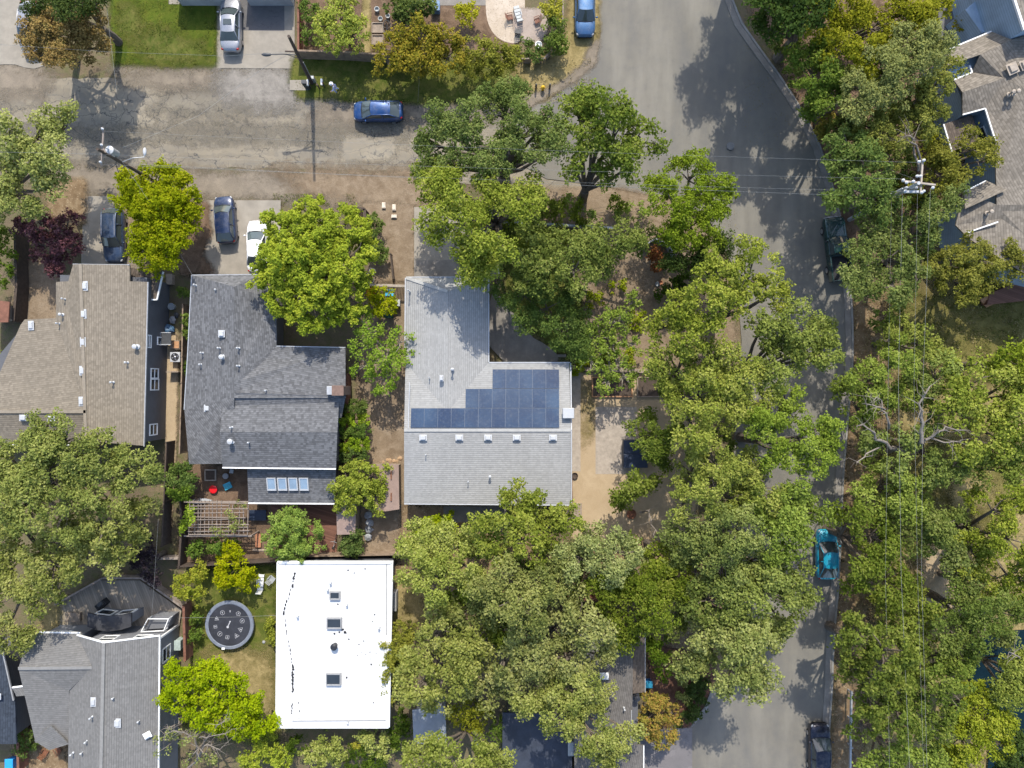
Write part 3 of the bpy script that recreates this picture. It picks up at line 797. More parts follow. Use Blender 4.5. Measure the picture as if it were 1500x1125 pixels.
roof([[(362, 684, 3.3), (492, 686, 3.3), (490, 737, 2.6), (364, 736, 2.6)]], S_char, h, 'lower_roof')
eaves([[(326, 685, 4.0), (492, 687, 4.0)], [(364, 737, 2.6), (490, 738, 2.6)]], M['white'], h)
eaves([[(328, 582, 4.02), (497, 582, 4.02)], [(281, 403, ze), (380, 402, ze)], [(281, 403, ze), (275, 520, ze), (270, 600, ze)], [(405, 507, ze), (506, 509, ze)]], M['galv'], h, w=.07)
walls([(283, 405), (378, 405), (403, 440), (403, 509), (500, 512), (496, 683), (279, 678), (272, 598)], ze, W_char, h, 0.35)
walls([(328, 588), (494, 588), (491, 684), (327, 684)], 3.9, W_char, h, 0.25, 3.0)
walls([(366, 690), (489, 690), (487, 735), (368, 735)], 2.6, W_char, h, 0.3)
for k in range(4):
    skylight(398.5 + k * 15.8, 709, 3.0, 0.8, 1.15, h, M['white_metal'], tilt=R(13), hh=0.2)
for u, v, z in ((325, 489, 4.35), (304, 598, 3.7)): roof_vent(u, v, z, h, (0.42, 0.46, 0.2))
for u, v, z in ((287, 418, 3.4), (318, 425, 3.8), (297, 517, 3.7), (322, 510, 4.2), (350, 510, 4.4), (295, 534, 3.6), (350, 536, 4.5), (340, 626, 4.9), (366, 648, 4.6), (391, 572, 4.3)): vent_pipe(u, v, z, h, 0.055, 0.35)
vent_pipe(327, 523, 4.25, h, 0.13, 0.4); vent_pipe(340, 646, 4.7, h, 0.15, 0.45)
mb = MB(); c = W(498, 572, 4.6); mb.box((c.x, c.y, c.z - .6), (0.9, 0.75, 2.6)); mb.box((c.x, c.y, c.z + .73), (1.0, 0.85, 0.1)); mb.build('chimney', plain('brown_chimney', (0.17, 0.11, 0.085), .85, .25, 4), h, bevel=0.02)
mb = MB(); c = W(485, 572, 4.4); mb.box((c.x, c.y, c.z - .3), (0.6, 0.8, 1.4), 0, .9); mb.build('chimney_flue', M['galv'], h, bevel=0.02)

# --- light grey house with the solar panels
h = house('house', 'light grey L shaped house roof carrying a stepped array of blue solar panels', (715, 580))
ze, zr = 3.2, 4.5
roof([[(595, 407, ze), (715, 407, ze), (656, 427, zr - .35)],
      [(595, 407, ze), (656, 427, zr - .35), (656, 606, zr - .35), (594, 531.5, ze)],
      [(715, 407, ze), (715, 531.5, ze), (656, 606, zr - .35), (656, 427, zr - .35)],
      [(594, 531.5, ze), (834, 531.5, ze), (836, 630, zr), (592, 630, zr)],
      [(592, 630, zr), (836, 630, zr), (836, 739, ze), (592, 737, ze)]], S_light, h)
ridge([[(592, 630, zr), (836, 630, zr)], [(595, 407, ze + .02), (656, 427, zr - .35)]], R_light, h)
eaves([[(592, 738, ze), (836, 740, ze)], [(595, 406, ze), (716, 406, ze)], [(594, 407, ze), (593, 520, ze)], [(716, 407, ze), (716, 531, ze), (835, 531, ze)], [(836, 532, ze), (837, 630, zr), (837, 739, ze)]], M['white_metal'], h, w=0.09)
walls([(597, 409), (713, 409), (713, 533), (832, 534), (833, 737), (595, 735)], ze, W_lite, h, 0.4)
pv = NT('solar_cells')
uvn = pv.n('ShaderNodeUVMap').outputs[0]
br = pv.n('ShaderNodeTexBrick', Vector=uvn, Color1=(0.008, 0.022, 0.056), Color2=(0.012, 0.030, 0.072), Mortar=(0.02, 0.04, 0.085), Scale=1.0, _offset=0.0)
br.inputs['Brick Width'].default_value = 1 / 6; br.inputs['Row Height'].default_value = 1 / 10; br.inputs['Mortar Size'].default_value = 0.006
oi = pv.n('ShaderNodeObjectInfo').outputs['Random']
pn = pv.noise(0.5, 4, 0.6); pd = pv.noise(5.0, 5, 0.7)
pc = pv.mix(pv.math('MULTIPLY', oi, 0.5), br.outputs['Color'], (0.035, 0.062, 0.105))
pc = pv.mix(pv.math('MULTIPLY', pv.rng(pv.noise(0.22, 3, 0.5), 0.45, 0.62), 0.5), pc, (0.04, 0.085, 0.15))  # broad lighter blue drift painted in for reflected sky
pc = pv.mix(pv.math('MULTIPLY', pv.rng(pd, 0.5, 0.8), 0.25), pc, (0.22, 0.24, 0.26))
M['pv'] = pv.done(pv.bsdf(pc, pv.rng(pn, 0.3, 0.7, 0.06, 0.2), None, spec=0.55))
M['pvframe'] = plain('panel_frame', (0.09, 0.115, 0.16), 0.4, 0.1, 3)
pA = W(715, 531, ze); pB = W(836, 630, zr); pC = W(834, 532, ze)
slope = (zr - ze) / abs(W(800, 630, zr).y - W(800, 531.5, ze).y)
yE = W(800, 531.5, ze).y
def roof_z(y): return ze + (yE - y) * slope
def panel(u0, u1, v0, v1):
    zc = ze + (zr - ze) * ((v0 + v1) / 2 - 531.5) / 98.5
    a_ = W(u0, v0, zc); b_ = W(u1, v1, zc)
    cx, cy = (a_.x + b_.x) / 2, (a_.y + b_.y) / 2
    w2, h2 = abs(b_.x - a_.x) / 2 - 0.004, abs(a_.y - b_.y) / 2 - 0.004
    def P(x, y, q): return (cx + x, cy + y, roof_z(cy + y) + q)
    fm = MB(); lo, hi = 0.06, 0.12
    fm.add([P(-w2, -h2, lo), P(w2, -h2, lo), P(w2, h2, lo), P(-w2, h2, lo), P(-w2, -h2, hi), P(w2, -h2, hi), P(w2, h2, hi), P(-w2, h2, hi)],
           [(3, 2, 1, 0), (4, 5, 6, 7), (0, 1, 5, 4), (1, 2, 6, 5), (2, 3, 7, 6), (3, 0, 4, 7)])
    f = fm.build('solar_panel', M['pvframe'], h)
    gm = MB(); x, y = w2 - 0.014, h2 - 0.014
    gm.add([P(-x, -y, hi + .004), P(x, -y, hi + .004), P(x, y, hi + .004), P(-x, y, hi + .004)], [(0, 1, 2, 3)])
    gm.uv[0] = [(0, 0), (1, 0), (1, 1), (0, 1)]
    gm.build('solar_cells', M['pv'], f)
for k in range(5): panel(721.5 + k * 19.5, 741 + k * 19.5, 541, 569)
for k in range(7): panel(682 + k * 19.57, 701.57 + k * 19.57, 569.5, 597.5)
for k in range(11): panel(602 + k * 19.73, 621.73 + k * 19.73, 598, 626)
for u in (620, 673, 715, 757, 810): roof_vent(u, 641, 4.4, h, (0.5, 0.38, 0.24))
for u, v, z, r, hh_ in ((663, 541, 4.3, .08, .5), (600, 427, 3.5, .05, .9), (624, 666, 4.1, .035, .3), (686, 705, 3.6, .035, .4), (629, 553, 4.0, .035, .2), (718, 697, 3.65, .08, .45)): vent_pipe(u, v, z, h, r, hh_)
roof_vent(647, 554, 4.35, h, (0.26, 0.4, 0.3))
mb = MB(); c = W(832, 605, 4.3); mb.box((c.x, c.y, c.z - .2), (0.85, 0.75, 1.3)); mb.box((c.x, c.y, c.z + .5), (1.0, 0.9, 0.12), 0, .92); mb.build('chimney', M['white_metal'], h, bevel=0.02)
for u, hgt in ((600, 0), (600, 1)):
    pass
mb = MB(); mb.tube([W(600, 560, 3.95), W(598, 628, 4.55)], 0.04, 6); mb.build('conduit', M['white_metal'], h)

# --- flat white roofed house
h = house('house', 'house with flat bright white roof, three dark skylights and black scuff marks', (490, 945))
zt = 3.3
t = NT('white_roof_membrane'); n1 = t.noise(0.25, 5, 0.65); n2 = t.noise(1.7, 6, 0.7, dist=0.8); n3 = t.noise(9, 4, 0.7)
sp_ = t.n('ShaderNodeSeparateXYZ', Vector=t.pos())
seam = t.math('LESS_THAN', t.math('FRACT', t.math('DIVIDE', sp_.outputs[1], 1.85)), 0.03)
cc = t.mix(t.rng(n1, 0.35, 0.7), (0.64, 0.64, 0.635), (0.55, 0.55, 0.545))
cc = t.mix(t.math('MULTIPLY', seam, t.rng(n2, 0.3, 0.7, 0.1, 0.5)), cc, (0.36, 0.36, 0.35))
cc = t.mix(t.math('MULTIPLY', t.rng(n2, 0.55, 0.75), 0.5), cc, (0.42, 0.41, 0.39))
cc = t.mix(t.math('MULTIPLY', t.rng(n3, 0.6, 0.8), 0.25), cc, (0.45, 0.44, 0.42))
M['membrane'] = t.done(t.bsdf(cc, 0.6, n3, 0.15, 0.02, 0.3))
P_ = wpoly([(406, 822), (576, 822), (571, 1066), (404, 1066)], zt)
mb = MB(); mb.prism(inset(P_, 0.35), 0, zt - 0.25); mb.build('wall', W_dark, h)
mb = MB(); mb.prism(P_, zt - 0.25, zt); mb.build('roof', M['membrane'], h)
mb = MB(); Q = [Vector((*p, zt + 0.05)) for p in inset(P_, 0.09)]
for i in range(4): mb.bar(Q[i], Q[(i + 1) % 4], 0.18, 0.14)
mb.build('roof_edge', M['white'], h)
for u, v, w, hh_ in ((491, 872, 0.9, 0.72), (490, 912.5, 1.3, 0.95), (489, 994.5, 1.3, 1.05)):
    skylight(u, v, zt + 0.08, w, hh_, h, M['grey'], M['glass'], hh=0.2)
mb = MB(); c = W(491, 945, zt); mb.lathe((c.x, c.y, c.z), [(0.22, -.02), (0.2, 0.1), (0.2, 0.35), (0.3, 0.38), (0.3, 0.5), (0.12, 0.58)], 16); mb.build('roof_turbine', M['blackgloss'], h)
for u, v in ((481, 863), (485, 853), (509, 885), (556, 919), (510, 1057), (437, 902)): vent_pipe(u, v, zt, h, 0.06, 0.28, M['white_metal'])
# scuffs and torn seams in the membrane
rng = random.Random(5)
nsc = [0]
def scuff(u, v, du, dv, zz=zt + 0.006):
    k = 9; pts = []
    ang = rng.uniform(0, 6)
    for i in range(k):
        t_ = 2 * math.pi * i / k
        rr_ = rng.uniform(0.5, 1.1)
        p = W(u + du * rr_ * math.cos(t_), v + dv * rr_ * math.sin(t_), zt); pts.append((p.x, p.y, zz))
    m_ = MB(); m_.poly(pts[::-1]); m_.build('scuff_mark', M['black'], h); nsc[0] += 1
for (u0, v0, u1, v1, n, wd) in ((432, 838, 428, 862, 6, 1.3), (420, 880, 415, 902, 5, 1.2), (417, 905, 421, 934, 4, .6), (423, 938, 428, 972, 6, .7), (429, 974, 429, 1015, 14, 1.7), (428, 1030, 427, 1047, 5, .9), (438, 1026, 438, 1055, 3, .7), (426, 860, 422, 880, 3, .7)):
    for i in range(n):
        t_ = (i + rng.uniform(.2, .8)) / n
        scuff(u0 + (u1 - u0) * t_ + rng.uniform(-.6, .6), v0 + (v1 - v0) * t_, 1.5 * wd * rng.uniform(.5, 1), rng.uniform(1.8, 3.4), zt + 0.006 + 0.0006 * nsc[0])
for u, v, r_ in ((502, 922, 2), (506, 926, 2.2), (497, 926, 1.5), (511, 936, 1), (526, 944, 1), (533, 939, .8), (544, 973, 1.3), (508, 992, 1.4), (495, 885, 1.2), (549, 900, 1), (546, 910, .9), (542, 955, .8), (536, 958, .7), (524, 960, .7), (530, 955, .7), (547, 1029, 1), (519, 839, .8), (535, 833, 1), (510, 835, 1.3), (490, 928, 1.5), (543, 965, .6), (551, 957, .6)):
    scuff(u, v, r_ * 1.25, r_ * 1.25, zt + 0.006 + 0.0006 * nsc[0])
mb = MB(); mb.tube([W(428, 1056, zt + .05), W(565, 1055, zt + .05)], 0.035, 6); mb.tube([W(566, 826, zt + .05), W(566, 930, zt + .05)], 0.03, 6); mb.build('roof_pipe', M['grey'], h)

# --- grey gabled house at the lower left
h = house('house', 'grey shingled house at lower left with white trimmed gable wall and dark bay', (150, 1010))
ze, zr = 4.2, 5.6
roof([[(152, 941, zr), (233, 931, ze), (231, 1180, ze), (147, 1180, zr)],
      [(152, 941, zr), (147, 1180, zr), (99, 1180, ze + .1), (101, 1010, ze + .1), (135, 976, zr - .35), (113, 931, ze + .2)]], S_grey, h)
roof([[(135, 978, 5.2), (27, 979, 4.9), (40, 935, 4.1), (58, 926, 4.0), (118, 926, 4.0)], [(27, 979, 4.9), (135, 978, 5.2), (101, 1012, 4.4), (101, 1088, 3.6), (52, 1088, 3.6)]], S_grey, h, 'wing_roof')
roof([[(74, 1063, 4.15), (101, 1090, 3.9), (72, 1099, 3.7), (50, 1085, 3.7)]], S_grey, h, 'porch_roof')
roof([[(18, 1008, 4.1), (34, 1006, 4.1), (46, 1018, 4.2), (24, 1020, 4.0)]], S_grey, h, 'porch_roof')
ridge([[(152, 942, zr), (147, 1180, zr)], [(27, 979, 4.92), (135, 978, 5.22)]], R_grey, h)
eaves([[(113, 930, ze + .2), (152, 941, zr), (234, 931, ze)], [(58, 926, 4.0), (118, 927, 4.0)], [(18, 1007, 4.1), (34, 1005, 4.1)], [(234, 931, ze), (232, 1180, ze)]], M['white'], h, 'rake_trim')
gw = wpoly([(116, 937), (232, 935), (230, 1180), (101, 1180)], ze)
gw = inset(gw, 0.3)
mb = MB(); mb.prism(gw, 0, ze - 0.2)
pk = W(152, 948, zr); gl = Vector(gw[0]); gr = Vector(gw[1])
ys = sorted([Vector(p) for p in gw], key=lambda p: -p.y)[:2]; ys.sort(key=lambda p: p.x)
A_, B_ = ys
mid = Vector((pk.x, (A_.y + B_.y) / 2))
mb.add([(A_.x, A_.y, ze - .25), (B_.x, B_.y, ze - .25), (mid.x, mid.y, zr - .25), (A_.x, A_.y - .2, ze - .25), (B_.x, B_.y - .2, ze - .25), (mid.x, mid.y - .2, zr - .25)], [(1, 0, 2), (3, 4, 5), (0, 1, 4, 3), (1, 2, 5, 4), (2, 0, 3, 5)])
mb.build('wall', W_mid, h)
def fw(t): return A_.lerp(B_, t)
for t0, t1, z0, z1 in ((0.16, 0.38, 2.6, 3.9), (0.62, 0.85, 2.6, 3.9)):
    window(fw(t1), fw(t0), z0, z1, h)
Rw = sorted([Vector(p) for p in gw], key=lambda p: -p.x)[:2]; Rw.sort(key=lambda p: p.y)
q1 = Rw[1]; q0 = Rw[0]; dd = (q0 - q1).normalized()
window(q1 + dd * 2.4, q1 + dd * 1.1, 1.6, 3.0, h)
mb = MB(); mb.box((B_.x + .02, B_.y + .02, 2.0), (0.16, 0.16, 4.0)); mb.build('corner_board', M['white'], h)
walls([(42, 932), (116, 930), (110, 1082), (56, 1084), (32, 980)], 3.9, W_mid, h, 0.35)
wl = inset(wpoly([(42, 932), (116, 930), (110, 1082), (56, 1084), (32, 980)], 3.9), 0.35)
tp = sorted([Vector(p) for p in wl], key=lambda p: -p.y)[:2]; tp.sort(key=lambda p: p.x)
window(tp[0].lerp(tp[1], .62), tp[0].lerp(tp[1], .30), 1.9, 3.2, h, mull=0)
# dark bay in front of the gable
bay = wpoly([(128, 898), (140, 901), (158, 903), (176, 901), (192, 898), (192, 918), (176, 923), (158, 925), (142, 923), (128, 918)], 2.7)
mb = MB(); mb.prism(bay, 2.5, 2.7); mb.build('bay_roof', plain('black_metal_panel', (0.045, 0.046, 0.052), 0.5, 0.35, 1.5), h)
bw = inset(bay, .22)
mb = MB(); mb.prism(bw, 0, 2.5); mb.build('bay_wall', W_mid, h)
bb = sorted([Vector(p) for p in bw], key=lambda p: -p.y)[:4]; bb.sort(key=lambda p: p.x)
window(bb[-1] + Vector((-.1, .03)), bb[-1] + Vector((-1.5, -.12)), 1.0, 2.2, h, mull=0)
window(bb[0] + Vector((1.5, -.12)), bb[0] + Vector((.1, .03)), 1.0, 2.2, h, mull=0)
# small roof deck with white rails
mb = MB(); dk = wpoly([(212, 922), (222, 903), (252, 903), (245, 920)], 1.6); mb.prism(dk, 0, 1.6); mb.build('deck_box', W_mid, h)
mb = MB()
dv = [Vector((*p, 2.2)) for p in dk]
for i in range(4): mb.bar(dv[i], dv[(i + 1) % 4], 0.07, 0.07)
for p in dv: mb.bar(p, p + Vector((0.001, 0, -0.7)), 0.07, 0.07)
mb.build('deck_rail', M['white'], h)
for u, v, z, s in ((137, 1028, 5.3, (.34, .58, .14)), (172, 1059, 5.2, (.46, .58, .14))): roof_vent(u, v, z, h, s, M['white_metal'])
for u, v, z in ((168, 1021, 5.2), (205, 1055, 4.6), (135, 1050, 5.3), (128, 1085, 5.0), (107, 1103, 4.6), (122, 1101, 4.8)): vent_pipe(u, v, z, h, 0.055, 0.3)
roof_vent(217, 1076, 4.5, h, (.5, .4, .3), M['white'], 0.5)

# --- dark house under the oaks at the bottom
h = house('house', 'dark grey roofed house half hidden under the oaks at the bottom', (890, 1030))
roof([[(838, 925, 4.0), (918, 925, 4.6), (927, 925, 4.6), (927, 996, 4.6), (838, 996, 4.0)],
      [(838, 996, 4.0), (927, 996, 4.6), (925, 1090, 4.6), (943, 1092, 4.3), (942, 1250, 4.3), (845, 1250, 4.0)]], S_dark, h)
roof([[(927, 925, 4.3), (945, 925, 3.6), (945, 1014, 3.6), (927, 1016, 4.3)]], S_brown, h, 'side_roof')
roof([[(836, 917, 3.6), (928, 919, 3.6), (930, 925, 3.4), (836, 925, 3.4)]], S_brown, h, 'back_roof')
eaves([[(943, 1092, 4.3), (942, 1250, 4.3)]], M['white'], h, w=.08)
eaves([[(925, 1040, 4.6), (924, 1092, 4.6)], [(945, 925, 3.6), (945, 1014, 3.6)]], M['grey'], h, w=.07)
walls([(840, 928), (943, 928), (942, 1248), (845, 1248)], 3.7, W_dark, h, 0.45, top=3.7)
roof_vent(885, 990, 4.45, h, (0.55, 0.45, 0.2), M['white']); vent_pipe(914, 1037, 4.6, h, .05, .3); vent_pipe(932, 1019, 3.9, h, .16, .5, M['blackgloss'])
h2 = house('carport', 'dark navy flat roof in the shade left of the house under the oaks', (790, 1090), 'outbuildings')
P_ = wpoly([(736, 1044), (838, 1046), (838, 1250), (736, 1250)], 2.8)
mb = MB(); mb.prism(P_, 2.6, 2.8); mb.build('roof', plain('navy_membrane', (0.035, 0.042, 0.06), 0.7, 0.25, 1.5), h2)
mb = MB(); mb.prism(inset(P_, 0.4), 0, 2.6); mb.build('wall', W_dark, h2)
mb = MB(); c = W(836, 1095, 2.8); mb.box((c.x, c.y, 2.95), (0.5, 1.2, 0.3)); mb.build('roof_unit', M['greyplastic'], h2, bevel=.03)
h2 = house('shed', 'pale blue grey shed roof beside the bottom right corner of the white roof', (626, 1062), 'outbuildings')
P_ = wpoly([(604, 1040), (652, 1034), (654, 1088), (606, 1090)], 2.5)
mb = MB(); mb.prism(P_, 2.35, 2.5); mb.build('roof', plain('pale_blue_metal', (0.22, 0.24, 0.27), 0.5, 0.15, 1.5), h2)
mb = MB(); mb.prism(inset(P_, 0.25), 0, 2.35); mb.build('wall', W_lite, h2)

# --- navy roof at the far lower left
h = house('house', 'dark navy roof cut off by the left edge of the view', (-30, 1020))
roof([[(-90, 940, 4.2), (2, 945, 3.6), (22, 1030, 3.4), (24, 1090, 3.4), (-90, 1090, 4.2)]], shingle('navy_shingles', (0.045, 0.055, 0.072), var=0.25), h)
walls([(-88, 945), (0, 950), (20, 1030), (22, 1088), (-88, 1088)], 3.5, W_dark, h, 0.35)
eaves([[(2, 945, 3.6), (20, 1026, 3.45)]], M['grey'], h)
roof_vent(-1, 1020, 3.8, h, (.3, .4, .2))
h2 = house('shed', 'small brown shed roof at the left edge beside the taupe house', (0, 455), 'outbuildings')
roof([[(-30, 437, 2.7), (14, 442, 2.4), (12, 472, 2.4), (-30, 472, 2.7)]], M['redwood'], h2)
walls([(-30, 440), (12, 444), (11, 470), (-30, 470)], 2.4, W_tan, h2, 0.2)

# --- brown garden sheds between the houses
h2 = house('shed', 'long tan metal shed roof casting a square shadow on bare soil', (566, 714), 'outbuildings')
mb = MB()
Pa = [W(u, v, z) for u, v, z in ((540, 681, 2.35), (565, 680, 2.6), (584, 681, 2.35), (585, 746, 2.35), (565, 749, 2.6), (540, 748, 2.35))]
roof_add(mb, [Pa[0], Pa[1], Pa[4], Pa[5]], .06); roof_add(mb, [Pa[1], Pa[2], Pa[3], Pa[4]], .06)
S_tan = plain('tan_sheet_metal', (0.26, 0.185, 0.15), 0.6, 0.15, 1.5); mb.build('roof', S_tan, h2)
mb = MB(); mb.prism(inset(wpoly([(540, 681), (584, 681), (585, 747), (540, 747)], 2.3), 0.15), 0, 2.32); mb.build('wall', W_tan, h2)
mb = MB()
for u, v in ((573, 696), (573, 728)): mb.box(tuple(W(u, v, 2.58)), (0.1, 0.7, 0.1))
mb.build('roof_ridge_vent', M['rust'], h2)
h2 = house('shed', 'small tan shed roof between the lime tree and the brick patio', (507, 759), 'outbuildings')
P_ = wpoly([(493, 738), (521, 738), (520, 783), (494, 783)], 2.4)
mb = MB(); roof_add(mb, [(*P_[0], 2.5), (*P_[1], 2.3), (*P_[2], 2.3), (*P_[3], 2.5)], .08); mb.build('roof', S_tan, h2)
mb = MB(); mb.prism(inset(P_, 0.12), 0, 2.26); mb.build('wall', W_tan, h2)

# --- blue house on the right
h = house('house', 'blue sided house with grey brown gabled roofs behind trees on the right', (1450, 220))
ze, zr = 4.2, 6.0
roof([[(1376, 78, 4.3), (1452, 46, 4.3), (1482, 58, 5.4), (1436, 80, 5.2), (1388, 96, 4.9)],
      [(1436, 80, 5.2), (1482, 58, 5.4), (1500, 130, 5.4), (1470, 114, 5.2), (1424, 106, 4.3)],
      [(1482, 58, 5.4), (1590, 30, 5.4), (1600, 130, 5.4), (1500, 130, 5.4)],
      [(1397, 117, 4.3), (1424, 106, 4.4), (1472, 114, 5.3), (1410, 135, 5.0)],
      [(1410, 135, 5.0), (1472, 114, 5.3), (1500, 130, 5.5), (1600, 130, 5.5), (1600, 300, 5.5), (1460, 300, 4.9), (1458, 207, 4.8), (1443, 159, 4.6), (1410, 168, 4.3)],
      [(1460, 300, 4.9), (1600, 300, 5.5), (1600, 440, 5.5), (1500, 400, 5.1), (1420, 350, 4.4), (1400, 330, 4.2), (1412, 280, 4.3)],
      [(1412, 280, 4.25), (1444, 264, 4.3), (1475, 278, 5.3), (1414, 306, 4.9)]], S_far, h)
roof([[(1382, 182, 3.4), (1424, 168, 3.6), (1436, 206, 3.6), (1394, 222, 3.4)]], S_brown, h, 'lower_roof')
eaves([[(1376, 78, 4.3), (1452, 46, 4.3)], [(1397, 117, 4.3), (1424, 106, 4.4), (1420, 96, 4.4)], [(1410, 168, 4.3), (1443, 159, 4.6), (1458, 207, 4.8)], [(1416, 341, 4.4), (1462, 325, 4.9)], [(1412, 281, 4.25), (1444, 265, 4.3)], [(1382, 182, 3.4), (1394, 222, 3.4)]], M['white'], h, 'rake_trim')
walls([(1380, 82), (1452, 52), (1600, 20), (1600, 430), (1500, 405), (1418, 350), (1414, 290), (1460, 296), (1458, 210), (1444, 163), (1416, 169), (1402, 132)], 4.2, W_blue, h, 0.2)
mb = MB(); mb.prism(wpoly([(1386, 184), (1422, 172), (1432, 206), (1396, 218)], 3.2), 0, 3.25); mb.build('wall', W_blue, h)
wn_a, wn_b = W(1459, 214, 4.1), W(1446, 172, 4.1)
window((wn_a.x - .15, wn_a.y + .9), (wn_a.x - .6, wn_a.y + 2.0), 2.2, 3.4, h, mull=0)
for u, v, z, s in ((1482, 101, 5.5, (.7, .7, .25)), (1499, 96, 5.6, (.5, .6, .25))): roof_vent(u, v, z, h, s, M['stone'], 0.4)
for u, v, z in ((1485, 137, 5.5), (1478, 138, 5.4), (1446, 312, 4.8)): vent_pipe(u, v, z, h, .11, .5, M['stone'])
mb = MB(); dkp = wpoly([(1450, 430), (1600, 370), (1600, 430), (1446, 446)], 0.9); mb.prism(dkp, 0, 0.9); mb.build('deck', boards('red_brown_deck', (0.23, 0.115, 0.08), 0.16, 0.35), h)
mb = MB()
for i in range(5): mb.box(tuple(W(1447 + i * 1.6, 436 + i * 2.0, 0.75 - i * .16)), (1.4, 0.3, 0.12), 0.4)
mb.build('steps', M['orangewood'], h)
h = house('house', 'tall pale blue wall of the house in the upper right corner', (1520, -10))
tw = wpoly([(1431, -60), (1487, -60), (1500, 36), (1600, 10), (1600, -60)], 7.0)
base = [W(1446, 49, 0), W(1409, -40, 0)]
bz = 6.9
rt = [W(1484, -10, bz), W(1502, 42, bz)]
mb = MB(); mb.prism([tuple(W(1463, -80, bz)[:2]), tuple(rt[0][:2]), tuple(rt[1][:2]), tuple(W(1640, 0, bz)[:2]), tuple(W(1640, -160, bz)[:2])], 0, bz); mb.build('wall', W_blue, h)
roof([[(1481, -14, bz + .1), (1500, 44, bz + .1), (1660, 0, bz + 1.4), (1640, -80, bz + 1.4)]], S_far, h)
eaves([[(1481, -14, bz + .1), (1500, 44, bz + .1)]], M['white'], h, 'rake_trim', .18, .2)
mb = MB(); lw = wpoly([(1414, 14), (1431, 0), (1449, 44), (1438, 48)], 3.0); mb.prism(lw, 0, 3.0); mb.build('entry_wall', W_blue, h)

# --- house whose eaves lie just past the top edge, shading the lawn
h = house('house', 'pale walled house along the top edge that shades lawn and drive', (330, -60))
walls([(246, -14), (318, -14), (318, -200), (246, -200)], 2.57, W_lite, h, 0.05)
walls([(350, -14), (418, -14), (418, -200), (350, -200)], 2.57, W_lite, h, 0.05)
roof([[(244, -18, 2.4), (320, -18, 2.4), (320, -160, 3.6), (244, -160, 3.6)], [(348, -18, 2.4), (420, -18, 2.4), (420, -160, 3.6), (348, -160, 3.6)], [(244, -160, 3.6), (420, -160, 3.6), (420, -300, 2.4), (244, -300, 2.4)]], S_grey, h)
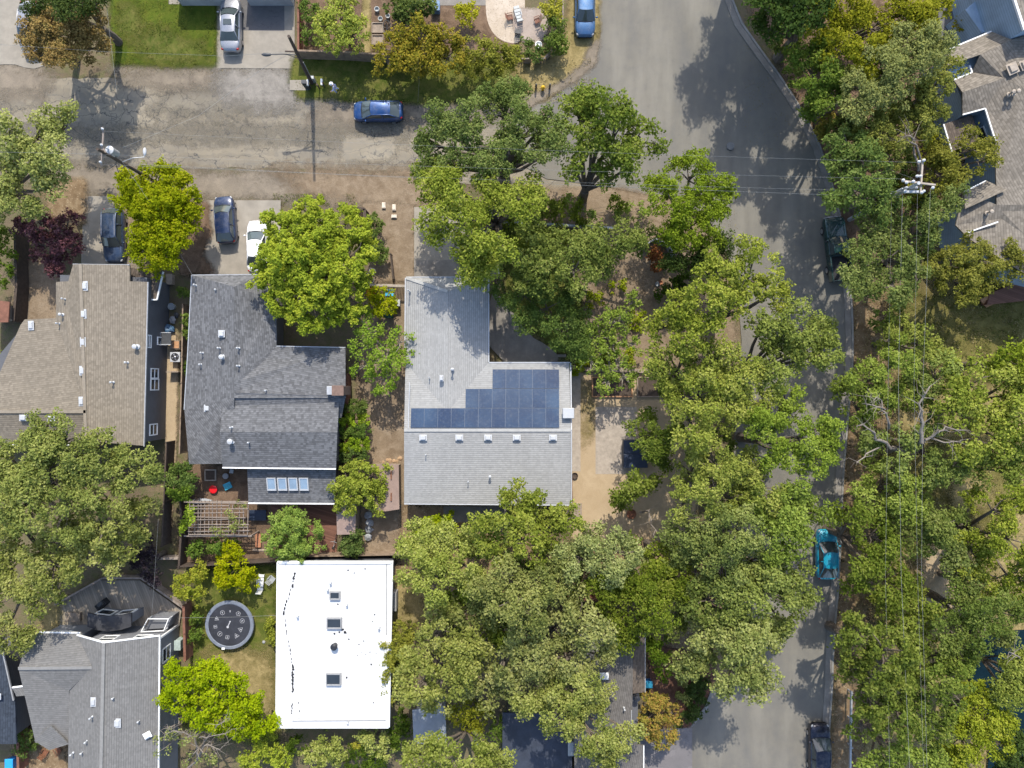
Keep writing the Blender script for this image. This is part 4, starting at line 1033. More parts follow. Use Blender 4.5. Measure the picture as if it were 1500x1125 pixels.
# ------------------------------------------------------------------ cars
def car(name, label, u, v, ang, paint, L_=4.6, Wd=1.82, Ht=1.46, xs=(1.05, 0.35, -1.15, -1.85), tail='sedan', sunroof=False, cat='car', belt=0.95, hood=0.92, trunk=1.0, z=0.0, rails=False):
    """front along +x before turning; xs: windscreen foot, roof front, roof rear, rear window foot"""
    c = W(u, v, 0.75)
    root = thing(name, label, cat, (c.x, c.y, z + 0.07), ang, group='parked cars' if cat == 'car' else 'parked pickups')
    hl, hw = L_ / 2, Wd / 2
    # body: rounded plan, cross sections along the length
    NS = 25
    P = []; prof_n = 0
    xb1, xr1, xr2, xb2 = xs
    for i in range(NS):
        t = i / (NS - 1)
        x = -hl + L_ * (0.5 - 0.5 * math.cos(math.pi * t))
        q = abs(x) / hl
        w = hw * (1 - 0.30 * max(0.0, (q - 0.62) / 0.38) ** 2.6)
        if q > 0.985: w = hw * 0.66
        if x > xb1: zt = hood + (belt - hood) * max(0, 1 - (x - xb1) / (hl - xb1)) - 0.22 * max(0, (x - xb1) / (hl - xb1)) ** 2.5
        elif x < xb2: zt = trunk - 0.10 * max(0, (xb2 - x) / (hl + xb2)) ** 3
        else: zt = belt + (trunk - belt) * (xb1 - x) / (xb1 - xb2)
        zb = 0.24 + 0.12 * max(0, (q - 0.8) / 0.2) ** 2
        if q > 0.985: zt -= 0.16
        row = [(0, zt + 0.05), (0.45 * w, zt + 0.035), (0.80 * w, zt), (0.93 * w, zt - 0.06), (0.995 * w, zt - 0.2), (1.0 * w, 0.5), (0.97 * w, 0.33), (0.9 * w, zb)]
        half = [(x, y, zz) for y, zz in row]
        full = [(a, -b, cc) for a, b, cc in half[::-1]] + half[1:]
        prof_n = len(full); P += full
    F = []
    for i in range(NS - 1):
        for k in range(prof_n - 1):
            F.append((i * prof_n + k, (i + 1) * prof_n + k, (i + 1) * prof_n + k + 1, i * prof_n + k + 1))
        F.append((i * prof_n, i * prof_n + prof_n - 1, (i + 1) * prof_n + prof_n - 1, (i + 1) * prof_n))
    F.append(tuple(range(prof_n))); F.append(tuple((NS - 1) * prof_n + k for k in range(prof_n))[::-1])
    mb = MB(); mb.add(P, F); body = mb.build('body', paint, root, True, True)
    # dark trim lines: shut lines of the bonnet, wipers cowl
    mb = MB()
    mb.tube([(xb1 + .06, -hw * .72, belt + .045), (xb1 + .12, 0, belt + .075), (xb1 + .06, hw * .72, belt + .045)], 0.03, 5)
    mb.tube([(xb1 + .1, -hw * .7, belt + .03), (hl * .93, -hw * .6, hood - .13)], 0.01, 4); mb.tube([(xb1 + .1, hw * .7, belt + .03), (hl * .93, hw * .6, hood - .13)], 0.01, 4)
    for sx in (-hl + .05, hl - .05): mb.tube([(sx, -hw * .62, .45), (sx * 1.012, 0, .45), (sx, hw * .62, .45)], 0.05, 5)
    mb.build('trim', M['blackgloss'], root, True)
    wb, wt = hw * 0.93, hw * 0.70
    wt2 = wt * (0.95 if tail != 'wagon' else 0.98)
    zr1 = Ht - 0.04; zr2 = Ht - (0.07 if tail != 'wagon' else 0.03)
    bl1, bl2 = belt + 0.005, trunk + 0.005
    def grid(fn, nu, nv):
        PP = [fn(i / nu, j / nv) for i in range(nu + 1) for j in range(nv + 1)]
        FF = [(i * (nv + 1) + j, (i + 1) * (nv + 1) + j, (i + 1) * (nv + 1) + j + 1, i * (nv + 1) + j + 1) for i in range(nu) for j in range(nv)]
        return PP, FF
    def roofp(a, b):
        x = xr1 + (xr2 - xr1) * a; y = (b * 2 - 1)
        w = wt + (wt2 - wt) * a
        zz = zr1 + (zr2 - zr1) * a + 0.07 * (1 - y * y) * (0.4 + math.sin(math.pi * a) * 0.6) - 0.03 * abs(y) ** 4
        return (x + 0.10 * (1 - y * y) * (1 if a == 0 else 0) - 0.06 * (1 - y * y) * (1 if a == 1 else 0), y * w, zz)
    PP, FF = grid(roofp, 8, 8); mb = MB(); mb.add(PP, FF)
    def rail(sgn):  # side pillars and cant rails
        pts = [(xb1 - .02, sgn * wb * .97, bl1 - .02), (xr1, sgn * wt, zr1 - .02), ((xr1 + xr2) / 2, sgn * (wt + wt2) / 2 * 1.01, (zr1 + zr2) / 2 - .0), (xr2, sgn * wt2, zr2 - .02), (xb2 + .02, sgn * wb * .95, bl2 - .02)]
        mb.tube(pts, 0.05, 6)
        mb.tube([((xr1 + xr2) / 2 - .1, sgn * (wt + .01), zr1 - .03), ((xr1 + xr2) / 2 - .2, sgn * wb * .98, bl1)], 0.045, 5)
    rail(1); rail(-1)
    mb.build('roof', paint, root, True, True)
    def ws(a, b):
        y = b * 2 - 1
        x0, x1 = xb1, xr1; bow = 0.14 * (1 - y * y)
        w = wb * .93 + (wt * .97 - wb * .93) * a
        return (x0 + (x1 - x0) * a + bow, y * w, bl1 + (zr1 - bl1) * a + 0.05 * (1 - y * y) * a + .015)
    PP, FF = grid(ws, 4, 8); m2 = MB(); m2.add(PP, FF); m2.build('windshield', M['carglass'], root, True, True)
    def rw(a, b):
        y = b * 2 - 1; bow = 0.08 * (1 - y * y)
        w = wb * .88 + (wt2 * .95 - wb * .88) * a
        return (xb2 + (xr2 - xb2) * a - bow, y * w, bl2 + (zr2 - bl2) * a + 0.05 * (1 - y * y) * a + .012)
    PP, FF = grid(rw, 4, 8); m2 = MB(); m2.add(PP, FF); m2.build('rear_window', M['carglass'], root, True, True)
    for sg in (1, -1):
        m2 = MB(); m2.add([(xb1 - .06, sg * wb * .965, bl1), (xr1, sg * wt * .985, zr1 - .02), (xr2, sg * wt2 * .985, zr2 - .02), (xb2 + .06, sg * wb * .945, bl2)], [(0, 1, 2, 3)]); m2.build('side_window', M['carglass'], root, True)
        m2 = MB(); m2.blob((xb1 - .28, sg * (hw + .10), belt + .06), .13, 2, (.6, .95, .6), 0.1, 10, 6); m2.build('mirror', paint, root, True, True)
        m2 = MB(); m2.blob((hl - .24, sg * hw * .70, hood - .24), .17, 3, (1.15, .9, .45), .1, 10, 6); m2.build('headlight', M['lamp'], root, True, True)
        m2 = MB(); m2.blob((-hl + .14, sg * hw * .72, trunk - .16), .15, 4, (.7, 1.0, .6), .1, 10, 6); m2.build('taillight', M['tail'], root, True, True)
        if rails:
            m2 = MB(); m2.tube([(xr1 - .1, sg * wt * .9, zr1 + .07), (xr2 + .1, sg * wt2 * .9, zr2 + .07)], .025, 5); m2.build('roof_rail', M['alloy'], root, True)
        for wx in (hl * .60, -hl * .60):
            m2 = MB(); prof = []
            n = 18; r = 0.32
            y0, y1 = sg * (hw - .2), sg * (hw + .012)
            ring = [(r * .7, y1), (r, y1 - sg * .04), (r, y0)]
            PW = []; FW = []
            for rr_, yy in ring:
                for k in range(n):
                    a_ = 2 * math.pi * k / n; PW.append((wx + rr_ * math.cos(a_), yy, 0.27 + rr_ * math.sin(a_)))
            for i in range(2):
                for k in range(n): FW.append((i * n + k, i * n + (k + 1) % n, (i + 1) * n + (k + 1) % n, (i + 1) * n + k))
            FW.append(tuple(range(n))); FW.append(tuple(2 * n + k for k in range(n)))
            m2.add(PW, FW); wl_ = m2.build('wheel', M['tyre'], root, True)
            m3 = MB(); PR = [(wx + r * .62 * math.cos(2 * math.pi * k / 10), y1 + sg * .006, 0.27 + r * .62 * math.sin(2 * math.pi * k / 10)) for k in range(10)]
            m3.add(PR, [tuple(range(10))]); m3.build('rim', M['alloy'], wl_, True)
    if sunroof:
        m2 = MB(); xm = xr1 - .35
        m2.add([(xm, -.36, Ht + .035), (xm, .36, Ht + .035), (xm - .5, .38, Ht + .04), (xm - .5, -.38, Ht + .04)], [(0, 1, 2, 3)]); m2.build('sunroof', M['carglass'], root, True)
    return root

P_silver = carpaint('silver_car_paint', (0.30, 0.31, 0.335), .5)
P_blue = carpaint('deep_blue_car_paint', (0.004, 0.045, 0.16), .35)
P_sky = carpaint('steel_blue_car_paint', (0.055, 0.135, 0.27), .45)
P_slate = carpaint('slate_car_paint', (0.04, 0.065, 0.115), .4)
P_navy = carpaint('navy_car_paint', (0.010, 0.024, 0.07), .2)
P_white = carpaint('white_car_paint', (0.76, 0.76, 0.77), 0.0)
P_green = carpaint('dark_green_truck_paint', (0.003, 0.035, 0.034), .3)
P_cyan = carpaint('bright_turquoise_car_paint', (0.006, 0.27, 0.40), .1)
P_ink = carpaint('ink_car_paint', (0.008, 0.010, 0.026), .5)
P_grey = carpaint('pale_grey_car_paint', (0.30, 0.30, 0.31), .4)
UP, DOWN, LEFT = R(90), R(-90), R(180)
car('parked_car', 'silver sedan with sunroof on the pale drive beside the lawn', 338, 36, UP, P_silver, 4.85, 1.84, 1.44, (1.25, .45, -.95, -1.62), sunroof=True)
car('parked_car', 'bright deep blue hatchback parked alone on the cracked street', 554, 163, LEFT, P_blue, 4.5, 1.78, 1.48, (1.35, .5, -1.15, -1.95), trunk=1.08)
car('parked_car', 'steel blue wagon parked on the verge at the top of the wide road', 857, 15, DOWN, P_sky, 4.7, 1.84, 1.6, (1.1, .35, -1.6, -2.2), 'wagon', trunk=1.05)
car('parked_car', 'slate blue wagon nose in against the taupe house, beside the lime tree', 167, 345, DOWN, P_slate, 4.85, 1.86, 1.6, (1.0, .3, -1.75, -2.25), 'wagon', trunk=1.08, rails=True)
car('parked_car', 'dark navy hatchback in the concrete drive beside the big lime tree', 330, 322, UP - R(-5), P_navy, 4.3, 1.8, 1.52, (1.15, .4, -1.35, -2.0), 'wagon', trunk=1.05)
car('parked_car', 'white car almost hidden under the big round lime tree', 377, 361, UP, P_white, 4.7, 1.84, 1.46, (1.2, .4, -1.0, -1.75))
car('parked_car', 'pale grey car mostly hidden under the rust brown conifer', 44, 40, DOWN, P_grey, 4.6, 1.82, 1.5, (1.1, .35, -1.1, -1.8))
car('parked_car', 'turquoise hatchback under oak branches at the kerb', 1211, 812, UP, P_cyan, 4.5, 1.85, 1.6, (1.1, .3, -1.0, -2.0), 'wagon', trunk=1.0)
car('parked_car', 'glossy ink blue sedan at the kerb by the bottom edge', 1201, 1100, UP, P_ink, 4.9, 1.88, 1.5, (1.25, .3, -1.1, -1.8))

def pickup(label, u, v, ang, paint):
    c = W(u, v, 0.9)
    root = thing('pickup_truck', label, 'pickup', (c.x, c.y, 0.07), ang, group='parked pickups')
    hl, hw = 2.9, 0.95
    def shell(x0, x1, zt0, zt1, mb, nose=False):
        xs = np.linspace(x0, x1, 9); P = []; n = 0
        for i, x in enumerate(xs):
            t = i / 8; zt = zt0 + (zt1 - zt0) * t
            w = hw * (1 - (0.16 * max(0, (t - .6) / .4) ** 2.5 if nose else 0))
            if nose and i == 8: zt -= .15
            half = [(x, 0, zt + .04), (x, .5 * w, zt + .03), (x, .85 * w, zt), (x, .97 * w, zt - .09), (x, w, zt - .3), (x, w, .5), (x, .95 * w, .35)]
            full = [(a, -b, d) for a, b, d in half[::-1]] + half[1:]
            n = len(full); P += full
        F = [(i * n + k, (i + 1) * n + k, (i + 1) * n + k + 1, i * n + k + 1) for i in range(8) for k in range(n - 1)]
        F += [tuple(range(n)), tuple(8 * n + k for k in range(n))[::-1]]
        mb.add(P, F)
    mb = MB(); shell(.95, hl, 1.12, 1.0, mb, True); shell(-.55, .95, 1.12, 1.12, mb)
    mb.build('body', paint, root, True, True)
    mb = MB()   # load bed: floor and four walls
    mb.box((-1.72, 0, .62), (2.34, 1.66, .12))
    for sg in (1, -1): mb.box((-1.72, sg * (hw - .07), .82), (2.34, .13, .74))
    mb.box((-2.84, 0, .82), (.1, 2 * hw - .02, .72)); mb.box((-.6, 0, .85), (.1, 2 * hw - .28, .7))
    mb.build('load_bed', paint, root, True, bevel=.03)
    mb = MB(); mb.box((-1.72, 0, .70), (2.1, 1.5, .03)); mb.build('bed_liner', M['black'], root, True)
    xb1, xr1, xr2, xb2 = .98, .3, -.42, -.56; wb, wt = hw * .93, hw * .74; zb, zr = 1.13, 1.75
    mb = MB(); PP = []
    for i in range(7):
        for j in range(9):
            a, y = i / 6, j / 4 - 1
            PP.append((xr1 + (xr2 - xr1) * a, y * wt, zr + .05 * (1 - y * y)))
    mb.add(PP, [(i * 9 + j, (i + 1) * 9 + j, (i + 1) * 9 + j + 1, i * 9 + j + 1) for i in range(6) for j in range(8)])
    for sg in (1, -1):
        mb.tube([(xb1, sg * wb, zb), (xr1, sg * wt, zr - .02), (xr2, sg * wt, zr - .02), (xb2, sg * wb, zb)], .055, 6)
    mb.build('roof', paint, root, True, True)
    m2 = MB(); m2.add([(xb1 + .02, -wb * .93, zb + .01), (xb1 + .12, 0, zb + .05), (xb1 + .02, wb * .93, zb + .01), (xr1 + .01, wt * .95, zr), (xr1 + .05, 0, zr + .05), (xr1 + .01, -wt * .95, zr)], [(0, 1, 4, 5), (1, 2, 3, 4)]); m2.build('windshield', M['carglass'], root, True, True)
    m2 = MB(); m2.add([(xb2, -wb * .9, zb), (xb2, wb * .9, zb), (xr2, wt * .95, zr), (xr2, -wt * .95, zr)], [(0, 1, 2, 3)]); m2.build('rear_window', M['carglass'], root, True)
    for sg in (1, -1):
        m2 = MB(); m2.add([(xb1 - .05, sg * wb * .97, zb), (xr1, sg * wt * .99, zr - .02), (xr2, sg * wt * .99, zr - .02), (xb2, sg * wb * .97, zb)], [(0, 1, 2, 3)]); m2.build('side_window', M['carglass'], root, True)
        m2 = MB(); m2.blob((.75, sg * (hw + .13), 1.2), .15, 2, (.6, .9, .75), .1, 10, 6); m2.build('mirror', M['blackgloss'], root, True, True)
        m2 = MB(); m2.blob((hl - .2, sg * hw * .72, .85), .16, 3, (.8, 1, .5), .1, 10, 6); m2.build('headlight', M['lamp'], root, True, True)
        for wx in (1.85, -1.75):
            n = 18; r = .38; y0, y1 = sg * (hw - .24), sg * (hw + .05)
            PW = []; FW = []
            for rr_, yy in ((r * .7, y1), (r, y1 - sg * .05), (r, y0)):
                for k in range(n): PW.append((wx + rr_ * math.cos(2 * math.pi * k / n), yy, .33 + rr_ * math.sin(2 * math.pi * k / n)))
            for i in range(2):
                for k in range(n): FW.append((i * n + k, i * n + (k + 1) % n, (i + 1) * n + (k + 1) % n, (i + 1) * n + k))
            FW += [tuple(range(n)), tuple(2 * n + k for k in range(n))]
            m2 = MB(); m2.add(PW, FW); wl_ = m2.build('wheel', M['tyre'], root, True)
            m3 = MB(); m3.add([(wx + r * .62 * math.cos(2 * math.pi * k / 10), y1 + sg * .006, .33 + r * .62 * math.sin(2 * math.pi * k / 10)) for k in range(10)], [tuple(range(10))]); m3.build('rim', M['alloy'], wl_, True)
    m2 = MB(); m2.tube([(hl + .02, -.8, .55), (hl + .1, 0, .55), (hl + .02, .8, .55)], .09, 6); m2.build('bumper', M['alloy'], root, True)
pickup('dark green pickup with open load bed parked under trees at the kerb', 1227, 365, UP + R(7), P_green)
# ------------------------------------------------------------------ fences, poles, wires, garden things
def fence(name, label, px, z, mat, cat='fence', w=0.05, post=0.11, gap=2.2, rail=True, solid=True, slat=None, postmat=None):
    P = [W(u, v, z) for u, v in px]
    c = P[0]
    root = thing(name, label, cat, (c.x, c.y, 0), group='fences')
    m = MB()
    for a, b in zip(P, P[1:]):
        if solid:
            a2 = Vector((a.x, a.y, z / 2)); b2 = Vector((b.x, b.y, z / 2))
            m.bar(a2, b2, w, z - 0.06)
        else:
            d = (b - a); n = max(2, int(d.length / (slat or 0.16)))
            for i in range(n):
                p = a.lerp(b, (i + .5) / n); m.box((p.x, p.y, z / 2), ((slat or .16) * .55, .03, z), math.atan2(d.y, d.x))
    m.build('panel', mat, root)
    if rail:
        m = MB()
        for a, b in zip(P, P[1:]): m.bar(a + Vector((0, 0, .02)), b + Vector((0, 0, .02)), max(w * 2.2, .1), .06)
        m.build('rail', mat, root)
    for a, b in zip(P, P[1:]):
        n = max(1, int((b - a).length / gap))
        for i in range(n + (1 if b is P[-1] else 0)):
            p = a.lerp(b, i / n); m = MB(); m.box((p.x, p.y, (z + .1) / 2), (post, post, z + .12)); m.build('post', postmat or mat, root)
    return root
FW, DW, RW = M['fencewood'], M['darkwood'], M['redwood']
fence('wooden_fence', 'tall tan wooden fence in the alley between the taupe and charcoal houses', [(268, 446), (266, 560), (263, 664)], 1.8, FW)
fence('wooden_fence', 'brown wooden fence between big left oak and the alley path', [(244, 648), (240, 735), (237, 800)], 1.7, DW)
fence('wooden_fence', 'dark weathered fence right of the alley path beside the pergola', [(262, 690), (266, 770), (262, 832)], 1.6, DW, w=.08)
fence('wooden_fence', 'grey wooden fence running round the back of the brown deck', [(82, 885), (150, 847), (207, 847), (268, 890)], 1.0, M['greywood'], w=.08)
fence('wooden_fence', 'red brown fence between the lower left house and trampoline', [(269, 888), (271, 968)], 1.7, RW, w=.1)
fence('wooden_fence', 'dark fence below the pergola ahead of the yellow green shrub', [(262, 830), (340, 826), (404, 822)], 1.6, DW)
fence('wooden_fence', 'brown fence at the foot of the bare soil side yard', [(404, 816), (500, 814), (596, 812)], 1.5, FW)
fence('wooden_fence', 'low beam fence left of the dark plum tree', [(185, 818), (262, 818)], 1.2, M['greywood'], w=.09)
fence('wooden_fence', 'brown fence upright from the top edge beside the pale drive', [(437, -10), (437, 74)], 1.5, M['redwood'], w=.08)
fence('wooden_fence', 'long brown fence along the grass verge behind the utility pole', [(432, 74), (500, 76), (560, 80), (600, 84)], 1.6, FW, w=.07)
fence('rail_fence', 'thin pale rail fence around the corner of the gravel garden', [(764, 86), (797, 86), (824, 56), (825, -10)], 1.0, M['greywood'], solid=False, slat=1.2, post=.08)
fence('picket_fence', 'long pale picket fence running under the front yard oaks', [(734, 325), (800, 328), (900, 334)], 1.1, M['greyplastic'], solid=False, slat=.15, w=.09)
fence('picket_fence', 'short pale picket fence going down from the oak corner to the roof', [(732, 325), (730, 402)], 1.1, M['greyplastic'], solid=False, slat=.15, w=.08)
fence('picket_fence', 'pale picket gate fence between bare soil and wheelie bins', [(534, 417), (594, 419)], 1.5, M['stone'], solid=False, slat=.14, w=.1)
fence('trellis', 'dark brown trellis corner right of the big round lime tree', [(500, 305), (534, 306), (535, 352)], 1.8, DW, solid=False, slat=.12, w=.12)
fence('metal_fence', 'grey angled metal fence around the red shrub in the front yard', [(944, 360), (960, 349), (978, 358), (988, 372)], 1.3, M['galv'], w=.05)
fence('wooden_fence', 'rough wooden fence along the front of the tan yard', [(838, 540), (990, 545)], .5, M['wood'], w=.16)
fence('wooden_fence', 'dark alley fence between taupe house and left yard shrubs', [(22, 340), (24, 420), (20, 470)], 1.7, DW, w=.1)
fence('wooden_fence', 'rust coloured fence under the bottom oaks behind the dark house', [(700, 872), (838, 878), (944, 880)], 1.6, RW, w=.1)
fence('wooden_fence', 'short brown fence by the bottom left courtyard chairs', [(25, 1052), (27, 1130)], 1.5, RW, w=.1)
fence('wooden_fence', 'brown fence between charcoal house and clipped hedge', [(508, 548), (506, 690)], 1.6, RW, w=.08)
fence('wooden_fence', 'thin dark fence right of the trellis by the bikes and drain', [(576, 408), (572, 372)], .9, DW, w=.06)
r = thing('guard_rail', 'long pale metal guard rail on the right bank at the bottom edge', 'guard rail', tuple(W(1247, 1060)))
mb = MB(); mb.bar(W(1247, 1012, .9), W(1245, 1140, .9), .14, .22); mb.build('rail', M['galv'], r)
for v in (1016, 1056, 1096, 1136):
    mb = MB(); p = W(1247, v, .9); mb.box((p.x + .12, p.y, .45), (.1, .12, .9)); mb.build('post', M['galv'], r)
r = thing('hand_rail', 'short dark diagonal hand rail beside the long metal guard rail', 'hand rail', tuple(W(1260, 1115)))
mb = MB(); mb.bar(W(1250, 1104, .9), W(1275, 1135, .9), .06, .06); mb.bar(W(1250, 1109, .5), W(1273, 1139, .5), .05, .05); mb.build('rail', M['darkgrey'], r)
for u, v in ((1250, 1104), (1263, 1120), (1275, 1135)):
    p = W(u, v, .9); mb = MB(); mb.box((p.x, p.y, .45), (.07, .07, .9)); mb.build('post', M['darkgrey'], r)

# utility poles
def insul(p, parent, s=1.0):
    s *= .75; mb = MB(); mb.lathe(tuple(p), [(.03, 0), (.03, .06), (.10 * s, .07), (.10 * s, .12), (.05, .14), (.08 * s, .17), (.08 * s, .2), (.02, .24)], 12); return mb.build('insulator', M['porcelain'], parent)
b = W(245, 276); zp = 10.4
pole = thing('utility_pole', 'dark wooden utility pole with white topped transformer and street lamp by the lime tree', 'utility pole', (b.x, b.y, 0), group='utility poles')
mb = MB(); mb.tube([(b.x, b.y, 0), (b.x - .03, b.y, zp)], [.17, .11], 12); mb.build('pole', M['darkwood'], pole)
a_, c_ = W(152, 190, 9.7), W(149, 242, 9.5)
mb = MB(); mb.bar(a_, c_, .11, .13); mb.bar(Vector((b.x + .14, b.y, 9.6)), (a_ + c_) / 2 + Vector((0, 0, 0)), .1, .1); mb.build('crossarm', M['greywood'], pole)
for p in (a_, a_.lerp(c_, .93), a_.lerp(c_, .45)): insul(p + Vector((0, 0, .06)), pole, 1.3)
c = W(168, 224, 9.0)
mb = MB(); mb.lathe((b.x - .02 + .02, b.y + .46, 7.9), [(.26, 0), (.29, .06), (.29, .95)], 18); tr = mb.build('transformer', M['grey'], pole)
mb = MB(); mb.lathe((b.x, b.y + .46, 8.83), [(.32, 0), (.32, .08), (.12, .16)], 18); mb.build('lid', M['porcelain'], tr)
mb = MB(); mb.lathe((b.x + .0, b.y + .46, 9.0), [(.05, 0), (.05, .25), (.08, .26), (.03, .34)], 10); mb.build('bushing', M['porcelain'], tr)
mb = MB(); mb.bar((b.x + .0, b.y + .25, 8.5), (b.x, b.y, 8.5), .15, .4); mb.build('bracket', M['galv'], pole)
lp0 = Vector((b.x, b.y, 7.3)); lp1 = W(211, 230, 7.6); lp2 = W(213, 218, 7.6)
mb = MB(); mb.tube([lp0, lp0.lerp(lp1, .6) + Vector((0, 0, .3)), lp1, lp2], .035, 6); mb.build('lamp_arm', M['galv'], pole)
mb = MB(); mb.blob(tuple(W(212, 222, 7.6)), .34, 1, (.42, 1.0, .35), .05, 14, 8); mb.build('lamp_head', M['white_metal'], pole, smooth=True)
mb = MB(); q = Vector((b.x - .2, b.y - .3, 7.7)); mb.tube([(b.x, b.y, 7.9), tuple(q), tuple(q + Vector((-.5, -.4, .1)))], .03, 5); mb.tube([tuple(q), tuple(q + Vector((.1, -.6, -.2)))], .03, 5); mb.build('bracket', M['blackgloss'], pole)

b = W(457, 122); t_ = W(423, 53, 9.0)
pole2 = thing('utility_pole', 'bare dark utility pole with a long lamp arm beside the pale drive', 'utility pole', (b.x, b.y, 0), group='utility poles')
mb = MB(); mb.tube([b, t_], [.19, .12], 12); mb.build('pole', M['darkwood'], pole2)
mid = Vector(b).lerp(t_, .64)
h0 = W(392, 80, mid.z + .5)
mb = MB(); mb.tube([mid, mid.lerp(h0, .5) + Vector((0, 0, .12)), h0], .05, 6); mb.tube([mid + Vector((0, 0, -.7)), mid.lerp(h0, .35) + Vector((0, 0, .02))], .03, 6); mb.build('lamp_arm', M['darkgrey'], pole2)
mb = MB(); mb.blob(tuple(h0 + Vector((-.1, 0, 0))), .42, 1, (1.0, .36, .3), .05, 14, 8); mb.build('lamp_head', M['darkgrey'], pole2, smooth=True)
mb = MB(); mb.bar(mid + Vector((-.9, .05, .5)), mid + Vector((.9, .0, .5)), .09, .1); mb.build('crossarm', M['darkwood'], pole2)
mb = MB(); mb.box((b.x + .3, b.y + .1, .5), (.28, .28, 1.0)); mb.build('meter_box', M['galv'], pole2, bevel=.02)
mb = MB(); mb.tube([Vector(b).lerp(t_, .1) + Vector((.19, -.05, 0)), Vector(b).lerp(t_, .5) + Vector((.17, -.05, 0))], .03, 5); mb.build('cable_guard', M['galv'], pole2)

b = W(1244, 322); zp = 11.0
pole3 = thing('utility_pole', 'tall grey utility pole crowded with crossarms and white insulators among right hand trees', 'utility pole', (b.x, b.y, 0), group='utility poles')
top = W(1346, 268, zp)
mb = MB(); mb.tube([b, top], [.2, .13], 12); mb.build('pole', M['galv'], pole3)
cr1 = (W(1321, 265, 10.8), W(1370, 271, 10.8)); cr2 = (W(1351, 236, 10.6), W(1348, 283, 10.6)); cr3 = (W(1324, 281, 9.9), W(1351, 281, 9.9)); cr4 = (W(1286, 288, 8.6), W(1306, 284, 8.8))
for ca, cb_ in (cr1, cr2):
    mb = MB(); mb.bar(ca, cb_, .13, .15); mb.build('crossarm', M['stone'], pole3)
mb = MB(); mb.bar(*cr3, .16, .2); mb.build('crossarm', M['white_metal'], pole3)
mb = MB(); mb.tube([cr4[0], cr4[1], W(1322, 276, 9.6)], .06, 6); mb.blob(tuple(cr4[0]), .3, 2, (1, .4, .35), .05, 12, 6); mb.build('street_lamp', M['white_metal'], pole3)
for p in (cr1[0], cr1[0].lerp(cr1[1], .1) + Vector((0, -.15, 0)), cr1[1].lerp(cr1[0], .12) + Vector((0, -.3, 0)), cr2[0], cr2[0] + Vector((-.35, -.1, 0)), cr2[1], cr1[0].lerp(cr1[1], .3), cr3[0], cr3[1], cr2[0] + Vector((-.25, -1.2, 0)), cr2[0] + Vector((-.5, -1.2, 0))):
    insul(p + Vector((0, 0, .08)), pole3, 1.5)
for ofs in (.0, .45, .9):
    mb = MB(); p = cr3[0].lerp(cr3[1], .2 + ofs * .6); mb.lathe((p.x, p.y + .35, 9.2), [(.1, 0), (.12, .05), (.12, .6), (.04, .7)], 12); mb.build('fuse_canister', M['galv'], pole3)

def wire(label, pts, r=.016, sag=.0, mat=None):
    r *= 0.45
    """pts: (u, v, z); smooth polyline"""
    P = [W(*p) for p in pts]
    Q = []
    for a, b in zip(P, P[1:]):
        for k in range(10):
            t = k / 10; p = a.lerp(b, t); p = p - Vector((0, 0, 4 * sag * t * (1 - t))); Q.append(p)
    Q.append(P[-1])
    mb = MB(); mb.tube(Q, r, 4)
    return tag(mb.build('power_line', mat or M['wire'], None), label, 'power line', 'overhead wires')
for i, (A, B, lab) in enumerate((((150, 192, 9.75), (1346, 238, 10.75), 'uppermost wire crossing between the two end poles'), ((149, 226, 9.6), (1322, 262, 10.9), 'second wire from the top crossing between the two end poles'), ((149, 241, 9.55), (1326, 281, 10.0), 'third wire from the top crossing between the two end poles'), ((190, 240, 7.9), (1318, 289, 8.6), 'lowest thick cable crossing between the two end poles'))):
    wire(lab, [A, B], .014 if i < 3 else .022, .5)
wire('westward wire leaving the transformer pole over the left oak', [(149, 226, 9.6), (-30, 222, 9.8)], .016)
for lab, A, rr_ in (('leftmost thin wire running down over the right hand trees', [(1306, 290, 9.0), (1301, 560, 8.6), (1297, 845, 8.6), (1304, 1160, 9)], .016), ('thick wire running down second from left over the right trees', [(1322, 284, 10), (1316, 560, 9.4), (1320, 840, 9.4), (1334, 1160, 10)], .022), ('thin wire third from left running down over the right trees', [(1344, 284, 10.6), (1339, 560, 10), (1344, 840, 10), (1354, 1160, 10.6)], .014), ('rightmost wire running down over the right hand trees', [(1363, 276, 10.9), (1352, 560, 10.2), (1350, 840, 10.2), (1359, 1160, 10.9)], .018)):
    wire(lab, A, rr_)
wire('pale service cable rising across the street to the bare lamp pole', [(180, 216, 8.6), (290, 170, 6.6), (385, 100, 5.6), (428, 76, 6.0)], .024)
wire('long thin wire along the lawn from the left edge to the bare lamp pole', [(-20, 64, 7.5), (160, 76, 6.6), (330, 82, 6.3), (426, 76, 6.2)], .02)
wire('pale wire dropping across the lawn edge beside the brown conifer', [(153, -20, 6), (163, 70, 5.2), (171, 134, 4.8)], .022)
wire('service cable slanting over the lime tree to the charcoal roof', [(176, 232, 8.4), (225, 305, 6.0), (283, 405, 3.4)], .02)
wire('thin wire crossing the trampoline to the white roof', [(262, 905, 4.4), (340, 904, 4.2), (440, 900, 3.6)], .016)
wire('thin wire hanging from the left oak to the dark bay deck', [(232, 760, 6), (226, 850, 5), (222, 905, 4.4)], .016)
wire('short guy wire running left of the crowded pole', [(1340, 262, 10.6), (1312, 252, 9), (1292, 241, 7.5)], .016)
wire('service wire ending at the verge in front of the golden shrub row', [(612, 84, 4.5), (614, 120, 2.2), (612, 150, .2)], .02)

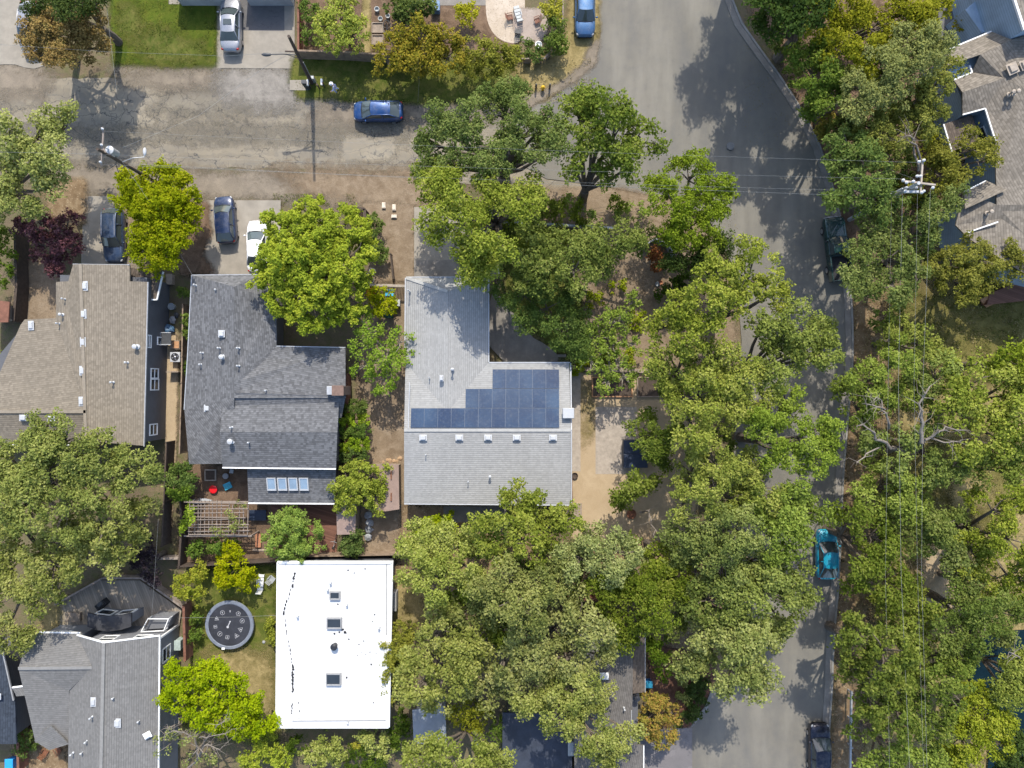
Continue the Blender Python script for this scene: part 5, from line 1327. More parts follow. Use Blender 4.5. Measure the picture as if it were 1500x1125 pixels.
# mailboxes, sign, hydrant
def mailbox(u, v, lab):
    c = W(u, v); r = thing('mailbox', lab, 'mailbox', (c.x, c.y, 0), group='mailboxes on the verge')
    mb = MB(); mb.box((c.x, c.y, .5), (.09, .09, 1.0)); mb.build('post', M['darkwood'], r)
    mb = MB(); prof = [(-.09, 0), (.09, 0), (.09, .13), (.06, .2), (-.06, .2), (-.09, .13)]
    P = [(c.x + a, c.y + s, 1.0 + b_) for s in (-.26, .26) for a, b_ in prof]
    mb.add(P, [tuple(range(6)), tuple(range(6, 12))[::-1]] + [(k, 6 + k, 6 + (k + 1) % 6, (k + 1) % 6) for k in range(6)]); mb.build('box', M['white'], r)
    mb = MB(); mb.box((c.x + .1, c.y - .1, 1.12), (.015, .05, .18)); mb.build('flag', M['red'], r)
mailbox(456, 129, 'white mailbox at the foot of the bare utility pole'); mailbox(476, 128, 'white mailbox between the other mailbox and the person')
c = W(452, 130); mb = MB(); mb.box((c.x, c.y, .7), (.42, .3, 1.4)); mb.box((c.x, c.y, 1.43), (.46, .34, .06)); tag(mb.build('utility_box', M['darkgrey'], bevel=.02), 'dark box cabinet standing at the left of the mailboxes', 'utility box')
c = W(469, 131); mb = MB(); mb.box((c.x, c.y, .5), (.1, .1, 1.0)); mb.box((c.x, c.y, 1.0), (.16, .16, .05)); tag(mb.build('wooden_post', M['darkwood']), 'thin dark post standing between the two white mailboxes', 'post')
c = W(795, 132); r = thing('fire_hydrant', 'small yellow fire hydrant between two dark posts at the street corner', 'fire hydrant', (c.x, c.y, 0))
mb = MB(); mb.lathe((c.x, c.y, 0), [(.2, 0), (.2, .05), (.13, .08), (.13, .55), (.18, .57), (.18, .62), (.15, .7), (.08, .78), (.03, .8)], 14); mb.build('barrel', M['yellow'], r, smooth=False)
for dx, dy in ((.2, 0), (-.2, 0), (0, -.2)):
    mb = MB(); mb.tube([(c.x, c.y, .45), (c.x + dx, c.y + dy, .45)], .06, 8); mb.build('outlet', M['yellow'], r)
for u, lab in ((785, 'dark marker post left of the yellow hydrant'), (805, 'dark marker post right of the yellow hydrant')):
    c = W(u, 130); mb = MB(); mb.lathe((c.x, c.y, 0), [(.09, 0), (.09, .85), (.07, .95), (.02, .97)], 12); tag(mb.build('bollard', M['darkgrey']), lab, 'bollard', 'bollards beside the hydrant')

# person on the verge
def person(u, v, lab):
    c = W(u, v); root = thing('person', lab, 'person', (c.x, c.y, 0), R(200))
    J = {'pel': (0, 0, .93), 'spn': (.03, 0, 1.2), 'chest': (.05, 0, 1.38), 'neck': (.08, 0, 1.52), 'head': (.12, 0, 1.66), 'top': (.11, 0, 1.76),
         'shl': (.04, .2, 1.40), 'ell': (.16, .32, 1.17), 'wrl': (.36, .34, 1.08), 'hal': (.44, .33, 1.06), 'shr': (.04, -.2, 1.40), 'elr': (.10, -.32, 1.14), 'wrr': (.28, -.38, 1.0), 'har': (.36, -.38, .97),
         'hil': (0, .1, .88), 'knl': (.14, .12, .5), 'anl': (.06, .13, .09), 'tol': (.22, .14, .05), 'hir': (0, -.1, .88), 'knr': (-.02, -.12, .49), 'anr': (-.2, -.13, .12), 'tor': (-.05, -.14, .05)}
    E_ = [('pel', 'spn'), ('spn', 'chest'), ('chest', 'neck'), ('neck', 'head'), ('head', 'top'), ('chest', 'shl'), ('shl', 'ell'), ('ell', 'wrl'), ('wrl', 'hal'), ('chest', 'shr'), ('shr', 'elr'), ('elr', 'wrr'), ('wrr', 'har'), ('pel', 'hil'), ('hil', 'knl'), ('knl', 'anl'), ('anl', 'tol'), ('pel', 'hir'), ('hir', 'knr'), ('knr', 'anr'), ('anr', 'tor')]
    Rd = {'pel': .14, 'spn': .13, 'chest': .145, 'neck': .06, 'head': .10, 'top': .075, 'shl': .065, 'ell': .05, 'wrl': .035, 'hal': .035, 'shr': .065, 'elr': .05, 'wrr': .035, 'har': .035, 'hil': .095, 'knl': .065, 'anl': .045, 'tol': .04, 'hir': .095, 'knr': .065, 'anr': .045, 'tor': .04}
    def skin(name, names, edges, rad, mat):
        me = bpy.data.meshes.new(name); idx = {n: i for i, n in enumerate(names)}
        me.from_pydata([J[n] for n in names], [(idx[a], idx[b]) for a, b in edges], [])
        o = bpy.data.objects.new(name, me); COL.objects.link(o); o.parent = root
        sk = o.modifiers.new('skin', 'SKIN'); sk.use_smooth_shade = True
        for i, n in enumerate(names): me.skin_vertices[0].data[i].radius = (rad[n], rad[n])
        me.skin_vertices[0].data[0].use_root = True
        ss = o.modifiers.new('sub', 'SUBSURF'); ss.levels = 2; ss.render_levels = 2
        me.materials.append(mat); return o
    body = skin('body', list(J), E_, Rd, M['skin'])
    top_n = ['pel', 'spn', 'chest', 'shl', 'ell', 'wrl', 'shr', 'elr', 'wrr']
    skin('shirt', top_n, [e for e in E_ if e[0] in top_n and e[1] in top_n], {k: Rd[k] + .025 for k in top_n}, plain('lavender_cloth', (0.55, 0.56, 0.74), .9, .12, 6))
    leg_n = ['pel', 'hil', 'knl', 'anl', 'hir', 'knr', 'anr']
    skin('trousers', leg_n, [e for e in E_ if e[0] in leg_n and e[1] in leg_n], {k: Rd[k] + .025 for k in leg_n}, plain('pale_blue_cloth', (0.45, 0.50, 0.66), .9, .12, 6))
    mb = MB(); mb.lathe((.115, 0, 1.72), [(.165, 0), (.17, .02), (.115, .03), (.11, .09), (.07, .13), (.02, .14)], 18); mb.build('hat', M['white'], root, True)
    for s in (.035, -.035):
        mb = MB(); mb.blob((.215, s, 1.665), .012, 0, (1, 1, 1), 0, 8, 5); mb.build('eye', M['black'], root, True)
    for sx, sg in (('hal', 1), ('har', -1)):
        p = Vector(J[sx])
        for k in range(5):
            mb = MB(); o0 = p + Vector((.02, (k - 2) * .016, 0)); ln = (.05, .075, .085, .078, .06)[k]
            if k == 0: o0 = p + Vector((-.01, -sg * .03, 0)); mb.tube([o0, o0 + Vector((.03, -sg * .03, -.01)), o0 + Vector((.055, -sg * .035, -.03))], [.011, .01, .008], 6)
            else: mb.tube([o0, o0 + Vector((ln * .55, 0, -.01)), o0 + Vector((ln, 0, -.04))], [.01, .009, .007], 6)
            mb.build('finger', M['skin'], root, True)
person(494, 134, 'person in pale lavender clothes and white hat standing on the grass verge')

# trampoline with its ring of small marks
c = W(336, 915.5, .75); RT = 2.2
tr = thing('trampoline', 'round black trampoline with grey rim and a ring of white symbols on the back lawn', 'trampoline', (c.x, c.y, 0))
mb = MB(); n = 56
def ring(mb, r0, r1, z, zz=None):
    P = [(c.x + r * math.cos(2 * math.pi * k / n), c.y + r * math.sin(2 * math.pi * k / n), z_) for r, z_ in ((r0, z), (r1, zz if zz is not None else z)) for k in range(n)]
    mb.add(P, [(k, n + k, n + (k + 1) % n, (k + 1) % n) for k in range(n)])
mb.lathe((c.x, c.y, .74), [(RT - .3, 0), (RT - .3, .012)], n); mb.build('jumping_mat', plain('trampoline_mat', (0.026, 0.028, 0.037), .75, .45, .6), tr)
mb = MB(); ring(mb, RT - .31, RT - .24, .775, .80); ring(mb, RT - .24, RT - .03, .80, .80); ring(mb, RT - .03, RT + .02, .80, .70); mb.build('rim_pad', plain('grey_blue_vinyl', (0.165, 0.185, 0.225), .55, .2, 2.5), tr)
for k in range(6):
    a = 2 * math.pi * k / 6 + .3; x, y = c.x + (RT - .1) * math.cos(a), c.y + (RT - .1) * math.sin(a)
    mb = MB(); mb.tube([(x, y, .02), (x, y, .72)], .03, 8); mb.build('leg', M['galv'], tr)
p = W(327, 950, .8); mb = MB(); mb.box((p.x, p.y, .815), (.28, .18, .025)); mb.build('rim_label', M['white'], tr)
mk = plain('white_print', (0.42, 0.42, 0.44), .6, .15, 4)
zm = .758
def line(mb, a, b, w, z=zm):
    a = Vector(a); b = Vector(b); d = (b - a).normalized(); nn = Vector((-d.y, d.x)) * w / 2
    mb.add([(*(a - nn), z), (*(b - nn), z), (*(b + nn), z), (*(a + nn), z)], [(0, 1, 2, 3)])
marks = ((325.8, 897.5, 6), (337, 895.5, 0), (349, 899, 5), (354.8, 909.5, 7), (352.3, 922, 3), (346.5, 931.5, 3.5), (333, 933.5, 4), (322, 928.5, 8), (315.5, 918, 44), (317.5, 906.5, 33))
for i, (u, v, kind) in enumerate(marks):
    mb = MB(); q = W(u, v, zm); ang = math.atan2(c.y - q.y, c.x - q.x)
    sides = {6: 6, 5: 5, 7: 7, 3: 3, 3.5: 3, 4: 4, 8: 8, 44: 4, 33: 3, 0: 4}[kind]; rr_ = .21 if sides > 3 else .25
    if kind in (44, 33, 0): rr_ *= .9
    V2 = [Vector((q.x + rr_ * math.cos(ang + math.pi + (k + .5) * 2 * math.pi / sides), q.y + rr_ * math.sin(ang + math.pi + (k + .5) * 2 * math.pi / sides))) for k in range(sides)]
    if kind not in (0,):
        for k in range(sides): line(mb, V2[k], V2[(k + 1) % sides], .026)
    rad = Vector((math.cos(ang), math.sin(ang))); tan = Vector((-rad.y, rad.x)); Q = Vector((q.x, q.y))
    line(mb, Q - rad * .08, Q + rad * .08, .05, zm + .001); line(mb, Q - rad * .07 - tan * .05, Q - rad * .07 + tan * .05, .035, zm + .002)
    if i % 2: line(mb, Q + rad * .06 - tan * .05, Q + rad * .06 + tan * .06, .035, zm + .003)
    mb.build('mat_symbol', mk, tr)
mb = MB(); a = W(337, 910.5, zm); b_ = W(333.5, 918.5, zm)
line(mb, a.xy, b_.xy, .075); P = [(b_.x + .11 * math.cos(k * .628), b_.y + .11 * math.sin(k * .628), zm + .001) for k in range(10)]; mb.poly(P); P = [(a.x + .07 * math.cos(k * .628), a.y + .07 * math.sin(k * .628), zm + .002) for k in range(10)]; mb.poly(P); mb.build('mat_symbol', mk, tr)

# pergola
pg = thing('pergola', 'weathered open lattice pergola of crossing beams beside the charcoal house', 'pergola', tuple(W(320, 760)))
rg0 = random.Random(8); mb = MB(); zt = 2.4
for i in range(16):
    if i in (9, 12): continue
    u = 279 + i * 5.6 + rg0.uniform(-1.3, 1.3); mb.bar(W(u, 733 + rg0.uniform(-2, 9) * (i > 8), zt), W(u + rg0.uniform(-2.2, 2.2), 786 - rg0.uniform(0, 5), zt), .055, .09)
mb.build('rafter', M['greywood'], pg)
mb = MB()
for i in range(10):
    v = 736 + i * 5.3 + rg0.uniform(-1.2, 1.2); mb.bar(W(273 + rg0.uniform(0, 6), v, zt + .1), W(366 - rg0.uniform(0, 9) - (28 if i in (1, 5) else 0), v + rg0.uniform(-1.6, 1.6), zt + .1), .055, .08)
mb.build('batten', M['greywood'], pg)
mb = MB()
for v in (735, 785): mb.bar(W(270, v, zt - .13), W(369, v, zt - .13), .12, .16)
mb.build('beam', M['greywood'], pg)
for u, v in ((277, 736), (277, 785), (322, 786), (365, 736), (366, 786)):
    p = W(u, v, zt); mb = MB(); mb.box((p.x, p.y, 1.12), (.13, .13, 2.24)); mb.build('post', M['greywood'], pg)

# air conditioner, box, alley clutter
def ac(u, v):
    c = W(u, v, .85); r = thing('air_conditioner', 'square white air conditioner with round black fan in the alley', 'air conditioner', (c.x, c.y, 0))
    mb = MB(); mb.box((c.x, c.y, .43), (.9, .9, .8)); mb.build('cabinet', M['white_metal'], r, bevel=.04)
    mb = MB(); mb.lathe((c.x, c.y, .80), [(.37, 0), (.37, .045), (.33, .045)], 24); mb.build('fan_guard', M['black'], r)
    mb = MB()
    for k in range(4):
        a = k * math.pi / 2 + .3; mb.add([(c.x + .08 * math.cos(a), c.y + .08 * math.sin(a), .855), (c.x + .3 * math.cos(a - .25), c.y + .3 * math.sin(a - .25), .85), (c.x + .3 * math.cos(a + .3), c.y + .3 * math.sin(a + .3), .865)], [(0, 1, 2)])
    mb.lathe((c.x, c.y, .845), [(.09, 0), (.09, .03), (.04, .05)], 12); mb.build('fan', M['alloy'], r)
ac(256, 523)
def simple(name, label, cat, mat, fn, group=None, bevel=0.0, smooth=False):
    mb = MB(); fn(mb); return tag(mb.build(name, mat, bevel=bevel, smooth=smooth), label, cat, group)
c = W(256, 505, .7)
r = thing('wooden_crate', 'orange topped wooden crate above the white air conditioner', 'crate', (c.x, c.y, 0)); mb = MB(); mb.box((c.x, c.y, .35), (.85, .8, .7)); mb.build('box', M['wood'], r); mb = MB(); mb.box((c.x + .1, c.y, .735), (.6, .62, .06)); mb.build('lid', M['orangewood'], r)
c = W(243, 496, 1.4)
r = thing('lean_to', 'small lean to roof with pale edge against the dark side wall', 'lean-to', (c.x, c.y, 0)); mb = MB(); mb.box((c.x, c.y, 1.4), (.95, 1.0, .06)); mb.build('roof', M['darkgrey'], r)
mb = MB()
for dx, dy, sx, sy in ((-.49, 0, .06, 1.06), (.0, .53, .92, .06), (.0, -.53, .92, .06)): mb.box((c.x + dx, c.y + dy, 1.43), (sx, sy, .1))
mb.build('edge_trim', M['white_metal'], r)
for dx, dy in ((-.4, .4), (.4, .4), (-.4, -.4), (.4, -.4)):
    mb = MB(); mb.box((c.x + dx, c.y + dy, .68), (.07, .07, 1.36)); mb.build('post', M['wood'], r)
c = W(243, 482, .6); simple('tarpaulin', 'small blue tarpaulin covered stack by the dark wall', 'tarpaulin', plain('blue_tarp', (0.05, 0.11, 0.19), .5, .3, 4), lambda m: m.blob((c.x, c.y, .35), .62, 3, (1, .8, .6), .3, 16, 9))
for i, (u, v, rr_, lab, mt) in enumerate(((251, 449, .3, 'pale grey round tub in the alley above the dark junk', 'greyplastic'), (256, 461, .22, 'dark grey bundle lying below the pale tub in the alley', 'darkgrey'), (251, 468, .28, 'grey sack in the alley beside the blue tarpaulin', 'grey'))):
    c = W(u, v, .4)
    if i == 0: simple('plastic_tub', lab, 'tub', M[mt], lambda m: m.lathe((c.x, c.y, 0), [(rr_ * .8, 0), (rr_, .45), (rr_ * 1.05, .47), (rr_ * .9, .47), (rr_ * .8, .3)], 16))
    else: simple('sack', lab, 'sack', M[mt], lambda m: m.blob((c.x, c.y, rr_ * .6), rr_, i, (1, 1.2, .6), .4, 12, 7))
c = W(248, 409, .5); simple('planter_box', 'tan wooden planter box at the top of the alley', 'planter', M['wood'], lambda m: (m.box((c.x, c.y, .25), (.5, .9, .5)), m.box((c.x, c.y, .52), (.56, .96, .05))))
c = W(257, 545, .5); simple('alley_gate', 'brown wooden alley gate below the air conditioner', 'gate', M['wood'], lambda m: (m.box((c.x, c.y, .6), (1.1, .07, 1.1)), m.bar((c.x - .5, c.y + .06, .2), (c.x + .5, c.y + .06, 1.0), .05, .09)))

# wheelie bins
def bin_(u, v, lab, body, lid, rz=0, s=1.0):
    c = W(u, v, 1.0); r = thing('wheelie_bin', lab, 'wheelie bin', (c.x, c.y, 0), rz, 'wheelie bins')
    mb = MB(); mb.add([(x * k * s, y * k * s, z) for z, k in ((.08, .78), (.98, 1)) for x, y in ((-.29, -.36), (.29, -.36), (.29, .36), (-.29, .36))], [(3, 2, 1, 0), (4, 5, 6, 7), (0, 1, 5, 4), (1, 2, 6, 5), (2, 3, 7, 6), (3, 0, 4, 7)]); mb.build('bin_body', body, r, True, bevel=.03)
    mb = MB(); mb.box((0, .02, 1.02), (.64 * s, .82 * s, .07), 0, .9); mb.build('lid', lid, r, True, bevel=.03)
    for sx in (-.26, .26):
        mb = MB(); mb.tube([(sx - .03, .34, .11), (sx + .03, .34, .11)], .11, 12); mb.build('wheel', M['tyre'], r, True)
bin_(571, 429, 'bright blue lidded wheelie bin below the picket gate', M['blue'], plain('azure_lid', (0.06, 0.42, 0.72), .4, .08, 3), R(90))
bin_(580, 444, 'grey lidded wheelie bin under the yellow green shrub', M['darkgrey'], M['greyplastic'], R(90))
bin_(569, 460, 'dark green wheelie bin right of the shrub, seen long side on', M['darkgreen'], M['darkgreen'], R(90), 1.15)
bin_(950, 1003, 'blue wheelie bin beside the dark house and mulch bed', M['blue'], plain('teal_lid', (0.03, 0.22, 0.36), .4, .08, 3), R(90))
bin_(13, 1120, 'blue wheelie bin at the lower left corner', M['blue'], plain('azure_lid2', (0.03, 0.32, 0.68), .4, .08, 3), 0, 1.2)
c = W(542, 427, .8); simple('orange_crate', 'orange plastic crate left of the blue wheelie bin', 'crate', M['orange'], lambda m: (m.box((c.x, c.y, .3), (.62, .7, .6)), m.box((c.x, c.y, .62), (.7, .78, .05))), bevel=.02)
for u, v, lab in ((546, 398, 'pale round hoop standing in the soil, upper of three'), (537, 405, 'pale round hoop at the left of three by the picket gate'), (544, 411, 'pale round hoop nearest the picket gate')):
    c = W(u, v, .5)
    def f(m):
        P = [(c.x + .27 * math.cos(k * math.pi / 10), c.y + .27 * math.sin(k * math.pi / 10), .75) for k in range(21)]; m.tube(P, .03, 6, False)
        for k in range(3): m.tube([(c.x + .27 * math.cos(k * 2.09), c.y + .27 * math.sin(k * 2.09), .75), (c.x + .15 * math.cos(k * 2.09), c.y + .15 * math.sin(k * 2.09), 0)], .012, 4)
    simple('plant_hoop', lab, 'plant support', M['galv'], f, 'plant hoops')

# patio of the charcoal house
c = W(308, 696, .4); r = thing('planter_box', 'square white edged planter box on the dark patio', 'planter', (c.x, c.y, 0))
mb = MB()
for dx, dy, sx, sy in ((-.47, 0, .09, 1.03), (.47, 0, .09, 1.03), (0, .47, .85, .09), (0, -.47, .85, .09)): mb.box((c.x + dx, c.y + dy, .22), (sx, sy, .44))
mb.build('box', M['stone'], r); mb = MB(); mb.box((c.x, c.y, .18), (.85, .85, .36)); mb.build('soil', M['darkwood'], r)
def stool(u, v, lab, mat, r_=.33):
    c = W(u, v, .5); r = thing('stool', lab, 'stool', (c.x, c.y, 0)); mb = MB(); mb.lathe((c.x, c.y, .42), [(r_ * .9, 0), (r_, .03), (r_, .08), (r_ * .8, .11)], 20); mb.build('seat', mat, r)
    for k in range(4):
        mb = MB(); a = k * math.pi / 2 + .7; mb.tube([(c.x + r_ * .7 * math.cos(a), c.y + r_ * .7 * math.sin(a), .43), (c.x + r_ * .9 * math.cos(a), c.y + r_ * .9 * math.sin(a), 0)], .025, 6); mb.build('leg', mat, r)
stool(312, 717, 'glossy red round stool on the dark patio', M['red'], .37)
stool(330, 697.5, 'grey round stool on the patio below the charcoal roof', M['grey'], .27)
c = W(333, 712, .5); r = thing('garden_table', 'tilted turquoise slatted table next to the red stool', 'table', (c.x, c.y, 0), R(25))
mb = MB()
for k in range(5): mb.box((0, -.24 + k * .12, .45), (.72, .1, .03))
mb.build('table_top', M['cyan'], r, True)
for x, y in ((-.3, -.2), (.3, -.2), (.3, .2), (-.3, .2)):
    mb = MB(); mb.box((x, y, .22), (.05, .05, .44)); mb.build('leg', M['cyan'], r, True)
c = W(339, 690.5, .4); simple('plant_pot', 'grey square pot beside the round grey stool', 'pot', M['greyplastic'], lambda m: m.add([(c.x + x * k, c.y + y * k, z) for z, k in ((0, .7), (.4, 1)) for x, y in ((-.2, -.14), (.14, -.2), (.2, .14), (-.14, .2))], [(3, 2, 1, 0), (4, 5, 6, 7), (0, 1, 5, 4), (1, 2, 6, 5), (2, 3, 7, 6), (3, 0, 4, 7)]))
c = W(293, 734, .4)
def f(m):
    P = []; n = 14
    for i in range(n + 1):
        t = i / n; x = -1.05 + 2.1 * t; w = .24 * math.sin(math.pi * t) ** .6
        P += [(c.x + x, c.y - w + x * .06, .4), (c.x + x, c.y + w + x * .06, .4), (c.x + x, c.y + w * .5 + x * .06, .2), (c.x + x, c.y - w * .5 + x * .06, .2)]
    m.add(P, [(i * 4 + k, i * 4 + (k + 1) % 4, i * 4 + 4 + (k + 1) % 4, i * 4 + 4 + k) for i in range(n) for k in range(4)])
simple('canoe', 'slim white upturned canoe along the top of the pergola', 'canoe', M['white_metal'], f)
c = W(377, 755, .8); r = thing('patio_table', 'dark navy covered table right of the pergola', 'table', (c.x, c.y, 0))
mb = MB(); mb.box((c.x, c.y, .72), (1.55, .95, .08)); mb.build('cover', M['navy'], r, bevel=.03)
for sx in (-.65, .65):
    for sy in (-.36, .36):
        mb = MB(); mb.box((c.x + sx, c.y + sy, .34), (.07, .07, .68)); mb.build('leg', M['blackgloss'], r)
c = W(378, 792, .45); simple('garden_bench', 'terracotta coloured bench top between pergola and bushy green tree', 'bench', M['terracotta'], lambda m: (m.box((c.x, c.y, .42), (.5, 1.25, .06)), m.box((c.x, c.y + .5, .2), (.4, .08, .4)), m.box((c.x, c.y - .5, .2), (.4, .08, .4))), bevel=.01)
c = W(381, 806, .3); simple('log', 'pale brown log lying under the terracotta bench', 'log', M['wood'], lambda m: m.tube([(c.x - .7, c.y, .15), (c.x + .7, c.y - .05, .15)], .15, 10))
for i, (u, v) in enumerate(((540, 755), (541, 766), (540, 776), (539, 787))):
    c = W(u, v, .4); simple('sack', ('pale grey sack at the tan shed end of the row of four', 'pale grey sack second from the tan shed in the row', 'pale grey sack third from the tan shed in the row', 'pale grey sack furthest from the tan shed in the row')[i], 'sack', plain('pale_sack', (0.30, 0.31, 0.32), .8, .3, 4), lambda m: m.blob((c.x, c.y, .3), .38, i * 1.7, (1, .85, .75), .45, 14, 8), 'row of grey sacks')
def f(m):
    m.bar(W(547, 750, .05), W(547, 796, .05), .04, .04); m.bar(W(547, 796, .05), W(570, 796, .05), .04, .04)
simple('pipe_frame', 'thin pale pipe corner lying in the shed shadow', 'pipe', M['white_metal'], f)
rg = random.Random(3)
for i in range(9):
    u, v = 548 + i * 4.9 + rg.uniform(-1, 1), 673 + rg.uniform(-2, 3)
    c = W(u, v); q = rg.uniform(.13, .27)
    simple('edging_stone', ('tan edging stone in the row above the long tan shed'), 'stone', plain('tan_stone', (0.36, 0.24, 0.14), .9, .3, 4), lambda m: m.blob((c.x, c.y, q * .4), q, i, (1.1, .9, .7), .4, 10, 6), 'edging stones above the shed')
def bike(u, v, lab, rz):
    c = W(u, v, .5); r = thing('bicycle', lab, 'bicycle', (c.x, c.y, 0), rz, 'bicycles')
    for x in (-.52, .52):
        mb = MB(); P = [(x + .33 * math.cos(k * math.pi / 10), .03 * math.sin(k), .34 + .33 * math.sin(k * math.pi / 10)) for k in range(21)]; mb.tube(P, .022, 6, False); mb.build('wheel', M['tyre'], r, True)
    mb = MB(); mb.tube([(-.52, 0, .34), (-.1, 0, .32), (.36, 0, .8), (-.2, 0, .78), (-.1, 0, .32)], .02, 6); mb.tube([(-.2, 0, .78), (-.52, 0, .34)], .016, 6); mb.tube([(.36, 0, .8), (.52, 0, .34)], .02, 6); mb.tube([(-.2, 0, .78), (-.24, 0, .95)], .018, 6); mb.build('frame', M['galv'], r, True)
    mb = MB(); mb.tube([(.36, 0, .8), (.33, 0, .98)], .018, 6); mb.tube([(.28, -.28, 1.0), (.34, 0, .98), (.28, .28, 1.0)], .018, 6); mb.build('handlebar', M['galv'], r, True)
    mb = MB(); mb.blob((-.25, 0, .97), .13, 2, (1.1, .6, .35), .1, 10, 6); mb.build('saddle', M['black'], r, True)
bike(490, 797, 'pale bicycle leaning by the fence below the small tan shed', R(80))

# tan yard: hot tub, fire bowl, pots, planters, boards
c = W(931, 665, .9); r = thing('hot_tub', 'square dark navy covered hot tub on the stone patio under the oak', 'hot tub', (c.x, c.y, 0))
mb = MB(); mb.box((c.x, c.y, .42), (2.15, 2.5, .84)); mb.build('cabinet', M['darkgrey'], r, bevel=.08)
mb = MB(); mb.box((c.x, c.y + .63, .89), (2.2, 1.24, .1)); mb.box((c.x, c.y - .63, .89), (2.2, 1.24, .1)); mb.build('cover', M['navy'], r, bevel=.03)
c = W(925, 753, .4); r = thing('fire_bowl', 'round rusty fire bowl on the tan yard under small oak', 'fire bowl', (c.x, c.y, 0))
mb = MB(); mb.lathe((c.x, c.y, .1), [(.2, 0), (.42, .2), (.45, .3), (.40, .3), (.3, .18), (.1, .12)], 20); mb.build('bowl', M['rust'], r)
for k in range(3):
    mb = MB(); a = k * 2.1; mb.tube([(c.x + .28 * math.cos(a), c.y + .28 * math.sin(a), .25), (c.x + .36 * math.cos(a), c.y + .36 * math.sin(a), 0)], .025, 6); mb.build('leg', M['rust'], r)
c = W(842, 697, .4); simple('plant_pot', 'dark round pot on the tan yard by the house corner', 'pot', M['darkwood'], lambda m: m.lathe((c.x, c.y, 0), [(.18, 0), (.27, .36), (.3, .4), (.25, .4), (.22, .28), (.04, .26)], 18))
c = W(838, 720, .4)
simple('log_edging', 'thin rusty pole lying along the wall by the tan yard', 'pole', M['rust'], lambda m: m.tube([W(837.5, 700, .5), W(837.5, 742, .5)], .06, 8))
c = W(845, 748, .4); simple('storage_bench', 'tan wooden bench box at the lower end of the tan yard', 'bench', M['wood'], lambda m: (m.box((c.x, c.y, .2), (.8, 1.3, .4)), m.box((c.x + .02, c.y, .42), (.86, 1.36, .05))), bevel=.01)
for u0, u1, lab in ((868, 926, 'left raised wooden planter bed at the head of the tan yard'), (934, 978, 'right raised wooden planter bed at the head of the tan yard')):
    a = W(u0, 553, .4); b_ = W(u1, 581, .4); cx, cy = (a.x + b_.x) / 2, (a.y + b_.y) / 2; w_, h_ = b_.x - a.x, a.y - b_.y
    r = thing('raised_bed', lab, 'raised bed', (cx, cy, 0), group='raised beds')
    mb = MB()
    for dx, dy, sx, sy in ((-w_ / 2, 0, .1, h_ + .1), (w_ / 2, 0, .1, h_ + .1), (0, h_ / 2, w_ - .1, .1), (0, -h_ / 2, w_ - .1, .1)): mb.box((cx + dx, cy + dy, .2), (sx, sy, .4))
    mb.build('box', M['orangewood'] if u0 < 900 else M['wood'], r); mb = MB(); mb.box((cx, cy, .15), (w_ - .1, h_ - .1, .3)); mb.build('soil', M['darkwood'], r)
c = W(951, 404, .1); simple('stone_platform', 'grey timber platform in the brown front yard by orange shrub', 'platform', boards('grey_platform_boards', (0.22, 0.20, 0.18), .3, .05), lambda m: m.box((c.x, c.y, .08), (1.9, 2.0, .16), .03))
for u, v, mt, lab in ((963, 416, 'greyplastic', 'pale grey bucket by the timber platform corner'), (968, 414, 'terracotta', 'terracotta pot by the timber platform corner')):
    c = W(u, v, .3); simple('plant_pot' if mt[0] == 't' else 'bucket', lab, 'pot', M[mt], lambda m: m.lathe((c.x, c.y, 0), [(.15, 0), (.2, .3), (.21, .33), (.17, .32), (.14, .2), (.03, .18)], 14))
c = W(822, 524, .3)
simple('door_step', 'grey door step beside the front walk and the solar roof', 'step', M['concdark'], lambda m: (m.box((c.x, c.y, .09), (.9, .55, .18)), m.box((c.x, c.y + .18, .24), (.9, .25, .12))))

# gravel garden at the top
def chair(u, v, rz, lab, mat, lounge=False):
    c = W(u, v, .4); r = thing('lounge_chair' if lounge else 'garden_chair', lab, 'chair', (c.x, c.y, 0), rz, 'garden chairs')
    L_ = 1.5 if lounge else .5
    mb = MB()
    for k in range(5): mb.box((-L_ / 2 + L_ * (k + .5) / 5, 0, .4), (L_ / 5 * .82, .5, .03))
    mb.build('seat', mat, r, True)
    mb = MB()
    for k in range(4): mb.bar((-L_ / 2 - .02 - .05 * k, -.25, .48 + .12 * k), (-L_ / 2 - .02 - .05 * k, .25, .48 + .12 * k), .03, .1)
    mb.build('backrest', mat, r, True)
    for x in (-L_ / 2 + .04, L_ / 2 - .04):
        for y in (-.22, .22):
            mb = MB(); mb.box((x, y, .19), (.045, .045, .38)); mb.build('leg', mat, r, True)
    for y in (-.28, .28):
        mb = MB(); mb.box((0, y, .58), (min(L_, .6), .06, .035)); mb.build('armrest', mat, r, True)
chair(759, 20, R(105), 'pale grey cushioned lounge chair on the gravel garden', M['greyplastic'], True)
chair(787, 30, R(200), 'brown wooden chair on the round gravel patio', M['redwood']); chair(747, 25, R(10), 'brown wooden chair at the left of the lounge chair', M['redwood'])
chair(759, 46, R(80), 'dark grey chair at the lower left of the round patio', M['darkgrey'])
chair(66, 1102, R(60), 'brown slatted chair left in the courtyard by the porch', M['rust']); chair(85, 1098, R(120), 'brown slatted chair right in the courtyard by the porch', M['rust'])
c = W(789, 65, .4); simple('plant_pot', 'round white pot among greenery by the rail fence', 'pot', M['white'], lambda m: m.lathe((c.x, c.y, 0), [(.2, 0), (.3, .35), (.32, .4), (.24, .4), (.2, .3), (.03, .28)], 18))
c = W(638, 10, .6); simple('water_barrel', 'blue square water tank among garden greens at the top edge', 'water tank', plain('dull_blue_tank', (0.10, 0.19, 0.32), .5, .2, 3), lambda m: (m.box((c.x, c.y, .4), (.75, .85, .8)), m.box((c.x, c.y, .82), (.8, .9, .05))), bevel=.04)
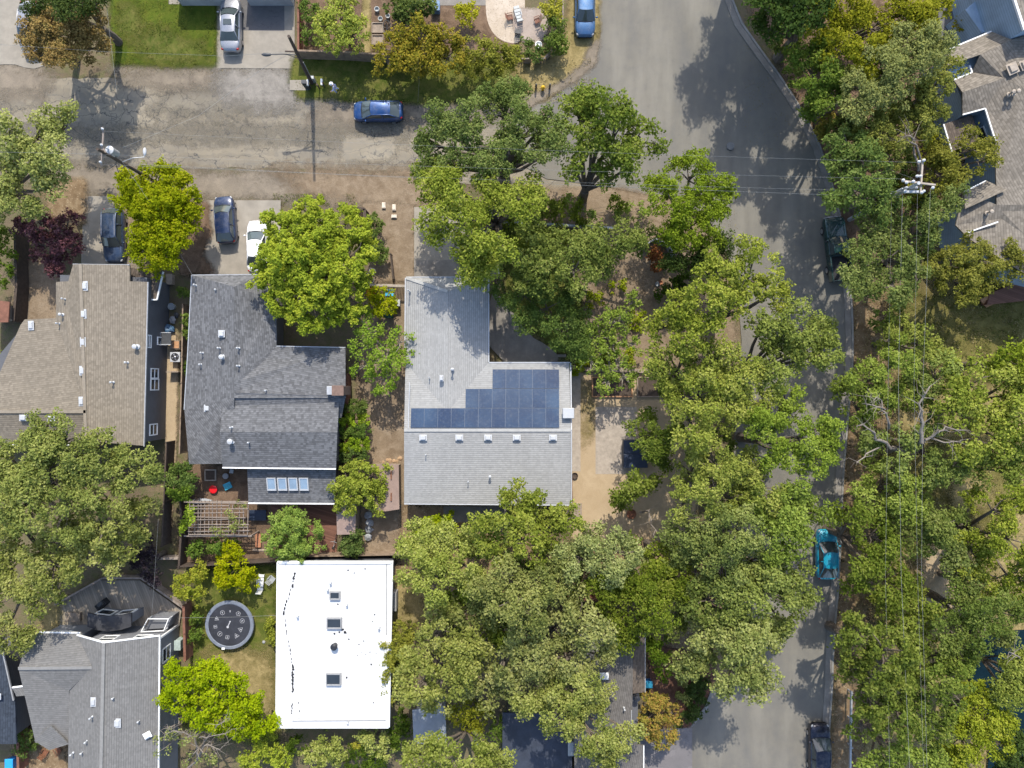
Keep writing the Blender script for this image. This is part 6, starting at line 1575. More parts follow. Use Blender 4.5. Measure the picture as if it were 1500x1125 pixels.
for u, v, q, lab in ((552, 13, .22, 'grey round tub at the top garden path'), (557, 27, .2, 'pale tub below another by the top garden path'), (568, 23, .2, 'white bucket by the leafy bush at the top')):
    c = W(u, v, .4); simple('plastic_tub', lab, 'tub', M['greyplastic'], lambda m: m.lathe((c.x, c.y, 0), [(q * .8, 0), (q, .4), (q * 1.05, .42), (q * .85, .42), (q * .7, .25), (.03, .24)], 14))
c = W(567, 40, .5); simple('cart_wheel', 'pale wooden wheel leaning in the top garden', 'wheel', M['stone'], lambda m: (m.tube([(c.x + .36 * math.cos(k * .314), c.y + .5 * math.sin(k * .314), .5 + .3 * math.sin(k * .314)) for k in range(21)], .035, 6, False), [m.tube([(c.x, c.y, .5), (c.x + .36 * math.cos(k * 1.047), c.y + .5 * math.sin(k * 1.047), .5 + .3 * math.sin(k * 1.047))], .02, 5) for k in range(6)]))
c = W(555, 45, .3)
for v, lab in ((40, 'pale raised planter in the upper bed beside the garden path'), (58, 'brown raised planter in the lower bed beside the garden path')):
    c = W(553, v, .4); r = thing('raised_bed', lab, 'raised bed', (c.x, c.y, 0), group='raised beds'); mb = MB()
    for dx, dy, sx, sy in ((-.5, 0, .08, .95), (.5, 0, .08, .95), (0, .44, .92, .08), (0, -.44, .92, .08)): mb.box((c.x + dx, c.y + dy, .2), (sx, sy, .4))
    mb.build('box', M['wood'], r); mb = MB(); mb.box((c.x, c.y, .15), (.92, .8, .3)); mb.build('soil', M['soilb'] if 'soilb' in M else M['wood'], r)
c = W(146, 887, .9); r = thing('barbecue', 'black covered barbecue on the brown deck ahead of the dark bay', 'barbecue', (c.x, c.y, 0), R(40))
mb = MB(); mb.box((0, 0, .45), (1.1, .6, .8), 0, .9); mb.build('cover', M['black'], r, True, bevel=.06); mb = MB(); mb.box((.1, .05, .93), (.6, .4, .16), 0, .8); mb.build('lid', M['darkgrey'], r, True, bevel=.04)
c = W(107, 904, .6); r = thing('storage_box', 'brown storage box at the left of the dark bay', 'box', (c.x, c.y, 0)); mb = MB(); mb.box((c.x, c.y, .3), (1.2, .75, .6)); mb.build('box', M['wood'], r); mb = MB(); mb.box((c.x, c.y, .63), (1.3, .85, .06)); mb.build('lid', M['wood'], r)
c = W(263, 943, .6); simple('meter_cabinet', 'pale green utility cabinet against the right wall of the lower left house', 'utility box', plain('pale_green_box', (0.33, 0.40, 0.38), .6, .15, 3), lambda m: (m.box((c.x, c.y, .5), (.55, .85, 1.0)), m.box((c.x, c.y, 1.02), (.6, .9, .05))), bevel=.03)
c = W(387, 939 - 90, .4); chair(382, 853, R(85), 'white garden lounger left of the flat white roof', M['white'], True); chair(398, 848, R(50), 'grey folding chair at the upper left corner of the flat white roof', M['greyplastic'])
c = W(386, 941, .3); simple('football', 'small grey ball on the grass between trampoline and white house', 'ball', M['grey'], lambda m: m.blob((c.x, c.y, .17), .17, 0, (1, 1, 1), 0, 14, 9), smooth=True)
c = W(1396, 8, .5); simple('garden_chair', 'yellow cushion chair in the side yard of the blue house', 'chair', M['yellow'], lambda m: (m.box((c.x, c.y, .3), (.7, .8, .12), .4), m.box((c.x + .1, c.y + .45, .55), (.7, .12, .5), .4)), bevel=.05)
c = W(1392, 17, .5)
c = W(1402, 466, .3); 
c = W(699, 1080, .8); simple('garden_umbrella', 'small closed white parasol in the dark gap under bottom oaks', 'parasol', M['white'], lambda m: (m.lathe((c.x, c.y, 0), [(.03, 0), (.03, 1.2), (.22, 1.25), (.18, 1.7), (.03, 2.2)], 12)))
c = W(578, 877, .5); simple('side_cabinet', 'grey cabinet against the right wall of the white roofed house', 'cabinet', M['grey'], lambda m: (m.box((c.x, c.y, .7), (.6, 1.6, 1.4)), m.box((c.x, c.y, 1.43), (.66, 1.66, .06))), bevel=.02)
# ------------------------------------------------------------------ trees and shrubs
NR = np.random.default_rng(11)
def unit(v): return v / np.maximum(1e-9, np.linalg.norm(v, axis=1, keepdims=True))

def leaf_mesh(name, C, N, size, rnd, mat, parent=None, off=None, aspect=0.62):
    n = len(C)
    T = unit(np.cross(N, unit(NR.normal(size=(n, 3)))))
    B = np.cross(N, T)
    a = (size * 0.5)[:, None]; b = (size * 0.5 * aspect)[:, None]
    V = np.empty((n, 4, 3), dtype=np.float32)
    V[:, 0] = C - T * a; V[:, 1] = C + B * b - T * a * 0.1; V[:, 2] = C + T * a - N * a * 0.25; V[:, 3] = C - B * b - T * a * 0.1
    if off is not None: V -= np.array(off, dtype=np.float32)
    me = bpy.data.meshes.new(name)
    me.vertices.add(4 * n); me.vertices.foreach_set('co', V.reshape(-1))
    me.loops.add(4 * n); me.loops.foreach_set('vertex_index', np.arange(4 * n, dtype=np.int32))
    me.polygons.add(n)
    me.polygons.foreach_set('loop_start', np.arange(0, 4 * n, 4, dtype=np.int32))
    at = me.attributes.new('rnd', 'FLOAT', 'FACE'); at.data.foreach_set('value', rnd.astype(np.float32))
    me.materials.append(mat)
    me.update(calc_edges=True)
    o = bpy.data.objects.new(name, me); COL.objects.link(o)
    if parent is not None: o.parent = parent
    return o

def crown_points(lobes, tuft=0.75, dens=150, leaf=0.30, flat=0.75, sparse=0.0, low=-0.25, upb=0.5, cov=2.9):
    """lobes: list of (centre, r, rz). returns leaf centres, normals, sizes, random"""
    Cs, Ns, Ss, Rs = [], [], [], []
    tips = []
    for c, r, rz in lobes:
        nt = max(3, int(cov * (r / tuft) ** 2 * (1 - sparse) + 2))
        d = unit(NR.normal(size=(nt * 3, 3)))
        d = d[d[:, 2] > low][:nt]
        th = np.arctan2(d[:, 1], d[:, 0]); p1, p2, p3 = NR.uniform(0, 6.28, 3)
        lump = 1 + 0.17 * np.sin(3 * th + p1) + 0.13 * np.sin(5 * th + p2) + 0.07 * np.sin(9 * th + p3)
        rad = NR.uniform(0.62, 1.06, len(d)) * lump
        tc = np.array(c) + d * np.stack([r * rad, r * rad, rz * rad], 1)
        tr = tuft * NR.uniform(0.5, 1.15, len(d))
        tval = NR.uniform(0, 1, len(d))
        tips.append(tc)
        for k in range(len(d)):
            n = max(6, int(dens * tr[k] ** 2 * 1.35))
            u = unit(NR.normal(size=(n, 3)))
            flip = (u[:, 2] < -0.1) & (NR.uniform(size=n) < 0.75); u[flip, 2] *= -1
            th2 = np.arctan2(u[:, 1], u[:, 0]); q1, q2 = NR.uniform(0, 6.28, 2)
            rr = tr[k] * np.sqrt(NR.uniform(0.22, 1.0, n)) * (1 + 0.22 * np.sin(3 * th2 + q1) + 0.2 * np.sin(6 * th2 + q2))
            P = tc[k] + u * rr[:, None] * np.array([1, 1, flat])
            nn = unit(u * 0.55 + np.array([0, 0, upb]) + NR.normal(size=(n, 3)) * 0.48)
            Cs.append(P); Ns.append(nn); Ss.append(leaf * NR.uniform(0.65, 1.3, n))
            Rs.append(np.clip(0.42 * tval[k] + 0.58 * NR.uniform(0, 1, n) ** 1.15, 0, 1))
    return np.concatenate(Cs), np.concatenate(Ns), np.concatenate(Ss), np.concatenate(Rs), tips

def tree(name, label, sp, lobes, z=7.5, base=None, group='trees', bark='bark', cat='tree', limbs=(), shrub=False, tuft=0.75, dens=150, leaf=0.30, sparse=0.0, flat=0.75, rzf=0.75, var=0.12, trunk_r=None, low=-0.25, gapf=1.0, cov=2.9):
    """lobes in photograph pixels (u, v, r) at canopy height z"""
    if leaf > .225 and not shrub: dens *= (leaf / .205) ** 1.7; leaf = .205
    if not shrub:
        q_ = NR.uniform(.78, 1.28); leaf *= q_ ** .7; dens /= q_ ** 1.3; tuft *= NR.uniform(.82, 1.22)
    Ls = []
    mu = sum(l[0] * l[2] for l in lobes) / sum(l[2] for l in lobes); mv = sum(l[1] * l[2] for l in lobes) / sum(l[2] for l in lobes)
    ext = max(1.0, max(math.hypot(l[0] - mu, l[1] - mv) for l in lobes))
    for l in lobes:
        u, v, r = l[:3]
        zz = l[3] if len(l) > 3 else z * (1 + var * (NR.uniform(-1, 1)) - 0.16 * (math.hypot(u - mu, v - mv) / ext) ** 2)
        rm = r / PX * (H - zz) / H * gapf
        rz = max(0.5, min(rm * rzf, zz * 0.8))
        Ls.append((W(u, v, zz), rm * (1.0 if sp.startswith('oak') else 0.93), rz))
    C, N, S, Rn, tips = crown_points(Ls, tuft, dens, leaf, flat, sparse, low, cov=cov)
    keep = C[:, 2] > 0.05
    C, N, S, Rn = C[keep], N[keep], S[keep], Rn[keep]
    if base is not None: bx, by = W(*base)[:2]
    else:
        bx = sum(l[0].x for l in Ls) / len(Ls); by = sum(l[0].y for l in Ls) / len(Ls)
    root = thing(name, label, cat, (bx, by, 0), group=group)
    leaf_mesh('foliage' if shrub else 'crown', C, N, S, Rn, L[sp], root, (bx, by, 0))
    mb = MB(); B0 = Vector((bx, by, 0))
    zmean = sum(l[0].z for l in Ls) / len(Ls)
    tr = trunk_r or (0.06 if shrub else 0.10 + 0.028 * zmean + 0.012 * len(Ls))
    fork = Vector((bx, by, max(0.2, zmean * (0.15 if shrub else 0.38))))
    if not shrub or len(Ls) > 1:
        mb.tube([B0, B0.lerp(fork, .5) + Vector((.08, .05, 0)), fork], [tr * 1.25, tr, tr * .85], 9)
        for i, (c, r, rz) in enumerate(Ls):
            mid = fork.lerp(c, .5) + Vector((NR.uniform(-.3, .3), NR.uniform(-.3, .3), NR.uniform(-.1, .35))) * min(1, r)
            k = tr * min(.62, .3 + r * .12)
            mb.tube([fork, mid, c], [k, k * .75, k * .42], 6)
            tp = tips[i]
            for j in range(min(len(tp), 7 if not shrub else 4)):
                e = Vector(tp[j]); mm = c.lerp(e, .5) + Vector(NR.normal(size=3) * .12)
                mb.tube([c.lerp(mid, .2), mm, e], [k * .4, k * .26, .018], 5)
    else:
        c = Ls[0][0]
        for j in range(5):
            e = Vector(tips[0][j % len(tips[0])]); mb.tube([B0, B0.lerp(e, .5) + Vector((0, 0, .1)), e], [.04, .03, .015], 5)
    mb.build('stem' if shrub else 'trunk', M[bark], root)
    for pts in limbs:   # bare limbs seen in the photograph: (u, v, z, radius)
        mb = MB(); P = [W(q[0], q[1], q[2] + .6) for q in pts]; rr = [q[3] * 1.1 for q in pts]
        Q = [P[0]]; rq = [rr[0]]
        for k in range(1, len(P)):
            for f_ in (.34, .67, 1.0):
                p = P[k - 1].lerp(P[k], f_)
                if f_ < 1: p = p + Vector(NR.normal(size=3)) * .11
                Q.append(p); rq.append(rr[k - 1] + (rr[k] - rr[k - 1]) * f_)
        mb.tube(Q, rq, 8)
        for k in range(3, len(Q)):
            for _ in range(2):
                d = (Q[k] - Q[k - 1]).normalized() * .5 + Vector(NR.normal(size=3)) * .5; d.z *= .5
                e1 = Q[k] + d * NR.uniform(.4, .9); e2 = e1 + (d + Vector(NR.normal(size=3)) * .35) * NR.uniform(.3, .8)
                mb.tube([Q[k], e1, e2], [rq[k] * .4 + .008, .014, .006], 5)
        mb.build('bare_limb', M['palebark'], root)
    return root

def shrub(label, sp, lobes, z=1.3, **kw):
    kw.setdefault('tuft', 0.42); kw.setdefault('leaf', 0.2); kw.setdefault('dens', 260); kw.setdefault('group', 'garden shrubs')
    name = kw.pop('name', 'shrub')
    return tree(name, label, sp, lobes, z, cat=kw.pop('cat', 'shrub'), shrub=True, **kw)

OK_ = dict(tuft=0.84, dens=265, leaf=0.215, var=.2, low=-.1, cov=2.5, flat=.62)
# top left
tree('conifer_tree', 'rust brown feathery conifer at the edge of the mown lawn', 'brown', [(58, 45, 26), (100, 58, 36), (128, 32, 34), (92, 86, 20), (138, 72, 22), (66, 78, 18), (80, 30, 26)], 6.0, tuft=.7, leaf=.27, dens=230, base=(112, 88))
tree('evergreen_tree', 'dark green tree behind the rust brown conifer at the top edge', 'dark', [(70, 4, 30), (112, 2, 34), (140, 6, 22)], 6.6, **OK_)
tree('oak_tree', 'pale dusty green oak at the left edge beside the cracked street', 'oakpale', [(14, 200, 36), (58, 196, 34), (98, 184, 26), (48, 236, 36), (8, 262, 34), (74, 276, 26), (34, 292, 28), (92, 222, 20), (0, 290, 30)], 7.0, base=(45, 290), **OK_)
tree('plum_tree', 'deep purple leaved tree in front of the taupe house', 'purple', [(58, 335, 24), (96, 335, 26), (74, 364, 26), (104, 360, 20), (84, 388, 16), (38, 330, 16)], 3.6, tuft=.5, leaf=.24, dens=230)
tree('maple_tree', 'yellow green tree wrapped round the transformer pole', 'limegold', [(236, 264, 30), (274, 288, 26), (196, 276, 28), (240, 312, 38), (216, 352, 34), (250, 350, 28), (222, 378, 26), (284, 322, 16), (184, 300, 16), (268, 320, 24), (235, 298, 40), (238, 340, 38), (262, 272, 22), (212, 300, 28), (240, 385, 20)], 4.6, tuft=.6, leaf=.27, dens=210, base=(232, 318))
tree('maple_tree', 'big round bright lime tree in front of the charcoal roof', 'lime', [(455, 385, 58), (420, 346, 38), (455, 320, 34), (502, 332, 34), (516, 380, 36), (508, 430, 36), (462, 444, 40), (414, 420, 40), (400, 382, 28), (440, 468, 20), (530, 352, 18), (485, 462, 18), (470, 365, 40), (435, 395, 40), (480, 405, 40)], 5.6, tuft=.6, leaf=.27, dens=300, base=(455, 400), rzf=.7)
shrub('round clipped green ball shrub beside the dark trellis', 'green', [(548, 327, 15)], 1.2, dens=420, tuft=.35, low=-.1)
shrub('loose dark shrub between ball shrub and round lime tree', 'green', [(548, 352, 17), (552, 370, 14), (560, 366, 10)], 1.3)
shrub('yellow flushed shrub hanging over the wheelie bins', 'limegold', [(556, 434, 18), (552, 452, 18), (566, 450, 16)], 2.3)
tree('fruit_tree', 'twiggy yellow green tree leaning over the edge of the solar roof', 'lightgreen', [(540, 490, 26), (566, 528, 34), (535, 536, 24), (588, 500, 22), (565, 560, 22), (602, 520, 14), (530, 470, 18)], 3.8, sparse=.45, tuft=.55, leaf=.24, dens=150, bark='twig', group='fruit trees')
for i, v in enumerate((598, 616, 634, 652, 668)):
    shrub(('clipped hedge bush nearest the chimney in the row of five', 'second clipped hedge bush from the chimney in the row', 'middle clipped hedge bush in the row of five', 'fourth clipped hedge bush from the chimney in the row', 'last clipped hedge bush of the row beside the yellow tree')[i], 'lightgreen' if i % 2 else 'green', [(507, v, 9.5), (519, v + (i % 2) * 2 - 1, 10.5), (532, v - 1, 10)], 2.2, dens=620, tuft=.3, leaf=.15, name='hedge_bush', group='row of five hedge bushes', low=-.05)
tree('maple_tree', 'yellow green tree between the two tan shed roofs', 'yellowgreen', [(508, 704, 22), (542, 700, 26), (548, 728, 22), (510, 732, 22), (528, 722, 22), (526, 690, 16)], 3.4, tuft=.5, leaf=.24, dens=240)
shrub('broad bushy light green shrub above the flat white roof', 'lightgreen', [(430, 784, 40), (408, 780, 24), (454, 788, 24), (430, 806, 20), (424, 762, 16)], 2.6, tuft=.42, leaf=.16, dens=520)
shrub('fresh green bush below the small tan shed', 'green', [(515, 802, 18), (520, 782, 13)], 1.7, dens=320)
for i, v in enumerate((688, 706, 724)):
    shrub(('top dark hedge bush beside the alley path', 'middle dark hedge bush beside the alley path', 'lowest dark hedge bush beside the alley path')[i], 'green', [(258, v, 13), (275, v - 2, 13)], 2.1, dens=400, name='hedge_bush', group='hedge bushes by the alley', low=-.05)
shrub('pale vine climbing the left side of the pergola', 'lightgreen', [(278, 756, 10), (276, 745, 9), (272, 770, 8)], 2.5)
shrub('straggling pale vine twined through the right half of the pergola lattice', 'oakpale', [(335, 752, 9), (345, 768, 10), (330, 778, 9), (352, 742, 8), (318, 772, 7)], 2.4, sparse=.45, leaf=.15)
shrub('sprawling low shrub under the front of the pergola', 'green', [(300, 800, 15), (318, 800, 15), (285, 806, 12), (340, 796, 10)], 1.4)
# left oaks
tree('oak_tree', 'large oak spreading over the back corner of the taupe roof', 'oak', [(70, 622, 18), (98, 640, 26), (150, 652, 22), (28, 682, 44), (80, 700, 46), (138, 706, 42), (188, 692, 34), (222, 685, 18), (60, 660, 30), (40, 740, 44), (100, 752, 44), (120, 670, 30)], 8.6, base=(95, 715), **OK_)
tree('oak_tree', 'large oak at the left below the first, above the brown deck', 'oakpale', [(160, 765, 40), (205, 765, 28), (28, 815, 42), (82, 828, 40), (135, 818, 34), (178, 800, 26), (20, 872, 32), (60, 868, 24), (100, 790, 40), (10, 925, 26), (40, 935, 18), (30, 770, 34), (212, 740, 18)], 6.4, base=(90, 800), **OK_)
tree('plum_tree', 'dark plum leaved tree by the low beam fence', 'plum', [(214, 800, 20), (214, 830, 18), (226, 846, 12), (202, 815, 14)], 3.4, tuft=.5, leaf=.24, dens=170)
shrub('yellow green shrub in front of the brown deck corner', 'limegold', [(280, 860, 26), (292, 832, 14), (266, 858, 16)], 2.0)
shrub('bright yellow green bush below the pergola', 'limegold', [(346, 834, 28), (340, 808, 18), (360, 848, 20), (326, 845, 16)], 2.0)
shrub('leafy green shrub between brown fence and trampoline', 'green', [(287, 905, 10), (285, 930, 11)], 1.0)
tree('maple_tree', 'wide bright yellow green tree below the trampoline', 'lime', [(275, 998, 36), (250, 1018, 20), (318, 998, 32), (358, 1020, 32), (300, 1040, 30), (345, 1050, 32), (384, 1058, 24), (330, 985, 24), (256, 985, 16)], 4.4, tuft=.6, leaf=.26, dens=200)
shrub('lime green bush at the bottom edge left of the white roof', 'lime', [(392, 1100, 26), (370, 1115, 22), (415, 1112, 18)], 1.8)
tree('dead_tree', 'bare grey branched tree beside the lower left roof', 'oakpale', [(250, 1085, 24), (290, 1098, 26), (272, 1070, 18), (320, 1110, 16)], 4.6, sparse=.78, tuft=.45, leaf=.2, dens=90, bark='palebark', group='dead trees', limbs=[[(285, 1118, 1, .1), (300, 1085, 3.5, .07), (318, 1062, 5, .04), (335, 1052, 5.4, .02)], [(290, 1110, 2, .09), (285, 1080, 4, .06), (262, 1072, 4.6, .035), (240, 1080, 4.8, .02)], [(275, 1125, 2, .09), (300, 1092, 4, .05), (322, 1098, 4.6, .03)], [(268, 1050, 3, .07), (256, 1062, 4, .05), (246, 1068, 4.4, .03)], [(292, 1080, 4, .05), (310, 1078, 4.8, .03), (340, 1068, 5, .018)]])
shrub('dusty olive bush under the lower edge of the white roof', 'oakpale', [(478, 1095, 22), (462, 1105, 18), (495, 1105, 14)], 2.0)
shrub('dark green bush in the shade below the white roof', 'dark', [(440, 1090, 18), (525, 1112, 22), (545, 1115, 18), (585, 1075, 18), (590, 1055, 14)], 1.5)
shrub('cream variegated shrub below the white roof corner', 'cream', [(548, 1085, 22), (565, 1100, 14), (535, 1075, 10)], 1.8)
shrub('small golden bush left of the cream variegated shrub', 'gold', [(526, 1094, 9)], 1.1)
shrub('tall yellow green hedge against the right side of the white roof', 'olive', [(592, 925, 18), (584, 950, 24), (574, 985, 20), (568, 1012, 15), (580, 970, 20)], 3.0, dens=320)
shrub('small lime bush at the left of the white roof', 'limegold', [(400, 915, 9), (400, 935, 10)], 1.0)
shrub('bright green fig bush under the edge of the solar house', 'lime', [(634, 768, 17), (654, 766, 15), (622, 776, 10)], 1.6, leaf=.3)
shrub('green bush at the left edge by the small brown shed', 'green', [(4, 405, 18), (2, 350, 20), (8, 378, 14)], 2.4)
shrub('lime bush on the left edge near the taupe wing', 'lime', [(2, 640, 12), (6, 520, 8)], 1.4)
shrub('green plants at the foot of the navy roof on the left', 'green', [(34, 1075, 14), (40, 1092, 14), (20, 1050, 10)], 1.2)
shrub('green bushes lining the alley between wall and fence', 'green', [(272, 430, 10), (274, 470, 10), (276, 490, 8), (275, 540, 8)], 1.4)
# top gardens
shrub('fresh green hedge against the brown fence by the pale drive', 'green', [(453, 12, 13), (452, 35, 13), (454, 58, 13)], 1.7, dens=320)
tree('fruit_tree', 'yellow green fruit tree in the fenced top garden', 'limegold', [(498, 28, 26), (490, 60, 24), (520, 56, 22), (506, 6, 18), (478, 38, 18), (524, 36, 16)], 3.4, tuft=.48, leaf=.22, dens=210, group='fruit trees')
shrub('leafy green bush by the water tank at the top', 'green', [(580, 10, 20), (605, 16, 18), (625, 10, 14), (600, 0, 16)], 1.8, leaf=.27)
shrub('rounded golden bush beside the cream gravel', 'gold', [(682, 26, 16), (690, 16, 11), (676, 16, 9)], 1.6)
tree('smoke_bush', 'wide golden brown bush spilling over the verge fence', 'goldbrown', [(580, 76, 28), (618, 58, 28), (650, 60, 28), (610, 88, 26), (658, 84, 26), (568, 94, 18), (640, 92, 22), (595, 58, 18)], 3.2, tuft=.5, leaf=.22, dens=230, cat='shrub', group='garden shrubs')
shrub('long green and gold hedge right of the golden brown bush', 'olive', [(700, 80, 26), (728, 82, 24), (752, 86, 18), (690, 96, 18), (720, 98, 18)], 2.4, dens=300)
shrub('golden grassy clump over the corner of the round patio', 'gold', [(806, 8, 18), (812, 26, 12)], 1.8)
shrub('dense green bush beside the round gravel patio', 'green', [(810, 46, 18), (822, 66, 14), (806, 62, 12)], 1.7)
shrub('low green flowering plants along the rail fence corner', 'green', [(772, 68, 12), (786, 78, 13), (806, 76, 12)], .9)
# street oaks in the middle
tree('oak_tree', 'oak overhanging the street corner left of the gap showing road', 'oakdeep', [(680, 176, 38), (738, 162, 42), (635, 212, 26), (690, 218, 36), (770, 196, 32), (745, 224, 24), (800, 208, 20), (785, 235, 16), (660, 240, 20), (816, 192, 18), (800, 180, 20), (765, 165, 22), (822, 214, 13), (625, 240, 20), (668, 252, 28), (712, 248, 26), (742, 140, 18), (650, 190, 22)], 8.0, base=(738, 268), **OK_)
tree('oak_tree', 'oak standing in the street junction with trunk showing through', 'oakdeep', [(850, 170, 36), (895, 158, 36), (938, 200, 32), (902, 196, 34), (925, 240, 26), (866, 206, 26), (850, 150, 20), (838, 240, 16), (885, 255, 14)], 8.0, base=(852, 292), limbs=[], **OK_)
tree('oak_tree', 'oak covering the concrete drive above the light grey roof', 'oak', [(640, 288, 30), (632, 262, 20), (775, 275, 20), (670, 322, 42), (718, 298, 32), (762, 298, 26), (660, 268, 28), (700, 345, 32), (706, 396, 30, 7.6), (700, 385, 24, 7.2), (690, 368, 26), (640, 330, 22), (715, 385, 20), (735, 360, 22)], 9.2, base=(728, 340), **OK_)
tree('oak_tree', 'broad green oak behind the long pale picket fence', 'oakdeep', [(770, 376, 38), (820, 372, 38), (868, 374, 38), (912, 362, 30), (840, 400, 30), (790, 404, 30), (940, 352, 18), (872, 392, 20), (785, 340, 18, 5.0), (835, 346, 16, 5.0)], 6.6, **OK_)
tree('bay_tree', 'dark green tree shading the front walk of the solar house', 'green', [(765, 430, 34), (800, 450, 34), (830, 480, 34), (775, 470, 22), (845, 505, 24), (838, 445, 24)], 4.4, tuft=.6, leaf=.28, dens=150)
tree('willow_tree', 'thin wispy yellow green tree in the tan front yard', 'lightgreen', [(895, 470, 22), (880, 510, 28), (905, 540, 26), (862, 530, 20), (930, 440, 18), (890, 560, 18), (925, 505, 16), (850, 500, 24), (868, 470, 18), (912, 470, 18), (900, 500, 22), (915, 555, 18)], 3.6, sparse=.35, tuft=.5, leaf=.18, dens=210, bark='twig')
shrub('low green and cream planting under the front yard oaks', 'lightgreen', [(800, 300, 18), (838, 300, 18), (860, 318, 14), (930, 310, 18), (905, 318, 14)], 1.1, sparse=.35)
tree('acacia_tree', 'feathery yellow green tree at the road corner in front yard', 'oakwarm', [(1010, 258, 34), (1045, 292, 32), (985, 300, 34), (1012, 335, 36), (970, 270, 22), (1058, 272, 18), (985, 345, 20), (1040, 322, 24)], 6.8, tuft=.65, leaf=.26, dens=190)
tree('oak_tree', 'small dark oak beside the feathery tree at the road edge', 'dark', [(1030, 372, 22), (1052, 366, 18), (1010, 400, 26), (990, 385, 20), (1055, 395, 16)], 4.4, **OK_)
shrub('loose yellow green weeds spreading over the front yard soil', 'yellowgreen', [(870, 440, 14), (905, 425, 12), (935, 470, 14), (860, 520, 16), (930, 520, 14), (845, 540, 14), (890, 530, 14)], .7, sparse=.3)
shrub('orange red shrub inside the grey angled fence', 'red', [(958, 374, 11), (964, 386, 9), (958, 394, 6)], 1.3)
shrub('dark green shrubs right of the timber platform', 'dark', [(985, 420, 14), (970, 434, 10), (998, 408, 14)], 1.2)
# big oaks along the road, right of the yard
tree('oak_tree', 'big oak over the road edge with a road gap at its right', 'oak', [(1052, 402, 34), (1098, 402, 40), (1130, 430, 28), (1035, 442, 34), (996, 455, 30), (1072, 445, 26), (965, 480, 26), (1012, 490, 36)], 8.6, base=(1040, 470), **OK_)
tree('oak_tree', 'pale green oak reaching its boughs across the wide road', 'oakwarm', [(1120, 470, 26), (1158, 480, 32), (1196, 502, 32), (1168, 520, 30), (1130, 555, 26), (1205, 520, 18), (1140, 500, 22)], 9.0, base=(1075, 545), **OK_)
tree('oak_tree', 'big oak right of the raised beds shading the stone patio', 'oak', [(990, 540, 42), (1040, 530, 40), (1075, 560, 36), (1020, 580, 40), (1062, 600, 38), (966, 518, 20), (1010, 620, 34), (1095, 590, 28)], 8.8, base=(1005, 585), **OK_)
tree('oak_tree', 'oak over the road centre below the boughs reaching across', 'oakwarm', [(1150, 590, 32), (1130, 630, 30), (1175, 640, 36), (1200, 665, 26), (1145, 670, 28), (1110, 620, 22), (1215, 640, 18)], 8.8, base=(1085, 640), **OK_)
tree('oak_tree', 'small oak whose crown half hides the hot tub', 'oakdeep', [(938, 628, 24), (962, 642, 26), (948, 656, 20), (982, 628, 22), (974, 672, 20)], 5.6, **OK_)
tree('oak_tree', 'small separate oak crown above the rusty fire bowl', 'oakdeep', [(931, 712, 21), (914, 731, 11), (948, 706, 15), (922, 726, 12)], 5.2, limbs=[[(938, 750, 1, .1), (950, 748, 2.4, .07), (953, 768, 2.6, .05), (962, 790, 3, .03)]], **OK_)
tree('oak_tree', 'oak at the right side of the tan yard above the bottom mass', 'oak', [(1050, 680, 38), (1092, 690, 36), (1040, 725, 32), (1085, 735, 36), (1120, 715, 28), (1010, 690, 26), (1000, 735, 22)], 8.4, base=(1010, 700), **OK_)
tree('oak_tree', 'oak crown above the turquoise car by the road', 'oakwarm', [(1140, 742, 36), (1172, 752, 28), (1162, 785, 24), (1132, 785, 34), (1186, 742, 14), (1160, 715, 20)], 8.6, base=(1080, 730), **OK_)
tree('oak_tree', 'round oak filling the space between tan yard and turquoise car', 'oak', [(1000, 790, 30), (1042, 772, 36), (1082, 775, 36), (1060, 820, 42), (1105, 825, 36), (1015, 830, 32)], 9.0, base=(1010, 770), **OK_)
tree('oak_tree', 'oak edging the road below the turquoise car', 'oakwarm', [(1150, 840, 34), (1120, 870, 36), (1165, 880, 24), (1085, 875, 32), (1140, 905, 22)], 8.4, base=(1080, 830), **OK_)
tree('oak_tree', 'rounded oak with shadow on the road above the kerbed bed', 'oakpale', [(1040, 930, 42), (1088, 948, 38), (1118, 930, 28), (1022, 965, 28), (1075, 985, 32), (1108, 995, 24), (1100, 970, 26)], 8.2, base=(1015, 895), **OK_)
tree('oak_tree', 'oak behind the rusty fence with crown right of centre', 'oakdeep', [(925, 830, 30), (960, 850, 30), (910, 870, 34), (955, 890, 30), (985, 868, 26), (920, 905, 28), (880, 850, 22)], 8.0, **OK_)
# the mass below the solar house
tree('oak_tree', 'oak touching the lower edge of the solar house roof', 'oak', [(760, 730, 26), (735, 762, 34), (785, 752, 32), (810, 780, 30), (765, 795, 34), (725, 800, 26), (830, 760, 20)], 8.4, base=(755, 770), **OK_)
tree('oak_tree', 'oak left in the bottom mass, beside the top of the white roof', 'oakpale', [(622, 790, 34), (660, 795, 34), (610, 832, 28), (640, 845, 36), (685, 830, 32), (600, 805, 18), (690, 790, 20)], 7.6, base=(650, 800), **OK_)
tree('oak_tree', 'oak right of the one touching the solar roof, below the tan yard', 'oakpale', [(862, 792, 32), (902, 808, 28), (850, 820, 34), (895, 830, 32), (935, 820, 18), (825, 805, 26)], 8.2, base=(860, 780), **OK_)
tree('oak_tree', 'oak in the heart of the bottom mass', 'oak', [(740, 840, 34), (785, 850, 34), (820, 845, 26), (760, 880, 34), (720, 865, 26), (700, 890, 30)], 9.0, base=(755, 830), **OK_)
tree('oak_tree', 'pale oak at the bottom beside the right edge of the white roof', 'oakpale', [(638, 925, 34), (672, 950, 34), (610, 960, 26), (620, 1002, 32), (660, 990, 36), (700, 935, 28), (645, 1030, 20), (600, 985, 18)], 7.8, base=(650, 940), **OK_)
